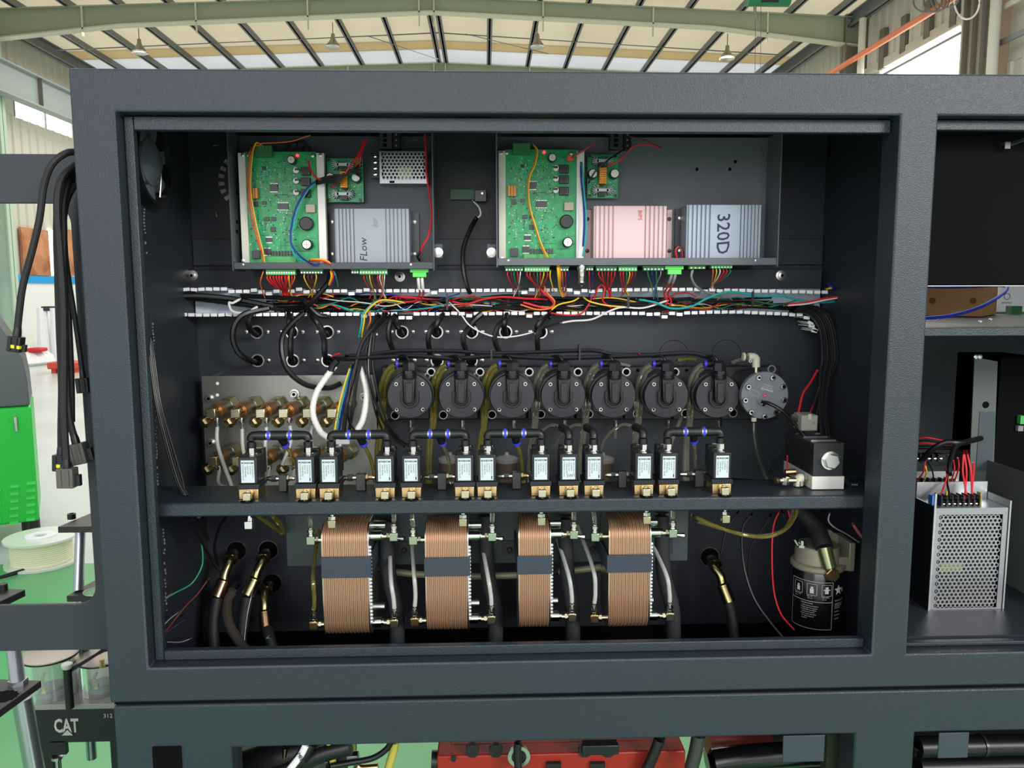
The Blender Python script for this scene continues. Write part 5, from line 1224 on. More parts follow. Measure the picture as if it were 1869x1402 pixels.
for a_, b_, nm in pairs:
    pa = push_elbow(VX[a_], 1, 'black push-in elbow on the left valve of the %s joined pair' % nm); pb2 = push_elbow(VX[b_], -1, 'black push-in elbow on the right valve of the %s joined pair' % nm)
    t = thing('push_tee', 'black push-in tee with blue collets joining the %s pair of valves' % nm, 'tee', ((pa.x+pb2.x)/2, YE, pa.z-0.01), 'black push-in tees')
    g0_ = pa.x; g1_ = pb2.x
    for s_, g_ in ((1, g0_), (-1, g1_)):
        G().cyl((g_, YE, pa.z), (g_+s_*4.5*vk, YE, pa.z), 9.4*vk, 20).build('collet', VIO, t)
        G().cyl((g_+s_*4.6*vk, YE, pa.z), (g_+s_*6.6*vk, YE, pa.z), 8.4*vk, 20).build('silver_band', STEEL, t)
    G().cyl((g0_+6.7*vk, YE, pa.z), (g1_-6.7*vk, YE, pa.z), 9*vk, 20).build('tee_body', BLACK, t)
    mx = (g0_+g1_)/2
    dvec = Vector((0.25, 0.75, -0.9)).normalized()
    G().cyl(Vector((mx, YE+0.004, pa.z-0.003)), Vector((mx, YE+0.004, pa.z-0.003))+dvec*0.016, 7.5*vk, 16).build('branch', BLACK, t)
    e0 = Vector((mx, YE+0.004, pa.z-0.003))+dvec*0.016
    G().cyl(e0, e0+dvec*0.005, 8*vk, 16).build('branch_collet', VIO, t)
    e1 = e0+dvec*0.005
    tag(G().tube([e1, e1+Vector((0.008, 0.02, -0.03)), e1+Vector((0.012, 0.03, -0.07))], 3.6*vk, 8).build('branch_tube', TUBEY if nm in ('first', 'second', 'fourth') else TUBEC), '%s tube leaving the tee of the %s joined pair of valves' % ('yellowish' if nm in ('first', 'second', 'fourth') else 'clear', nm), 'tube')
for i_, nm in ((8, 'ninth'), (9, 'tenth'), (10, 'eleventh')):
    push_elbow(VX[i_], 1, 'short black push-in elbow pointing backwards on the %s valve' % nm, True)
    b = vbase(VX[i_]); p0 = Vector((b.x-5*vk, YE+0.026, zs_t+119*vk))
    tag(G().tube([p0, p0+Vector((-0.02, 0.02, 0.0)), p0+Vector((-0.045, 0.04, -0.03)), p0+Vector((-0.055, 0.05, -0.09))], 3.2*vk, 8).build('clear_tube', TUBEC), 'clear tube curving back from the elbow of the %s valve' % nm, 'tube')
# inline couplings between valves
def coupling(x0, x1, lab, kind):
    Yc = 0.115; zc = zs_t+0.02; a = P(x0, 876, Yc).x; b = P(x1, 876, Yc).x; L = b-a; kc = k(Yc)
    t = thing('inline_coupling', lab, 'coupling', ((a+b)/2, Yc, zs_t), 'couplings between the valves')
    G().lathe((a, Yc, zc), (1, 0, 0), [(0, 3*kc), (L*.1, 4.5*kc), (L*.2, 5*kc)], 12).build('chrome_end', CHROME, t)
    G().lathe((a+L*.2, Yc, zc), (1, 0, 0), [(0, 6.5*kc), (L*.16, 6.5*kc)], 6).build('nut', GUN, t)
    G().lathe((a+L*.36, Yc, zc), (1, 0, 0), [(0, 4.5*kc), (L*.1, 4.5*kc)], 12).build('neck', CHROME, t)
    G().box((a+L*.46, Yc-7*kc, zs_t+0.0003), (a+L*.74, Yc+7*kc, zc+8*kc)).build('block', GUN, t, 0.001)
    G().lathe((a+L*.74, Yc, zc), (1, 0, 0), [(0, 7*kc), (L*.07, 7*kc), (L*.08, 4*kc), (L*.2, 4*kc)], 6).build('brass_nut', BRASS if kind else NIBR, t)
    G().lathe((a+L*.94, Yc, zc), (1, 0, 0), [(0, 3.4*kc), (L*.06, 3.4*kc)], 10).build('end_neck', CHROME, t)
for i, (a_, b_) in enumerate(((486, 538), (622, 684), (772, 830), (908, 966), (1104, 1156), (1241, 1298))):
    coupling(a_, b_, 'metal inline coupling on the shelf, %s gap between valves from the left' % ordn[i], i % 2)
# white funnels / copper cups behind the valves
for (px, lab) in ((822, 'left'), (925, 'middle'), (1100, 'right')):
    Yc = 0.21; c = P(px, 880, Yc); t = thing('blurry_cup', 'reddish brown cup with white rim behind the valves, %s one of three' % lab, 'cup', (c.x, Yc, c.z), 'cups behind the valves')
    G().lathe(c, (0, 0, 1), [(0, 0.014), (0.035, 0.018)], 20).build('cup_body', mat('cup_brown', (110, 88, 78), 0.6), t)
    G().lathe(c+Vector((0, 0, 0.0352)), (0, 0, 1), [(0, 0.019), (0.006, 0.02), (0.009, 0.014), (0.012, 0.004), (0.016, 0.003)], 20).build('white_rim', mat('rim_grey', (150, 148, 144), 0.6), t)
# long thin pipe behind to the right
tag(G().tube([P(1330, 874, .14), P(1440, 878, .13)], 0.0018, 8, 0).build('thin_pipe', BLK), 'thin dark pipe running right from the last valve towards the valve block', 'pipe')
# ---------------------------------------------------------------- proportional valve block, right
Yv = 0.085
vb = thing('proportional_valve', 'large black valve block on an aluminium base at the right end of the shelf', 'valve', P(1495, 896, Yv))
a = P(1486, 812, Yv); b = P(1539, 867, Yv); zb_v = zs_t
xL, xR = P(1484, 850, Yv).x, P(1539, 850, Yv).x
zA_ = P(1510, 811, Yv).z; zM = P(1510, 869, Yv).z
G().box((xL, Yv, zM), (xR, Yv+0.115, zA_)).build('valve_body', COIL, vb, 0.0008)
G().box((xL, Yv-0.0005, zA_+0.0001), (xR, Yv+0.115, zA_+0.0012)).build('top_plate', GUN, vb)
G().box((xL-0.0015, Yv-0.002, zb_v+0.001), (xR+0.002, Yv+0.115, zM-0.0002)).build('aluminium_base', ALUW, vb, 0.0008)
for i in range(3): G().box((xL+0.004, Yv+0.02+i*0.03, zA_+0.0013), (xR-0.004, Yv+0.022+i*0.03, zA_+0.003)).build('top_bar', STEEL, vb)
c = P(1514, 840, Yv); n_ = G().lathe(c, (0, -1, 0), [(0, 0.0145), (0.004, 0.0145), (0.0042, 0.012)], 24).build('large_washer', CHROME, vb); G().lathe(c+Vector((0, -0.0042, 0)), (0, -1, 0), [(0, 0.0125), (0.007, 0.0125), (0.008, 0.011), (0.008, 0.0)], 6, .2).build('large_nut', STEEL, vb)
for px in (1482, 1524):
    G().cyl((P(px, 890, Yv).x, Yv+0.01, zs_t), (P(px, 890, Yv).x, Yv+0.01, zs_t+0.001), 0.005, 12).build('foot_pad', BLACK, vb)
# grey DIN connector on top
t = thing('din_connector', 'grey square solenoid connector standing on the black valve block', 'connector', P(1477, 790, .15))
G().pb(1463, 758, 1493, 787, .145, .18).build('shell', mat('connector_grey', (140, 138, 126), 0.5), t, 0.002)
G().pb(1475, 756, 1481, 766, .1425, .1448).build('latch', mat('connector_grey_light', (170, 168, 155), 0.5), t)
G().pb(1468, 787, 1487, 812, .15, .175).build('stem', BLACK, t)
c = P(1486, 772, .1448); G().cyl(c, c+Vector((0, -0.0012, 0)), 0.0022, 10).build('screw', STEEL, t)
G().cyl(P(1462, 765, .16), P(1450, 762, .175), 0.007, 12).build('cable_gland', OLIVE, t)
# brass elbow cluster left of the block
t = thing('brass_elbow_cluster', 'brass and chrome elbow fittings left of the valve block on the shelf', 'fitting', P(1455, 893, .11))
G().cyl(P(1421, 877, .1), P(1452, 877, .1), 0.0045, 12).build('horizontal_tube', NIBR, t)
G().lathe(P(1420, 877, .098), (-1, -0.5, 0), [(0, 0.0055), (0.005, 0.0055), (0.006, 0.003)], 12).build('end_plug', BRASS, t)
G().cyl(P(1433, 862, .12), P(1452, 861, .12), 0.0048, 12).build('upper_plug', BRASS, t)
G().tube(PP([(1470, 873, .105), (1460, 873, .105), (1457, 877, .105), (1457, 886, .105)]), 0.0075, 12, 2).build('white_elbow', IVORY, t)
G().lathe((P(1457, 886, .105).x, .105, zs_t+0.0005), (0, 0, 1), [(0, 0.006), (0.002, 0.008), (0.010, 0.008)], 6).build('elbow_nut', CHROME, t)
G().lathe(P(1433, 884, .1), (0, 0, 1), [(0, 0.0065), (0.011, 0.0065)], 6).build('chrome_nut', CHROME, t)
c = P(1550, 890, .1); tag(G().lathe((c.x, .1, zs_t+0.004), (1, -0.3, 0), [(0, 0.004), (0.004, 0.004), (0.005, 0.003), (0.012, 0.003)], 10).build('cable_nipple', GUN), 'dark cable nipple right of the aluminium valve base', 'fitting')
# ================================================================== COPPER HEAT EXCHANGERS
def exchanger(lab, x0, x1, ytop, ybot, ys0, ys1, nplates, right_px, lab2, up=True, left_elb=True):
    Yf, Yb = 0.10, 0.185; zt = P(x0, ytop, Yf+0.01).z; zb = P(x0, ybot, Yf).z; xl = av(P(x0, 1000, Yf).x, P(x0, 1130, Yf).x); xr = av(P(x1, 1000, Yf).x, P(x1, 1130, Yf).x)
    t = thing('heat_exchanger', lab, 'heat exchanger', ((xl+xr)/2, (Yf+Yb)/2, zb))
    rad = 0.026
    def prof(off):
        y0, y1, z0, z1 = Yf+off, Yb-off, zb+off, zt-off; pts = []
        for (cy, cz, a0) in ((y0+rad, z1-rad, 180), (y1-rad, z1-rad, 90), (y1-rad, z0+rad, 0), (y0+rad, z0+rad, -90)):
            for i in range(6): a = math.radians(a0-90*i/5); pts.append((cy+rad*math.cos(a), cz+rad*math.sin(a)))
        return pts
    n_ = nplates; p = (xr-xl)/n_; g = G(); gd = G()
    for i in range(n_):
        g.prismx(prof(0.0 if i % 2 else 0.0006), xl+i*p, xl+i*p+p*0.74)
    gd.prismx(prof(0.0020), xl+0.0002, xr-0.0002)
    g.build('plate_stack', COPPERP, t, kind='stuff'); gd.build('braze_core', COPPERD, t)
    # end plates with scalloped steel edge
    G().prismx(prof(-0.0003), xr+0.0002, xr+0.0022).build('end_plate', STEEL, t)
    G().prismx(prof(-0.0001), xl-0.0012, xl-0.0001).build('end_plate', NIBR, t)
    g = G(); z = zt-rad-0.01
    while z > zb+rad:
        g.lathe((xr+0.0022, Yf+0.0035, z), (1, 0, 0), [(0, 0.0026), (0.003, 0.0022), (0.0042, 0.0)], 8); z -= 0.0058
    g.build('crimped_edge', ALUW, t, kind='stuff')
    # strap
    za, zb2 = P(x0, ys0, Yf-0.004).z, P(x0, ys1, Yf-0.004).z
    s_ = G(); xs0, xs1 = P(x0-4, 1035, Yf-.004).x, P(x1+5, 1035, Yf-.004).x
    s_.box((xs0, Yf-0.004, zb2), (xs1, Yf-0.0015, za)); s_.box((xs1-0.0018, Yf-0.0015, zb2), (xs1, 0.232, za)); s_.box((xs0, Yf-0.0015, zb2), (xs0+0.0018, 0.232, za)); s_.box((xs1, 0.2295, zb2), (xs1+0.022, 0.232, za+0.012))
    st = s_.build('strap', STRAP, t, 0.0006)
    # ports
    def elbow(x, y, z, s_, upz, m, labm):
        G().cyl((x, y, z), (x+s_*0.014, y, z), 0.0048, 12).build('nipple', NIBR, t)
        G().lathe((x+s_*0.008, y, z), (s_, 0, 0), [(0, 0.0064), (0.004, 0.0064)], 6).build('nut', NIBR, t)
        G().box((x+s_*0.013, y-0.0068, z-0.0068), (x+s_*0.0265, y+0.0068, z+0.0068)).build('elbow_block', m, t, 0.0012)
        q = Vector((x+s_*0.020, y, z+0.0068))
        G().lathe(q, (0, 0, 1), [(0, 0.0055), (0.003, 0.0055), (0.0032, 0.0045), (0.006, 0.0045), (0.0062, 0.0058), (0.0105, 0.0054), (0.011, 0.0038), (0.013, 0.0036)], 12).build('hose_nut', CHROME, t)
        return q+Vector((0, 0, 0.013))
    z_u = zt-0.022; z_l = zb+0.018
    G().lathe((xr+0.002, Yf+0.018, z_u), (1, 0, 0), [(0, 0.0078), (0.018, 0.0078), (0.019, 0.0066), (0.021, 0.0066)], 20).build('port', CHROME, t)
    G().lathe((xr+0.002, Yf+0.055, z_u+0.006), (1, 0, 0), [(0, 0.0078), (0.020, 0.0078), (0.021, 0.006)], 20).build('port', CHROME, t)
    G().lathe((xr+0.002, Yf+0.018, z_l+0.001), (1, 0, 0), [(0, 0.0078), (0.015, 0.0078), (0.016, 0.0055), (0.019, 0.0055)], 20).build('port', CHROME, t)
    G().lathe((xr+0.002, Yf+0.055, z_l+0.012), (1, 0, 0), [(0, 0.0074), (0.016, 0.0074)], 20).build('port', STEEL, t)
    GB = mat('fitting_green_tint', (150, 164, 140), 0.32, 0.9)
    o1 = elbow(xr+0.020, Yf+0.018, z_u-0.001, 1, 1, GB, ''); o2 = elbow(xr+0.018, Yf+0.018, z_l, 1, 1, NIBR, '')
    G().lathe((xr+0.0465, Yf+0.012, z_u-0.003), (1, -0.3, 0), [(0, 0.003), (0.006, 0.003), (0.0061, 0.0045), (0.011, 0.0045)], 10).build('bleed_screw', CHROME, t)
    res = [o1, o2]
    if left_elb:
        o3 = elbow(xl-0.001, Yf+0.02, z_u-0.006, -1, 1, GB, ''); o4 = elbow(xl-0.001, Yf+0.02, z_l-0.002, -1, 1, BRASS, ''); res += [o3, o4]
    # tubes
    def tb(pts, m, l): tag(G().tube(pts, 0.0034, 8).build('water_tube', m), l, 'tube')
    tb([o1, o1+Vector((0.0, 0.0, 0.015)), Vector((o1.x-0.001, o1.y, zs_b-0.002))], TUBEC, 'clear tube rising to the shelf from the upper right port of '+lab2)
    tb([o2, o2+Vector((-0.001, 0.0, 0.02)), o2+Vector((-0.006, 0.01, 0.05)), Vector((o2.x-0.019, 0.226, o2.z+0.088))], TUBEW, 'milky tube curving up behind from the lower right elbow of '+lab2)
    if left_elb:
        tb([o3, o3+Vector((-0.001, 0.0, 0.012)), Vector((o3.x-0.006, o3.y+0.01, zs_b-0.002))], TUBEC, 'clear tube rising from the upper left elbow of '+lab2)
        tb([o4, o4+Vector((0.002, 0, 0.025)), o4+Vector((-0.001, 0.01, 0.06)), Vector((o4.x-0.014, 0.2345, o4.z+0.098))], TUBEY if lab2.startswith('the first') else TUBEW, 'bent tube rising from the lower left elbow of '+lab2)
    return t
exchanger('widest copper plate heat exchanger, leftmost on the cabinet floor', 590, 672, 957, 1167, 1018, 1056, 24, 690, 'the first heat exchanger')
exchanger('copper plate heat exchanger, second from the left with grey strap', 778, 853, 957, 1160, 1019, 1053, 22, 862, 'the second heat exchanger')
exchanger('narrowest copper plate heat exchanger, third from the left', 948, 1003, 953, 1155, 1016, 1049, 16, 1007, 'the third heat exchanger', left_elb=False)
exchanger('copper plate heat exchanger, rightmost of four with a clear tube curving left', 1112, 1185, 951, 1154, 1014, 1046, 22, 1195, 'the fourth heat exchanger')
# strap lugs on the plate: small black brackets with bolts
for i, (px, py) in enumerate(((738, 1004), (930, 1003), (1082, 1001), (1215, 1000))):
    t = thing('bracket_lug', 'dark bolted lug on the green-grey plate, %s from the left' % ordn[i], 'bracket', P(px, py+12, .232), 'bolted lugs behind the exchangers')
    G().pb(px-13, py-15, px+13, py+11, .2305, .2345).build('tab', PAINT_IN, t); c = P(px, py, .2305); G().lathe(c, (0, -1, 0), [(0, 0.0045), (0.004, 0.0045), (0.005, 0.003), (0.005, 0)], 12).build('bolt', BLACK, t)
# black foam-covered hoses between exchangers
for i, (x, x2, y0) in enumerate(((706, 723, 985), (887, 903, 975), (1032, 1044, 980), (1208, 1227, 975))):
    tag(G().tube(PP([(x, y0-40, .19), (x, y0, .185), (x+4, 1050, .18), (x2, 1110, .17), (x2+2, 1176, .16)]), 0.0125, 14).build('insulated_hose', mat('foam_hose', (38, 40, 42), 0.8)), 'thick matt black hose running down right of the %s heat exchanger' % ordn[i], 'hose', 'thick black hoses beside the exchangers')
# horizontal milky pipes behind
for (pts, l) in (([(686, 1040, .225), (760, 1048, .225), (850, 1052, .225), (945, 1050, .225)], 'milky pipe running behind the first three heat exchangers'), ([(1008, 1045, .225), (1060, 1040, .225), (1108, 1034, .225)], 'milky pipe joining the third and fourth heat exchangers')):
    tag(G().tube(PP(pts), 0.006, 10).build('cross_pipe', mat('milky_pipe', (140, 142, 112), 0.4, 0, trans=0.1)), l, 'pipe')
# small fittings under the shelf
for i, (px, m) in enumerate(((454, CHROME), (606, OLIVE), (845, OLIVE), (988, OLIVE), (1180, OLIVE), (1324, OLIVE))):
    c = P(px, 938, .07); t = thing('drain_fitting', 'small square fitting hanging under the shelf, %s from the left' % ordn[i], 'fitting', (c.x, .07, zs_b-0.026), 'fittings under the shelf')
    G().lathe((c.x, .07, zs_b-0.0005), (0, 0, -1), [(0, 0.003), (0.006, 0.003), (0.0061, 0.006), (0.011, 0.006)], 6).build('nut', CHROME, t)
    G().box((c.x-0.006, .064, zs_b-0.024), (c.x+0.006, .076, zs_b-0.0118)).build('block', m, t, 0.001)
# ================================================================== HYDRAULIC HOSES, LOWER LEFT AND RIGHT
OLB = mat('olive_brass', (150, 142, 100), 0.26, 1.0)
def hyd(lab, hx, hy, nx, ny, mx_, my_, cx0, cy0, cx1, cy1, hpts, col, extra=None):
    c = P(hx, hy, cDE-0.001); t = thing('hydraulic_hose', lab, 'hose', P(hx, hy, .3))
    G().ring(c, (0, -1, 0), k(cDE, 19), k(cDE, 17.5), 0.002, 28).build('hole_rim', STEEL, t); G().cyl(c+Vector((0, 0.0005, 0)), c+Vector((0, -0.0008, 0)), k(cDE, 17.5), 24).build('wall_hole', DARK, t)
    n0 = P(nx, ny, .30); G().cyl(P((hx+nx)/2, (hy+ny)/2, .33), n0, 0.009, 12).build('adapter', BLACK, t)
    dd = (P(mx_, my_, .27)-n0).normalized()
    G().lathe(n0, (0.1, -1, -0.3), [(0, 0.0135), (0.010, 0.0135), (0.011, 0.011)], 6).build('hex_nut', OLB, t)
    G().tube([n0+Vector((0, -0.006, -0.002)), P(nx-1, ny+6, .283), P(mx_, my_, .27), P(cx0, cy0, .265)], 0.0082, 12, 4, ).build('bent_pipe', OLB, t)
    a = P(cx0, cy0, .265); b = P(cx1, cy1, .25)
    G().lathe(a, b-a, [(0, 0.0095), (0.003, 0.0118), (0.006, 0.0118), (0.0065, 0.011), ((b-a).length, 0.0112)], 16).build('crimp_ferrule', col, t)
    G().tube([b-(b-a)*0.2]+[Vector((q_.x, q_.y, max(q_.z, zFl+0.011))) for q_ in [P(*p) for p in hpts]], 0.0098, 12).build('rubber_hose', HOSE, t)
    return t
CR1 = mat('rusty_chrome', (152, 122, 98), 0.25, 1.0)
hyd('hydraulic hose with bent olive pipe, upper left of the lower corner group', 432, 1005, 421, 1017, 411, 1045, 409, 1058, 396, 1090, [(391, 1125, .24), (390, 1165, .23), (395, 1215, .22)], CR1)
hyd('hydraulic hose with bent olive pipe, upper right of the lower corner group', 490, 1004, 481, 1016, 470, 1042, 466, 1055, 451, 1087, [(445, 1130, .24), (440, 1170, .23), (445, 1215, .22)], OLB)
h3 = hyd('hydraulic hose printed WIRE BR, lowest of the lower corner group', 497, 1064, 484, 1074, 483, 1100, 483, 1114, 487, 1150, [(494, 1170, .23), (504, 1200, .22), (512, 1225, .22)], CR1)
text('WIRE BR', 0.009, P(494, 1178, .235-0.011), mat('hose_print', (120, 170, 170), 0.6), h3, rot=(math.pi/2, math.radians(70), 0))
hyd('hydraulic hose with bent olive pipe at the right of the cabinet floor', 1295, 1016, 1302, 1026, 1314, 1050, 1318, 1066, 1331, 1100, [(1336, 1125, .24), (1340, 1160, .23), (1350, 1200, .22)], OLB)
t = thing('clear_hose_pair', 'glossy clear hose on a black barb among the hydraulic hoses', 'hose', P(425, 1070, .28))
G().lathe(P(430, 1066, .3), (-0.3, -1, -0.3), [(0, 0.009), (0.02, 0.008), (0.024, 0.0065)], 14).build('barb', BLACK, t)
G().tube(PP([(425, 1078, .27), (415, 1100, .25), (417, 1135, .22), (432, 1165, .2), (455, 1195, .18), (470, 1215, .17)]), 0.0085, 12).build('clear_hose', mat('glossy_clear_hose', (90, 82, 74), 0.08, 0, trans=0.5), t)
tag(G().tube(PP([(462, 1075, .24), (452, 1120, .22), (447, 1160, .2), (446, 1180, .19)]), 0.0007, 5).build('chain_cord', STEEL), 'thin beaded metal cord hanging among the hydraulic hoses', 'cord')
# ================================================================== FUEL FILTER
FY = 0.13; fc = P(1487, 1156, FY+0.045); fr_ = k(FY+0.03, 48)
ff = thing('fuel_filter', 'black spin-on fuel filter with printed labels under a cast head at lower right', 'filter', (fc.x, FY+0.045, fc.z))
z_t = P(1487, 1051, FY).z; z_b = P(1487, 1158, FY).z; ctr = Vector((fc.x, FY+0.045, 0))
G().lathe((ctr.x, ctr.y, z_b), (0, 0, 1), [(0, fr_*0.92), (0.004, fr_), (z_t-z_b-0.004, fr_), (z_t-z_b, fr_*0.96)], 48).build('canister', mat('gloss_black', (14, 15, 17), 0.18, coat=0.4), ff)
CAST = mat('cast_metal', (150, 146, 126), 0.5, 0.3)
G().lathe((ctr.x, ctr.y, z_t), (0, 0, 1), [(0, fr_*1.01), (0.003, fr_*1.06), (0.009, fr_*1.06), (0.011, fr_*1.0)], 48).build('rim', CAST, ff)
G().lathe((ctr.x-0.002, ctr.y, z_t+0.011), (0, 0, 1), [(0, fr_*0.88), (0.026, fr_*0.84), (0.028, fr_*0.80)], 40).build('head_dome', CAST, ff)
xq0 = P(1505, 1030, FY).x; xq1 = P(1570, 1030, FY).x; zq1 = P(1540, 1025, FY).z; zq0 = P(1540, 1051, FY).z
G().box((xq0, FY+0.02, zq0), (xq1, FY+0.07, zq1)).build('side_arm', CAST, ff, 0.002)
G().box((xq1-0.010, FY+0.018, zq0), (xq1, FY+0.075, P(1560, 998, FY).z)).build('mounting_ear', CAST, ff, 0.0015)
pl = [(P(1520, 1025, FY).x, zq1), (P(1541, 988, FY).x, P(1541, 988, FY).z), (xq1-0.010, P(1560, 998, FY).z), (xq1-0.010, zq1)]
G().prism([(P(1516, 1025, FY).x, zq1), (P(1537, 984, FY).x, P(1541, 984, FY).z), (P(1543, 986, FY).x, P(1543, 986, FY).z), (P(1526, 1025, FY).x, zq1)], FY+0.05, FY+0.06).build('web_rib', CAST, ff)
G().prism(pl, FY+0.062, FY+0.07).build('web_plate', CAST, ff)
c = P(1547, 1004, FY+0.061); G().lathe(c, (0, -1, 0), [(0, 0.008), (0.006, 0.008), (0.007, 0.006)], 14).build('mount_bolt', BLACK, ff)
c = P(1464, 1010, FY+0.03); G().lathe((c.x, c.y, z_t+0.039), (0, 0, 1), [(0, 0.0085), (0.004, 0.0085), (0.0041, 0.004), (0.011, 0.004)], 6).build('bleed_bolt', STEEL, ff)
c = P(1519, 1049, FY-0.004); G().lathe(c+Vector((0, 0.025, 0)), (0, -1, 0), [(0, 0.0115), (0.018, 0.0115), (0.019, 0.009)], 20).build('banjo', GUN, ff)
G().lathe(c+Vector((0, 0.005, 0)), (0, -1, 0), [(0, 0.0118), (0.009, 0.0118), (0.010, 0.0105), (0.010, 0)], 6, 0.25).build('banjo_bolt', BRASS, ff)
a = P(1514, 1036, FY+0.002); b = P(1504, 998, FY+0.01)
G().lathe(a, b-a, [(-0.004, 0.008), (0, 0.0115), ((b-a).length, 0.0122)], 18).build('crimp_sleeve', mat('green_zinc', (158, 166, 122), 0.25, 0.9), ff)
G().tube([b-(b-a)*.1, P(1499, 985, .15), P(1487, 960, .17), P(1462, 935, .19), P(1440, 925, .2)], 0.0145, 14).build('fuel_hose', HOSE, ff)
# printed label wrapped round the canister
def wrap(u, v, h=0.0004):
    th = u/fr_; return (ctr.x+(fr_+h)*math.sin(th), ctr.y-(fr_+h)*math.cos(th), v)
zc0 = z_t-0.010; KF = k(FY)
def wtext(s_, size, u, v, m=INKW, align='LEFT', off=0.0):
    text(s_, size, (0, 0, 0), m, ff, align=align, name='print', depth=0.0, offset=off, warp=lambda x, y, z: wrap(u+x, v+y))
def wline(u0, v0, u1, v1, w_=0.0006):
    g = G(); n_ = 14
    for i in range(n_):
        ua, ub = u0+(u1-u0)*i/n_, u0+(u1-u0)*(i+1)/n_; va, vb = v0+(v1-v0)*i/n_, v0+(v1-v0)*(i+1)/n_
        if abs(u1-u0) > abs(v1-v0): q = [(ua, va-w_/2), (ub, vb-w_/2), (ub, vb+w_/2), (ua, va+w_/2)]
        else: q = [(ua-w_/2, va), (ua+w_/2, va), (ub+w_/2, vb), (ub-w_/2, vb)]
        n = len(g.v); g.v += [wrap(*p) for p in q]; g.f.append((n, n+1, n+2, n+3))
    g.build('print_line', INKW, ff, flat=True)
U0, U1 = -0.062, 0.009; V1 = zc0-0.004; V0 = z_b+0.006; VM = V1-0.034
wline(U0, V1, U1, V1); wline(U0, V0, U1, V0); wline(U0, VM, U1, VM); wline(U1, V0, U1, V1); wline(U0, V0, U0, V1)
for i in range(3):
    ua = U0+0.006+i*0.0235; ub = ua+0.0155; va, vb = V1-0.004, V1-0.023
    for q in ((ua, va, ub, va), (ua, vb, ub, vb), (ua, va, ua, vb), (ub, va, ub, vb)): wline(*q, 0.0005)
    um = (ua+ub)/2
    g = G(); 
    for (du, dv, w_, h_) in (((0, -0.012, .006, .008), (0, -0.006, .004, .003)) if i != 2 else ((0, -0.011, .006, .008), (0, -0.005, .005, .0035), (0, -0.0085, .011, .0015))):
        n = len(g.v); g.v += [wrap(um+du-w_/2, va+dv-h_/2), wrap(um+du+w_/2, va+dv-h_/2), wrap(um+du+w_/2, va+dv+h_/2), wrap(um+du-w_/2, va+dv+h_/2)]; g.f.append((n, n+1, n+2, n+3))
    g.build('pictogram', INKW, ff, flat=True)
    wtext(('APPLY OIL', 'FILL UP', 'TIGHTEN')[i], 0.0028, ua, vb-0.0025)
    wtext(('gasket', 'with fuel', 'by hand')[i], 0.0022, ua+0.001, vb-0.0058)
wtext('INSTRUCTIONS', 0.0028, -0.042, VM-0.004)
for i, s_ in enumerate(('1. Clean the base of adapter', '2. Apply clean oil to gasket', '3. Install filter and tighten', '   by hand until seated', '4. Start engine and check', '   for leaks, replace as', '   required')):
    wtext(s_, 0.0025, -0.042, VM-0.008-i*0.0036)
g = G(); us, vs, rs = 0.021, V1-0.014, 0.0095; pts = []
for i in range(10):
    a = math.pi/2+i*math.pi/5; r = rs if i % 2 == 0 else rs*0.42; pts.append(wrap(us+r*math.cos(a), vs+r*math.sin(a)))
n = 0; g.v = pts+[wrap(us, vs)]; g.f = [(i, (i+1) % 10, 10) for i in range(10)]; g.build('star_emblem', INKW, ff, flat=True)
wtext('B', 0.009, 0.029, vs-0.002, off=0.0003)
for i, (s_, z_) in enumerate((('BAILONG FILTER', .003), ('DIFITE CX', .0044), ('BAILONG', .003), ('S-J FUEL', .003), ('BAILONG', .0028), ('SERVICE', .0028))):
    wtext(s_, z_, 0.014, V1-0.032-i*0.0062)
wline(0.014, V1-0.0412, 0.032, V1-0.0412)
# ================================================================== WIRES
rw_ = random.Random(77)
DW = 0.33
# black cables filling the duct
for i in range(26):
    y0 = rw_.uniform(540, 568); y1 = rw_.uniform(540, 568); x0 = rw_.choice((500, 540, 600, 680)) + rw_.uniform(-20, 20); x1 = rw_.choice((1000, 1250, 1400, 1470))+rw_.uniform(-30, 30)
    pts = []
    n_ = 7
    for j in range(n_+1):
        f = j/n_; pts.append((x0+(x1-x0)*f, y0+(y1-y0)*f+rw_.uniform(-4, 4), DW+rw_.uniform(-.008, .018)))
    wire(pts, rw_.uniform(.0014, .0026), BLK, 'duct_cable', 'black cable lying along the wiring duct', 'cable', 'black cables in the duct')
for i in range(12):
    y0 = rw_.uniform(543, 566); x0 = rw_.uniform(600, 1150); L_ = rw_.uniform(160, 380); pts = [(x0+L_*j/5, y0+rw_.uniform(-6, 6), .309+rw_.uniform(-.004, .004)) for j in range(6)]
    wire(pts, rw_.uniform(.0016, .0028), BLK, 'duct_cable', 'black cable lying along the wiring duct', 'cable', 'black cables in the duct')
# coloured wires in the duct
for (m, nm, n_c, r) in ((RED, 'red', 11, .0012), (WHI, 'white', 6, .0009), (GRN, 'dark green', 7, .0010), (YEL, 'yellow', 6, .0010), (BLU, 'blue', 5, .0010), (CYA, 'teal', 4, .0011), (BRN, 'brown', 6, .0010), (ORG, 'orange', 3, .0010), (GRY, 'grey', 5, .0012)):
    for i in range(n_c):
        x0 = rw_.uniform(480, 1280); L_ = rw_.uniform(90, 240); y0 = rw_.uniform(541, 570); pts = []
        for j in range(6):
            f = j/5; pts.append((min(x0+L_*f, 1490), min(572, max(536, y0+rw_.uniform(-9, 9))), .316+rw_.uniform(-.006, .008)))
        wire(pts, r, m, 'duct_wire', '%s wire lying loosely among the black cables in the duct' % nm, 'wire', '%s wires in the duct' % nm)
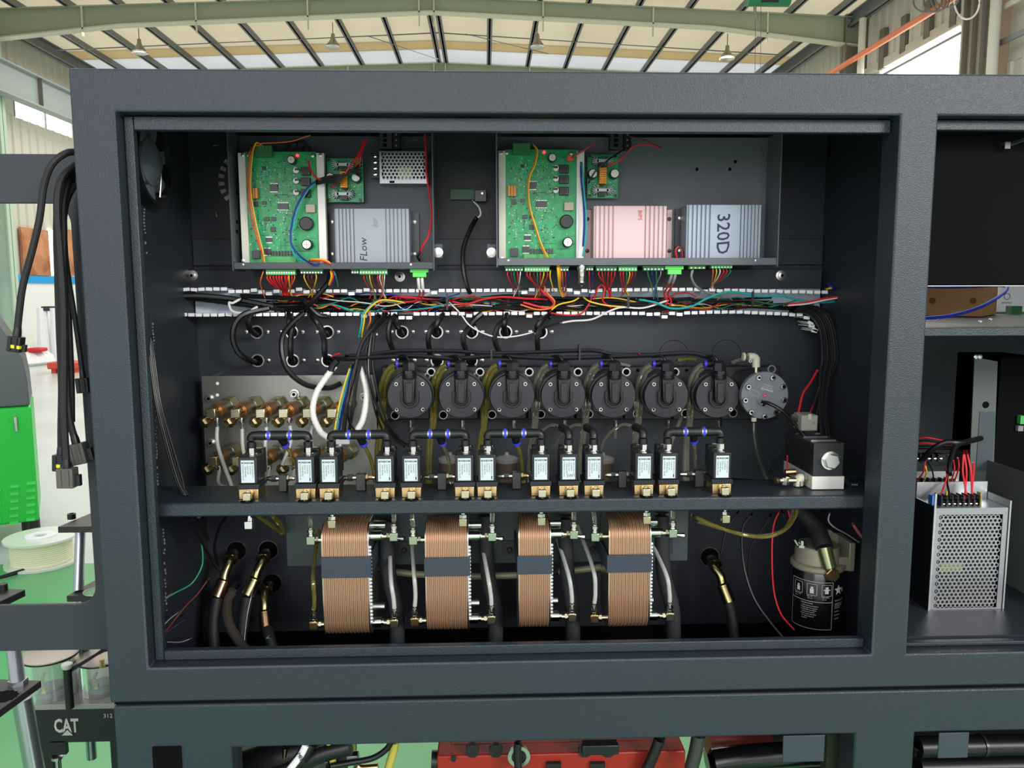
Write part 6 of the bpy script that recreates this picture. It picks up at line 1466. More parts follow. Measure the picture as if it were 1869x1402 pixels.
# drops from each plug into the duct
def drops(x0, x1, ys, cols, lab, spread=12, y1=542, r=.0010, tx=None, g_=None):
    n_ = len(cols)
    for i, m in enumerate(cols):
        xa = x0+(i+.5)*(x1-x0)/n_; xe = (tx if tx is not None else xa)+rw_.uniform(-spread, spread); s_ = (xe-xa)
        wire([(xa, ys, .254), (xa+rw_.uniform(-1, 1), ys+8, .252), (xa+s_*.5, ys+22, .27), (xe, y1-10, .295), (xe+rw_.uniform(-8, 8), y1+rw_.uniform(0, 10), .312)], r, m, 'plug_wire', '%s wire dropping into the duct from %s' % (m.name.replace('wire_', ''), lab), 'wire', 'wires from '+lab)
drops(486, 528, 502, [RED, RED, RED, RED, RED, RED, RED, RED], 'the long light green plug under the left board', 5, r=.0014, tx=520)
drops(525, 540, 502, [YEL, RED, ORG], 'the right end of the long left plug', 8, tx=528)
wire([(482, 492, .25), (476, 510, .25), (476, 522, .27), (484, 545, .31)], .001, ORG, 'plug_wire', 'thin orange wire left of the long light green plug', 'wire')
drops(552, 580, 500, [YEL, BRN, BRN, YEL], 'the dark green plug, left board', 8, tx=575)
drops(662, 682, 501, [RED, GRN, YEL, BRN], 'the left half of the FLOW driver plug', 5, tx=684)
drops(688, 704, 501, [RED, WHI, ORG, WHI], 'the right half of the FLOW driver plug', 3, tx=698)
for px, nm in ((763, 'left'), (770, 'right')):
    t = thing('sleeved_wire', 'red wire with white sleeve under the bright plug of the left tray, %s of two' % nm, 'wire', P(px, 506, .255))
    G().tube(PP([(px, 505, .255), (px+1, 518, .255), (px+2, 528, .262)]), .0026, 8).build('sleeve', WHI, t)
    G().tube(PP([(px+2, 527, .262), (px+3, 537, .28), (px-6, 549, .3), (px-30, 551, .31), (px-40, 545, .315), (px-30, 541, .315), (px+10, 546, .31), (px+60, 550, .312)]), .0017, 8).build('red_lead', RED, t)
drops(924, 953, 495, [RED, BRN, GRN, RED, WHI], 'the dark green plug leftmost under the right tray', 6, y1=536, tx=943)
drops(959, 1002, 496, [RED, RED, BRN, GRN, RED, YEL, RED], 'the light green plug under the right board', 8, y1=540, tx=985)
wire([(1005, 492, .25), (1004, 505, .25), (1008, 522, .27), (1012, 534, .3)], .001, YEL, 'plug_wire', 'thin yellow wire right of the light green plug, right board', 'wire')
for i in range(3): wire([(1017+i*2, 484, .24), (1019+i*2, 505, .25), (1021+i, 525, .28), (1026+i*2, 541, .3)], .0017, (YEL, YEL, ORG)[i], 'plug_wire', 'thick %s wire left of the chrome plug, %s of three' % (('yellow', 'yellow', 'orange')[i], ('left', 'middle', 'right')[i]), 'wire')
drops(1023, 1040, 495, [ORG, RED, BLU], 'the short plug left of the chrome plug', 10, y1=534)
drops(1072, 1084, 494, [RED, BLU], 'the short plug right of the chrome plug', 6, y1=534)
drops(1090, 1125, 495, [RED, RED, BRN, RED, RED, RED], 'the dark plug left under the pink driver', 4, y1=536, tx=1110)
drops(1130, 1162, 495, [RED, RED, GRN, YEL, RED, BRN], 'the light plug under the pink driver', 4, y1=536, tx=1140)
drops(1178, 1210, 494, [GRN, BLU, GRN, GRY], 'the dark plug right under the pink driver', 5, y1=545, tx=1196)
for px, nm in ((1226, 'left'), (1233, 'right')):
    t = thing('sleeved_wire', 'red wire with grey sleeve under the bright plug of the right tray, %s of two' % nm, 'wire', P(px, 501, .255))
    G().tube(PP([(px, 500, .255), (px-2, 508, .255), (px-5, 516, .262)]), .0026, 8).build('sleeve', GRY, t)
    G().tube(PP([(px-5, 515, .262), (px-8, 525, .28), (px-14, 536, .3), (px-8, 550, .31), (px-14, 562, .312)]), .0018, 8).build('red_lead', RED, t)
wire([(1265, 491, .25), (1262, 505, .25), (1270, 522, .27), (1290, 534, .3), (1320, 540, .31)], .0022, GRY, 'grey_cable', 'grey cable curving from the mid green plug into the duct', 'cable')
drops(1298, 1335, 490, [ORG, YEL, WHI, RED, RED, GRN], 'the rightmost plug under the 320D driver', 5, y1=530, tx=1300)
# named large wires
NW = lambda pts, m, r, lab, c='wire': wire(pts, r, m, 'wire' if c == 'wire' else 'cable', lab, c)
NW([(820, 549, .31), (850, 555, .305), (880, 547, .305), (915, 542, .305), (960, 545, .305), (1000, 546, .31)], RED, .0019, 'bold red wire waving along the middle of the duct')
NW([(985, 520, .29), (990, 532, .29), (1005, 545, .29), (1010, 557, .292), (995, 562, .295), (955, 552, .30)], RED, .0019, 'red wire making a hairpin bend below the right green board')
NW([(992, 520, .29), (1000, 536, .288), (1012, 550, .288), (1006, 562, .292), (980, 565, .295), (950, 556, .30)], ORG, .0015, 'orange wire beside the red hairpin bend')
NW([(655, 615, .30), (660, 590, .29), (663, 572, .29), (685, 552, .29), (705, 549, .295), (735, 551, .31)], CYA, .0017, 'teal wire arching from the duct down to the white corrugated hoses')
NW([(660, 615, .30), (664, 590, .29), (668, 570, .288), (690, 550, .288), (712, 548, .295), (740, 553, .31)], YEL, .0015, 'yellow wire arching beside the teal wire in mid duct')
NW([(670, 600, .30), (676, 585, .29), (674, 568, .295)], ORG, .0015, 'short orange wire beside the teal arch')
NW([(1160, 546, .31), (1195, 552, .30), (1225, 563, .295), (1260, 560, .29), (1290, 545, .288), (1320, 534, .288), (1350, 534, .288), (1385, 541, .29), (1425, 540, .29), (1460, 548, .295), (1500, 552, .30), (1532, 549, .30)], CYA, .0019, 'long teal wire swinging along the right half of the duct', 'wire')
NW([(1022, 590, .29), (1045, 586, .288), (1080, 583, .288), (1110, 569, .288), (1135, 561, .29), (1175, 562, .30), (1220, 548, .31)], WHI, .0017, 'white wire running out below the duct above the flow sensors')
NW([(820, 552, .30), (840, 572, .288), (855, 592, .288), (875, 605, .288), (905, 615, .288), (940, 614, .288), (975, 606, .30)], WHI, .0013, 'thin white wire sagging below the duct over the upper ports')
NW([(975, 606, .3), (995, 598, .29), (1022, 590, .29)], BLK, .0022, 'black sleeved joint of the sagging white wire')
NW([(1000, 570, .30), (1030, 575, .295), (1060, 573, .295), (1075, 555, .295), (1080, 541, .30)], RED, .0014, 'red wire looping below the chrome plug')
NW([(1004, 568, .29), (1020, 556, .29), (1045, 550, .292), (1056, 544, .30)], YEL, .0014, 'yellow wire bending left of the chrome plug')
NW([(1065, 543, .30), (1078, 551, .29), (1110, 558, .295), (1140, 560, .30)], YEL, .0014, 'yellow wire bending right of the chrome plug')
NW([(1085, 545, .3), (1090, 528, .285), (1098, 520, .285), (1104, 528, .285), (1100, 548, .29), (1115, 562, .30)], RED, .0015, 'red wire arching up over the duct edge under the pink driver')
NW([(1430, 556, .30), (1470, 552, .295), (1500, 546, .29), (1533, 541, .29)], RED, .0018, 'red wire leaving the right end of the duct')
NW([(1430, 558, .30), (1470, 555, .295), (1500, 549, .29), (1533, 543, .29)], WHI, .0016, 'white wire leaving the right end of the duct')
NW([(1512, 518, .30), (1518, 524, .29), (1526, 530, .3)], BLU, .0022, 'short blue wire at the right end of the duct')
NW([(1508, 528, .30), (1516, 526, .29), (1522, 527, .3)], YEL, .0018, 'short yellow wire at the right end of the duct')
# curved black cables at left of the duct
NW([(272, 580, .28), (285, 560, .29), (310, 545, .3), (350, 540, .31), (420, 545, .32), (500, 560, .32)], BLK, .005, 'thick black cable entering the left end of the duct', 'cable')
NW([(270, 562, .30), (300, 552, .31), (340, 545, .32), (430, 555, .32), (520, 566, .32)], BLK, .004, 'second black cable sweeping into the left end of the duct', 'cable')
NW([(600, 578, .3), (580, 574, .29), (560, 555, .29), (540, 545, .3), (440, 540, .32)], BLK, .0042, 'black cable bending in the duct left of the white corrugated hoses', 'cable')
NW([(560, 562, .29), (575, 545, .28), (590, 528, .275), (600, 515, .27), (603, 500, .26)], BLK, .0048, 'thick black sleeve rising from the duct to the left tray', 'cable')
for i, m in enumerate((YEL, ORG, RED, BLU)):
    NW([(603+i*2, 492, .255), (605+i*2, 505, .255), (600+i*1.5, 520, .27)], m, .0017, '%s wire entering the thick black sleeve below the left tray' % ('yellow', 'orange', 'red', 'dark blue')[i])
NW([(608, 492, .25), (613, 505, .25), (617, 523, .27)], GRN, .0012, 'dark green wire beside the thick black sleeve')
NW([(440, 545, .31), (425, 553, .3), (418, 553, .295), (424, 568, .29), (448, 571, .29), (470, 560, .3)], WHI, .0022, 'white cable hook at the left of the duct', 'cable')
# loop cables from ports
PC = [
 ([(469, 612, .34), (456, 600, .30), (453, 585, .29), (463, 568, .30), (480, 560, .32)], 'first upper port'),
 ([(469, 663, .34), (450, 655, .30), (433, 640, .29), (425, 615, .285), (430, 590, .285), (448, 573, .29), (490, 563, .31)], 'first lower port'),
 ([(533, 612, .34), (530, 600, .30), (528, 585, .295), (527, 568, .31)], 'second upper port'),
 ([(535, 662, .34), (531, 650, .30), (531, 620, .295), (534, 595, .295), (530, 570, .31)], 'second lower port'),
 ([(598, 612, .34), (588, 602, .30), (578, 588, .29), (568, 574, .30), (560, 562, .32)], 'third upper port'),
 ([(599, 662, .34), (593, 648, .30), (592, 622, .295), (585, 600, .29), (573, 580, .295), (560, 565, .32)], 'third lower port'),
 ([(734, 612, .34), (728, 600, .30), (722, 590, .3), (722, 572, .31)], 'fourth upper port'),
 ([(797, 612, .34), (795, 600, .30), (800, 586, .295), (812, 570, .31)], 'fifth upper port'),
 ([(861, 612, .34), (857, 598, .30), (866, 584, .295), (880, 572, .30)], 'sixth upper port'),
 ([(923, 612, .34), (920, 598, .30), (922, 585, .295), (926, 570, .31)], 'seventh upper port'),
 ([(985, 612, .34), (980, 600, .30), (986, 588, .295), (1002, 573, .31)], 'eighth upper port')]
for pts, nm in PC: NW(pts, BLK, .0052, 'black cable looping out of the %s into the duct' % nm, 'cable')
for i, (pts, nm) in enumerate((([(722, 575, .3), (712, 590, .29), (710, 615, .29), (719, 645, .3)], 'fourth'), ([(800, 585, .3), (787, 600, .29), (782, 620, .29), (785, 648, .3)], 'fifth'), ([(866, 590, .3), (850, 605, .29), (846, 625, .29), (855, 650, .3)], 'sixth'), ([(925, 580, .3), (910, 595, .29), (903, 620, .29), (913, 648, .3)], 'seventh'), ([(1003, 578, .3), (985, 600, .29), (981, 620, .29), (982, 645, .3)], 'eighth'))):
    NW(pts, BLK, .0048, 'black cable dropping past the %s upper port to the lower row' % nm, 'cable')
# big sweep around to the harness
NW([(560, 566, .30), (532, 590, .285), (515, 615, .28), (515, 650, .275), (528, 680, .27), (560, 703, .27), (600, 708, .27), (622, 700, .28)], BLK, .0048, 'long black cable looping down in front of the stainless plate', 'cable')
# black harness along sensors
NW([(600, 655, .28), (640, 655, .265), (690, 652, .262), (760, 650, .26), (830, 655, .26), (900, 650, .258), (1000, 654, .258), (1090, 652, .26), (1180, 649, .262), (1260, 645, .262), (1300, 655, .262)], BLK, .0042, 'lower black harness running along the tops of the flow sensors', 'cable')
NW([(630, 650, .27), (670, 648, .266), (730, 641, .262), (820, 641, .262), (900, 645, .26), (980, 643, .26), (1080, 640, .26), (1120, 647, .262), (1200, 648, .264)], BLK, .0036, 'upper black harness running along the tops of the flow sensors', 'cable')
for i, cx in enumerate(pxs7):
    NW([(cx-25, 652, .262), (cx-10, 650, .25), (cx-2, 656, .244), (cx, 664, .244)], BLK, .0026, 'short black lead entering the gland of the %s flow sensor' % ordn[i], 'cable')
for px, nm in ((897, 'left'), (1057, 'right')):
    c = P(px, 646, .26); tag(G().box((c.x-0.0015, .252, c.z-0.010), (c.x+0.0015, .27, c.z+0.010+(0.006 if nm == 'right' else 0))).build('cable_tie', BLACK), '%s black cable tie around the sensor harness' % nm, 'cable tie')
NW([(605, 652, .272), (611, 648, .265), (620, 645, .262)], RED, .0012, 'short red wire at the left end of the sensor harness')
NW([(1162, 648, .258), (1167, 646, .255)], RED, .0018, 'tiny red mark wire on the sensor harness')
# vertical black bundle
for i, pts in enumerate(([(706, 572, .3), (685, 595, .28), (660, 630, .27), (645, 690, .255), (633, 740, .245), (628, 785, .22)], [(720, 575, .3), (690, 600, .28), (668, 635, .27), (652, 690, .255), (645, 740, .25), (637, 790, .22)], [(690, 572, .3), (678, 610, .275), (672, 660, .26), (676, 700, .25), (695, 760, .22), (720, 800, .19), (738, 815, .15)], [(700, 572, .3), (684, 610, .278), (680, 660, .265), (688, 710, .25), (705, 765, .22), (726, 800, .19), (745, 812, .15)], [(694, 575, .3), (674, 600, .28), (656, 640, .27), (640, 700, .25), (635, 760, .24), (650, 790, .2)], [(712, 574, .3), (680, 612, .275), (668, 655, .265), (682, 740, .25), (700, 790, .2), (712, 812, .15)])):
    NW(pts, BLK, (.0036, .003, .0024, .0024, .002, .0018)[i], 'black cable falling from the duct to the valves, %s of six' % ordn[i], 'cable')
for i, (m, nm) in enumerate(((YEL, 'yellow'), (CYA, 'teal'), (BLU, 'blue'))):
    NW([(641-i*1.5+i*3, 665, .27), (628+i*4, 705, .262), (618+i*4, 745, .255), (611+i*4, 785, .24)], m, .0017, '%s wire running down between the white corrugated hoses' % nm)
# white corrugated hoses
def hose(pts, lab):
    q = catmull(PP(pts), 10); g = G(); 
    rings = []; u = None
    for i, p in enumerate(q):
        d = (q[min(i+1, len(q)-1)]-q[max(i-1, 0)]).normalized()
        if u is None: u, w_ = g.frame(d)
        else: u = (u-d*u.dot(d)).normalized(); w_ = d.cross(u)
        rings.append(g.ring_pts(p, u, w_, .0056 if i % 2 else .0051, 12))
    g.loft(rings); tag(g.build('white_hose', WHITEH), lab, 'hose')
hose([(612, 668, .275), (604, 677, .27), (578, 716, .25), (571, 754, .24), (584, 787, .23), (600, 800, .22)], 'left white corrugated hose curving down in front of the stainless plate')
hose([(655, 668, .275), (660, 680, .27), (669, 716, .26), (663, 763, .24), (650, 788, .22)], 'right white corrugated hose curving down beside the black bundle')
tag(G().tube(PP([(603, 680, .269), (607, 668, .27), (616, 658, .27)]), .006, 10).build('sleeve_end', BLACK), 'black sleeve end at the top of the left white corrugated hose', 'sleeve')
# white cable strip at (612-640, 802-812)
g = G(); g.pb(613, 803, 638, 811, .14, .145); tag(g.build('white_tag', WHITE, None, 0.0004), 'white plastic tag under the tee of the second valve pair', 'tag')
g = G(); g.prism([(P(681, 612, .3).x, P(681, 612, .3).z), (P(690, 612, .3).x, P(690, 612, .3).z), (P(686, 600, .3).x, P(686, 600, .3).z)], .298, .302); tag(g.build('white_tag', WHITE), 'small white triangular tag hanging under the duct beside the black bundle', 'tag')
# boards' own wires
NW([(478, 266, .255), (464, 268, .25), (456, 300, .25), (456, 360, .25), (466, 410, .25), (475, 450, .25), (482, 482, .245)], ORG, .0012, 'orange wire running down the left edge of the left green board')
NW([(480, 266, .254), (466, 262, .249), (459, 300, .248), (458, 350, .248), (468, 410, .248), (479, 455, .248), (484, 482, .243)], YEL, .0010, 'yellow wire running down the left edge of the left green board')
NW([(466, 264, .25), (455, 280, .25), (452, 320, .25), (457, 390, .25), (470, 440, .25), (481, 470, .246)], RED, .0010, 'red wire running down the left edge of the left green board')
NW([(462, 262, .25), (490, 261, .25), (530, 258, .25), (566, 247, .26)], ORG, .0010, 'thin orange wire over the top of the left green board')
NW([(577, 330, .255), (560, 345, .25), (540, 380, .248), (531, 420, .248), (532, 445, .248), (545, 465, .246), (560, 477, .240), (575, 484, .232), (582, 481, .234)], BLU, .0015, 'dark blue wire bowing across the left green board')
NW([(579, 332, .256), (562, 347, .252), (543, 382, .25), (534, 420, .25), (531, 446, .25), (540, 470, .248), (553, 477, .242)], CYA, .0014, 'teal wire bowing across the left green board')
for i, (m, nm) in enumerate(((YEL, 'yellow'), (ORG, 'orange'), (RED, 'red'))):
    NW([(565, 474+i*1.5, .243), (575, 473+i*1.5, .236), (590, 474+i*1.5, .234), (602, 480+i, .236), (605+i, 492, .25)], m, .0014, 'short %s wire over the lip of the left tray near the board corner' % nm)
NW([(563, 291, .252), (566, 308, .245), (578, 325, .243), (590, 328, .245)], RED, .0016, 'red wire from the top of the left board to the black bundle')
for i in range(5):
    NW([(577, 329+i*2, .246), (595, 323+i*2.5, .243), (615, 320+i*3, .243), (640, 315-i*4+i*i, .25), (660, 296+i*7, .262)], BLK, .0016, 'black wire bridging the left board and the small converter board, %s from the top' % ordn[i], 'wire')
for i in range(3):
    NW([(603, 343, .262), (620, 330, .25), (638, 305, .245), (655, 280, .25), (663+i*2, 258, .26)], RED, .0016, 'red wire rising from the left converter board to the rail, %s' % ('left', 'middle', 'right')[i]) if i == 0 else NW([(640+i*8, 308, .262), (648+i*5, 290, .25), (660+i, 272, .255), (665+i*2, 256, .262)], RED, .0013, 'red wire rising from the left converter board to the rail, %s' % ('left', 'middle', 'right')[i])
NW([(775, 240, .26), (777, 270, .255), (778, 310, .25), (783, 350, .25), (788, 395, .245), (782, 430, .245), (770, 452, .248), (768, 462, .255)], RED, .0017, 'red wire hanging along the right side of the left tray')
NW([(768, 458, .253), (762, 468, .255), (766, 476, .26)], BLK, .0022, 'short black cable at the foot of the hanging red wire', 'cable')
NW([(974, 264, .255), (981, 275, .248), (977, 300, .246), (968, 320, .246), (965, 345, .246), (968, 380, .246), (980, 420, .246), (988, 445, .246), (1000, 470, .240)], YEL, .0012, 'yellow wire running down the right green board')
NW([(972, 262, .257), (979, 275, .250), (975, 300, .248), (966, 320, .248), (963, 345, .248), (966, 380, .248), (978, 420, .248), (986, 445, .248), (996, 470, .242)], ORG, .0012, 'orange wire running down the right green board')
NW([(1044, 288, .252), (1060, 278, .25), (1075, 268, .25), (1088, 260, .255)], RED, .0014, 'red wire leaving the red plug of the right green board')
tag(G().pb(1036, 284, 1046, 294, .252, .258).build('red_plug', mat('red_plug', (230, 70, 60), 0.5), None, 0.0004), 'small red plug at the top right of the right green board', 'plug')
NW([(1062, 296, .255), (1064, 320, .25), (1067, 360, .25), (1070, 400, .25), (1068, 440, .25), (1064, 468, .25)], CYA, .0016, 'teal wire hanging between the right board and the pink driver')
NW([(1060, 296, .257), (1061, 330, .252), (1065, 370, .252), (1066, 410, .252), (1064, 450, .252)], BLU, .0016, 'dark blue wire hanging between the right board and the pink driver')
NW([(1105, 305, .258), (1125, 296, .25), (1140, 285, .25), (1155, 268, .25), (1180, 264, .255), (1205, 270, .262)], RED, .0014, 'red wire arching from the right converter board towards the right')
NW([(1148, 248, .26), (1170, 255, .255), (1190, 262, .255), (1207, 270, .262)], BRN, .0012, 'brown wire at the top of the right tray')
NW([(1074, 335, .262), (1085, 315, .255), (1100, 300, .25), (1120, 285, .25), (1140, 272, .255)], BLK, .0014, 'black wire crossing the right converter board')
for i in range(2):
    NW([(1232+i*4, 474, .252), (1230+i*3, 458, .25), (1238, 450, .25), (1246-i, 456, .252), (1247-i, 470, .256)], (BLK, RED)[i], .0016, 'short %s wire loop between the pink and grey drivers' % ('black', 'red')[i])
# between trays: small sensor & cable
t = thing('mini_sensor_board', 'tiny dark board with a chip between the two trays', 'circuit board', P(876, 356, .34))
G().pb(822, 346, 868, 364, .348, .352).build('strip', PCBD, t); G().pb(866, 346, 888, 368, .335, .345).build('module', GUN, t, 0.001); c = P(880, 353, .335); G().cyl(c, c+Vector((0, -0.001, 0)), 0.002, 10).build('lens', STEEL, t)
NW([(862, 366, .33), (874, 378, .32), (877, 392, .32), (868, 400, .32)], WHI, .0015, 'white wire curling between the two trays')
NW([(870, 398, .32), (858, 420, .31), (846, 455, .3), (846, 490, .29), (852, 520, .29), (858, 535, .3)], BLK, .0042, 'black cable hanging between the two trays into the duct', 'cable')
# cable ties in duct
for px, y0, y1 in ((1372, 532, 560), (814, 536, 566), (1145, 540, 562)):
    tag(G().pb(px, y0, px+4, y1, .285, .2865).build('cable_tie', BLACK), 'black cable tie across the duct wires, at the %s' % {1372: 'right', 814: 'middle left', 1145: 'middle right'}[px], 'cable tie')
# right side vertical bundle
for i in range(7):
    o_ = i*6
    yy = .30-0.012*i
    NW([(1440+o_*.3, 560-2*i+8, .30), (1475+o_*.6, 572-1.5*i, .295), (1497+o_*.6, 600-2*i, .285), (1502+o_*.75, 650, .27), (1498+o_*.5, 690, .27), ((1497, 1480, 1500, 1505, 1490, 1508, 1494)[i], 760, .26), ((1510, 1460, 1505, 1520, 1470, 1530, 1490)[i], 860, .22)], BLK, (.0034, .003, .0036, .003, .0026, .003, .0024)[i], 'black cable bending down the right wall, %s from the inside' % ordn[i], 'cable')
NW([(1492, 676, .25), (1478, 700, .23), (1465, 720, .21), (1458, 750, .19), (1452, 764, .18)], RED, .0018, 'red wire slanting down to the grey solenoid connector')
NW([(1484, 740, .2), (1479, 752, .17), (1482, 760, .16)], RED, .0009, 'thin red wire entering the top of the grey solenoid connector')
NW([(1437, 832, .16), (1437, 850, .14), (1438, 862, .13)], RED, .0012, 'thin red wire beside the brass elbow cluster')
NW([(1430, 820, .2), (1415, 840, .19), (1405, 862, .17)], BLK, .0012, 'thin black wire left of the brass elbow cluster')
# left wall long cables
for i in range(4):
    NW([(268+i*3, 590+i*8, .16), (274+i*3, 660, .15), (285+i*3, 740, .14), (304+i*4, 820, .12), (322+i*4, 880, .1), (336+i*4-(12 if i == 3 else 0), 905, .09)], (BLK, GUN, BLK, BLK)[i], .0016, 'thin dark cable running down the left wall to the shelf, %s' % ordn[i], 'cable')
# lower left thin wires
NW([(366, 985, .15), (370, 1010, .14), (368, 1035, .13), (350, 1065, .12), (320, 1082, .1), (302, 1092, .09)], GRN, .0012, 'thin green wire curving across the lower left corner')
NW([(302, 1094, .09), (308, 1088, .095), (316, 1084, .1)], mat('wire_pink', (150, 80, 84), 0.5), .0016, 'pinkish end of the thin green wire')
NW([(382, 1055, .16), (360, 1085, .14), (340, 1105, .12), (320, 1130, .1), (300, 1155, .09)], BRN, .0012, 'brown wire slanting in the lower left corner')
for i in range(3): NW([(330+i*6, 1115+i*6, .12), (312+i*5, 1128+i*7, .1), (298, 1142+i*8, .09)], (GRY, BLK, GUN)[i], .0009, 'thin %s wire end in the lower left corner' % ('grey', 'black', 'dark metallic')[i])
NW([(350, 1165, .14), (330, 1172, .13), (305, 1172, .11)], GRY, .0009, 'lowest thin grey wire end in the lower left corner')
NW([(345, 945, .1), (360, 975, .13), (385, 1020, .17), (402, 1045, .22)], BLK, .0022, 'dark cable slanting down from the shelf to the lower left hose', 'cable')
NW([(362, 940, .1), (368, 960, .12), (380, 985, .15)], BLK, .0030, 'short dark cable below the left end of the shelf', 'cable')
NW([(415, 940, .14), (400, 965, .17), (392, 1000, .2), (398, 1030, .24)], BLK, .0026, 'dark cable curving above the lower left hoses', 'cable')
for i in range(2): tag(G().tube(PP([(470+i*26, 940, .14), (490+i*20, 955, .17), (514+i*4, 972, .22)]), .0042, 9).build('slanting_tube', TUBEY), 'yellowish tube slanting under the shelf, %s of two' % ('left', 'right')[i], 'tube')
# lower right tubes and wires
tag(G().tube(PP([(1262, 940, .12), (1300, 958, .13), (1350, 975, .14), (1400, 980, .14), (1435, 965, .13), (1452, 940, .11), (1456, 920, .1)]), .0030, 9).build('fuel_tube', TUBEY), 'outer yellowish fuel tube sweeping under the right half of the shelf', 'tube')
tag(G().tube(PP([(1262, 948, .13), (1320, 966, .14), (1380, 978, .145), (1425, 970, .14), (1444, 945, .12), (1447, 925, .11)]), .0026, 9).build('fuel_tube', TUBEC), 'inner clear fuel tube sweeping under the right half of the shelf', 'tube')
NW([(1424, 930, .14), (1412, 960, .15), (1409, 1010, .15), (1412, 1075, .15), (1425, 1120, .14), (1450, 1150, .13)], RED, .0013, 'long thin red wire left of the fuel filter')
NW([(1438, 930, .13), (1441, 942, .13), (1443, 955, .13)], RED, .0013, 'short thin red wire under the shelf above the filter')
NW([(1375, 935, .2), (1355, 965, .2), (1357, 1030, .19), (1375, 1090, .17), (1405, 1135, .15), (1430, 1165, .13)], BLK, .0024, 'dark cable curving left of the fuel filter', 'cable')
NW([(1350, 930, .22), (1325, 970, .22), (1316, 1010, .22)], BLK, .0020, 'thin dark cable above the right hydraulic hose', 'cable')
NW([(1410, 935, .2), (1385, 975, .2), (1370, 1000, .2), (1365, 1050, .2)], BLK, .0018, 'second dark cable curving left of the fuel filter', 'cable')
NW([(1515, 935, .1), (1512, 950, .1), (1522, 962, .1), (1545, 975, .12), (1568, 990, .13)], GRY, .0012, 'thin grey wire above the filter head')
NW([(1556, 955, .1), (1564, 968, .1), (1573, 980, .1)], mat('wire_pink', (150, 80, 84), 0.5), .0024, 'pinkish cable above the filter head', 'cable')
NW([(1425, 930, .15), (1440, 960, .15), (1450, 985, .155)], BLK, .0026, 'black lead to the chrome tip above the filter head', 'cable')
tag(G().cyl(P(1450, 984, .155), P(1456, 994, .155), .004, 10).build('chrome_tip', CHROME), 'small chrome tip above the filter head', 'fitting')
# fan on left wall
FX = wXL+0.003
c = PX(262, 295, FX); t = thing('wall_fan', 'grey round fan on the left wall inside the cabinet top corner', 'fan', c)
FANM = mat('fan_grey', (92, 96, 106), 0.4)
G().lathe(c, (1, 0, 0), [(0, 0.036), (0.012, 0.036), (0.016, 0.028), (0.022, 0.018), (0.023, 0)], 28).build('hub', FANM, t)
G().ring(c+Vector((-0.001, 0, 0)), (1, 0, 0), 0.066, 0.060, 0.02, 36).build('fan_ring', BLACK, t)
for i in range(7):
    a = i*2*math.pi/7; g = G(); u = Vector((0, math.cos(a), math.sin(a))); w_ = Vector((0, -math.sin(a), math.cos(a)))
    p = [c+u*.03+w_*.0, c+u*.057+w_*.004, c+u*.057+w_*.026, c+u*.03+w_*.018]; q = [x+Vector((.006, 0, 0)) for x in p]
    n = 0; g.v = [tuple(v) for v in p]+[tuple(v+Vector((.004, 0, 0))) for v in q]; g.f = [(0,1,2,3), (7,6,5,4), (0,4,5,1), (1,5,6,2), (2,6,7,3), (3,7,4,0)]; g.build('blade', FANM, t)
c2 = PX(283, 362, FX); G().cyl(c2, c2+Vector((0.018, 0, 0)), 0.005, 6).build('mount_bolt', STEEL, t)
G().tube([PX(279, 280, FX)+Vector((0.01, 0, 0)), PX(280, 320, FX)+Vector((0.012, 0, 0)), PX(280, 360, FX)+Vector((0.01, 0, 0))], 0.0012, 6).build('guard_wire', STEEL, t)
# ================================================================== CABLES HANGING AT THE LEFT
CBM = mat('braided_sleeve', (26, 26, 28), 0.6, bump=0.5, bscale=900)
def plug_end(p, lab, col, band=None, s_=1.0, yellow=False):
    pass
LY_ = 0.06
def hang(pts, r, lab, tip=None, grey=False, yellow=False, size=1.0):
    w3 = PP(pts); t = thing('hanging_cable', lab, 'cable', w3[-1])
    G().tube(w3, r, 10, 6).build('sleeve', CBM, t)
    e = w3[-1]; d = (w3[-1]-w3[-2]).normalized()
    m = mat('connector_dark', (84, 82, 76), 0.5) if grey else BLACK
    if tip:
        G().lathe(e-d*.012, d, [(0, r*.9), (.008, r*1.15), (.016, r*1.2)], 12).build('boot', BLACK, t)
        g = G(); hw = .009*size; g.box((-hw, -hw*.8, 0), (hw, hw*.8, .022*size)); z_ = Vector((0, 0, 1)); R = z_.rotation_difference(d).to_matrix().to_4x4(); g.xf(Matrix.Translation(e+d*.003) @ R)
        hs = g.build('connector', m, t, 0.0012)
        for s_ in (-1, 1):
            g = G(); g.box((s_*hw*0.45-hw*.14, -hw*.8-.0015, .002), (s_*hw*0.45+hw*.14, -hw*.8, .02*size)); g.xf(Matrix.Translation(e+d*.003) @ R); g.build('rib', m, hs)
        g = G(); g.box((-hw*1.6, -hw*.3, .010), (-hw, hw*.3, .020*size)); g.xf(Matrix.Translation(e+d*.003) @ R); g.build('latch', BLACK, hs)
        if yellow:
            g = G(); g.box((-hw*1.04, -hw*.86, .012*size), (hw*.6, hw*.86, .0165*size)); g.xf(Matrix.Translation(e+d*.003) @ R); g.build('yellow_band', mat('yellow_plastic', (222, 214, 40), 0.5), hs)
hang([(140, 277, .05), (120, 280, .04), (95, 300, .03), (80, 340, .03), (72, 400, .03), (58, 460, .03), (42, 520, .03), (35, 570, .03), (31, 610, .03)], .0048, 'black braided cable swinging far left with yellow-banded connector', True, False, True, 1.0)
hang([(140, 300, .07), (120, 320, .06), (108, 360, .05), (104, 420, .05), (106, 500, .05), (109, 600, .05), (113, 700, .05), (112, 780, .05), (112, 826, .05)], .0052, 'left braided cable of the hanging bundle ending in a yellow-banded connector', True, False, True, 1.1)
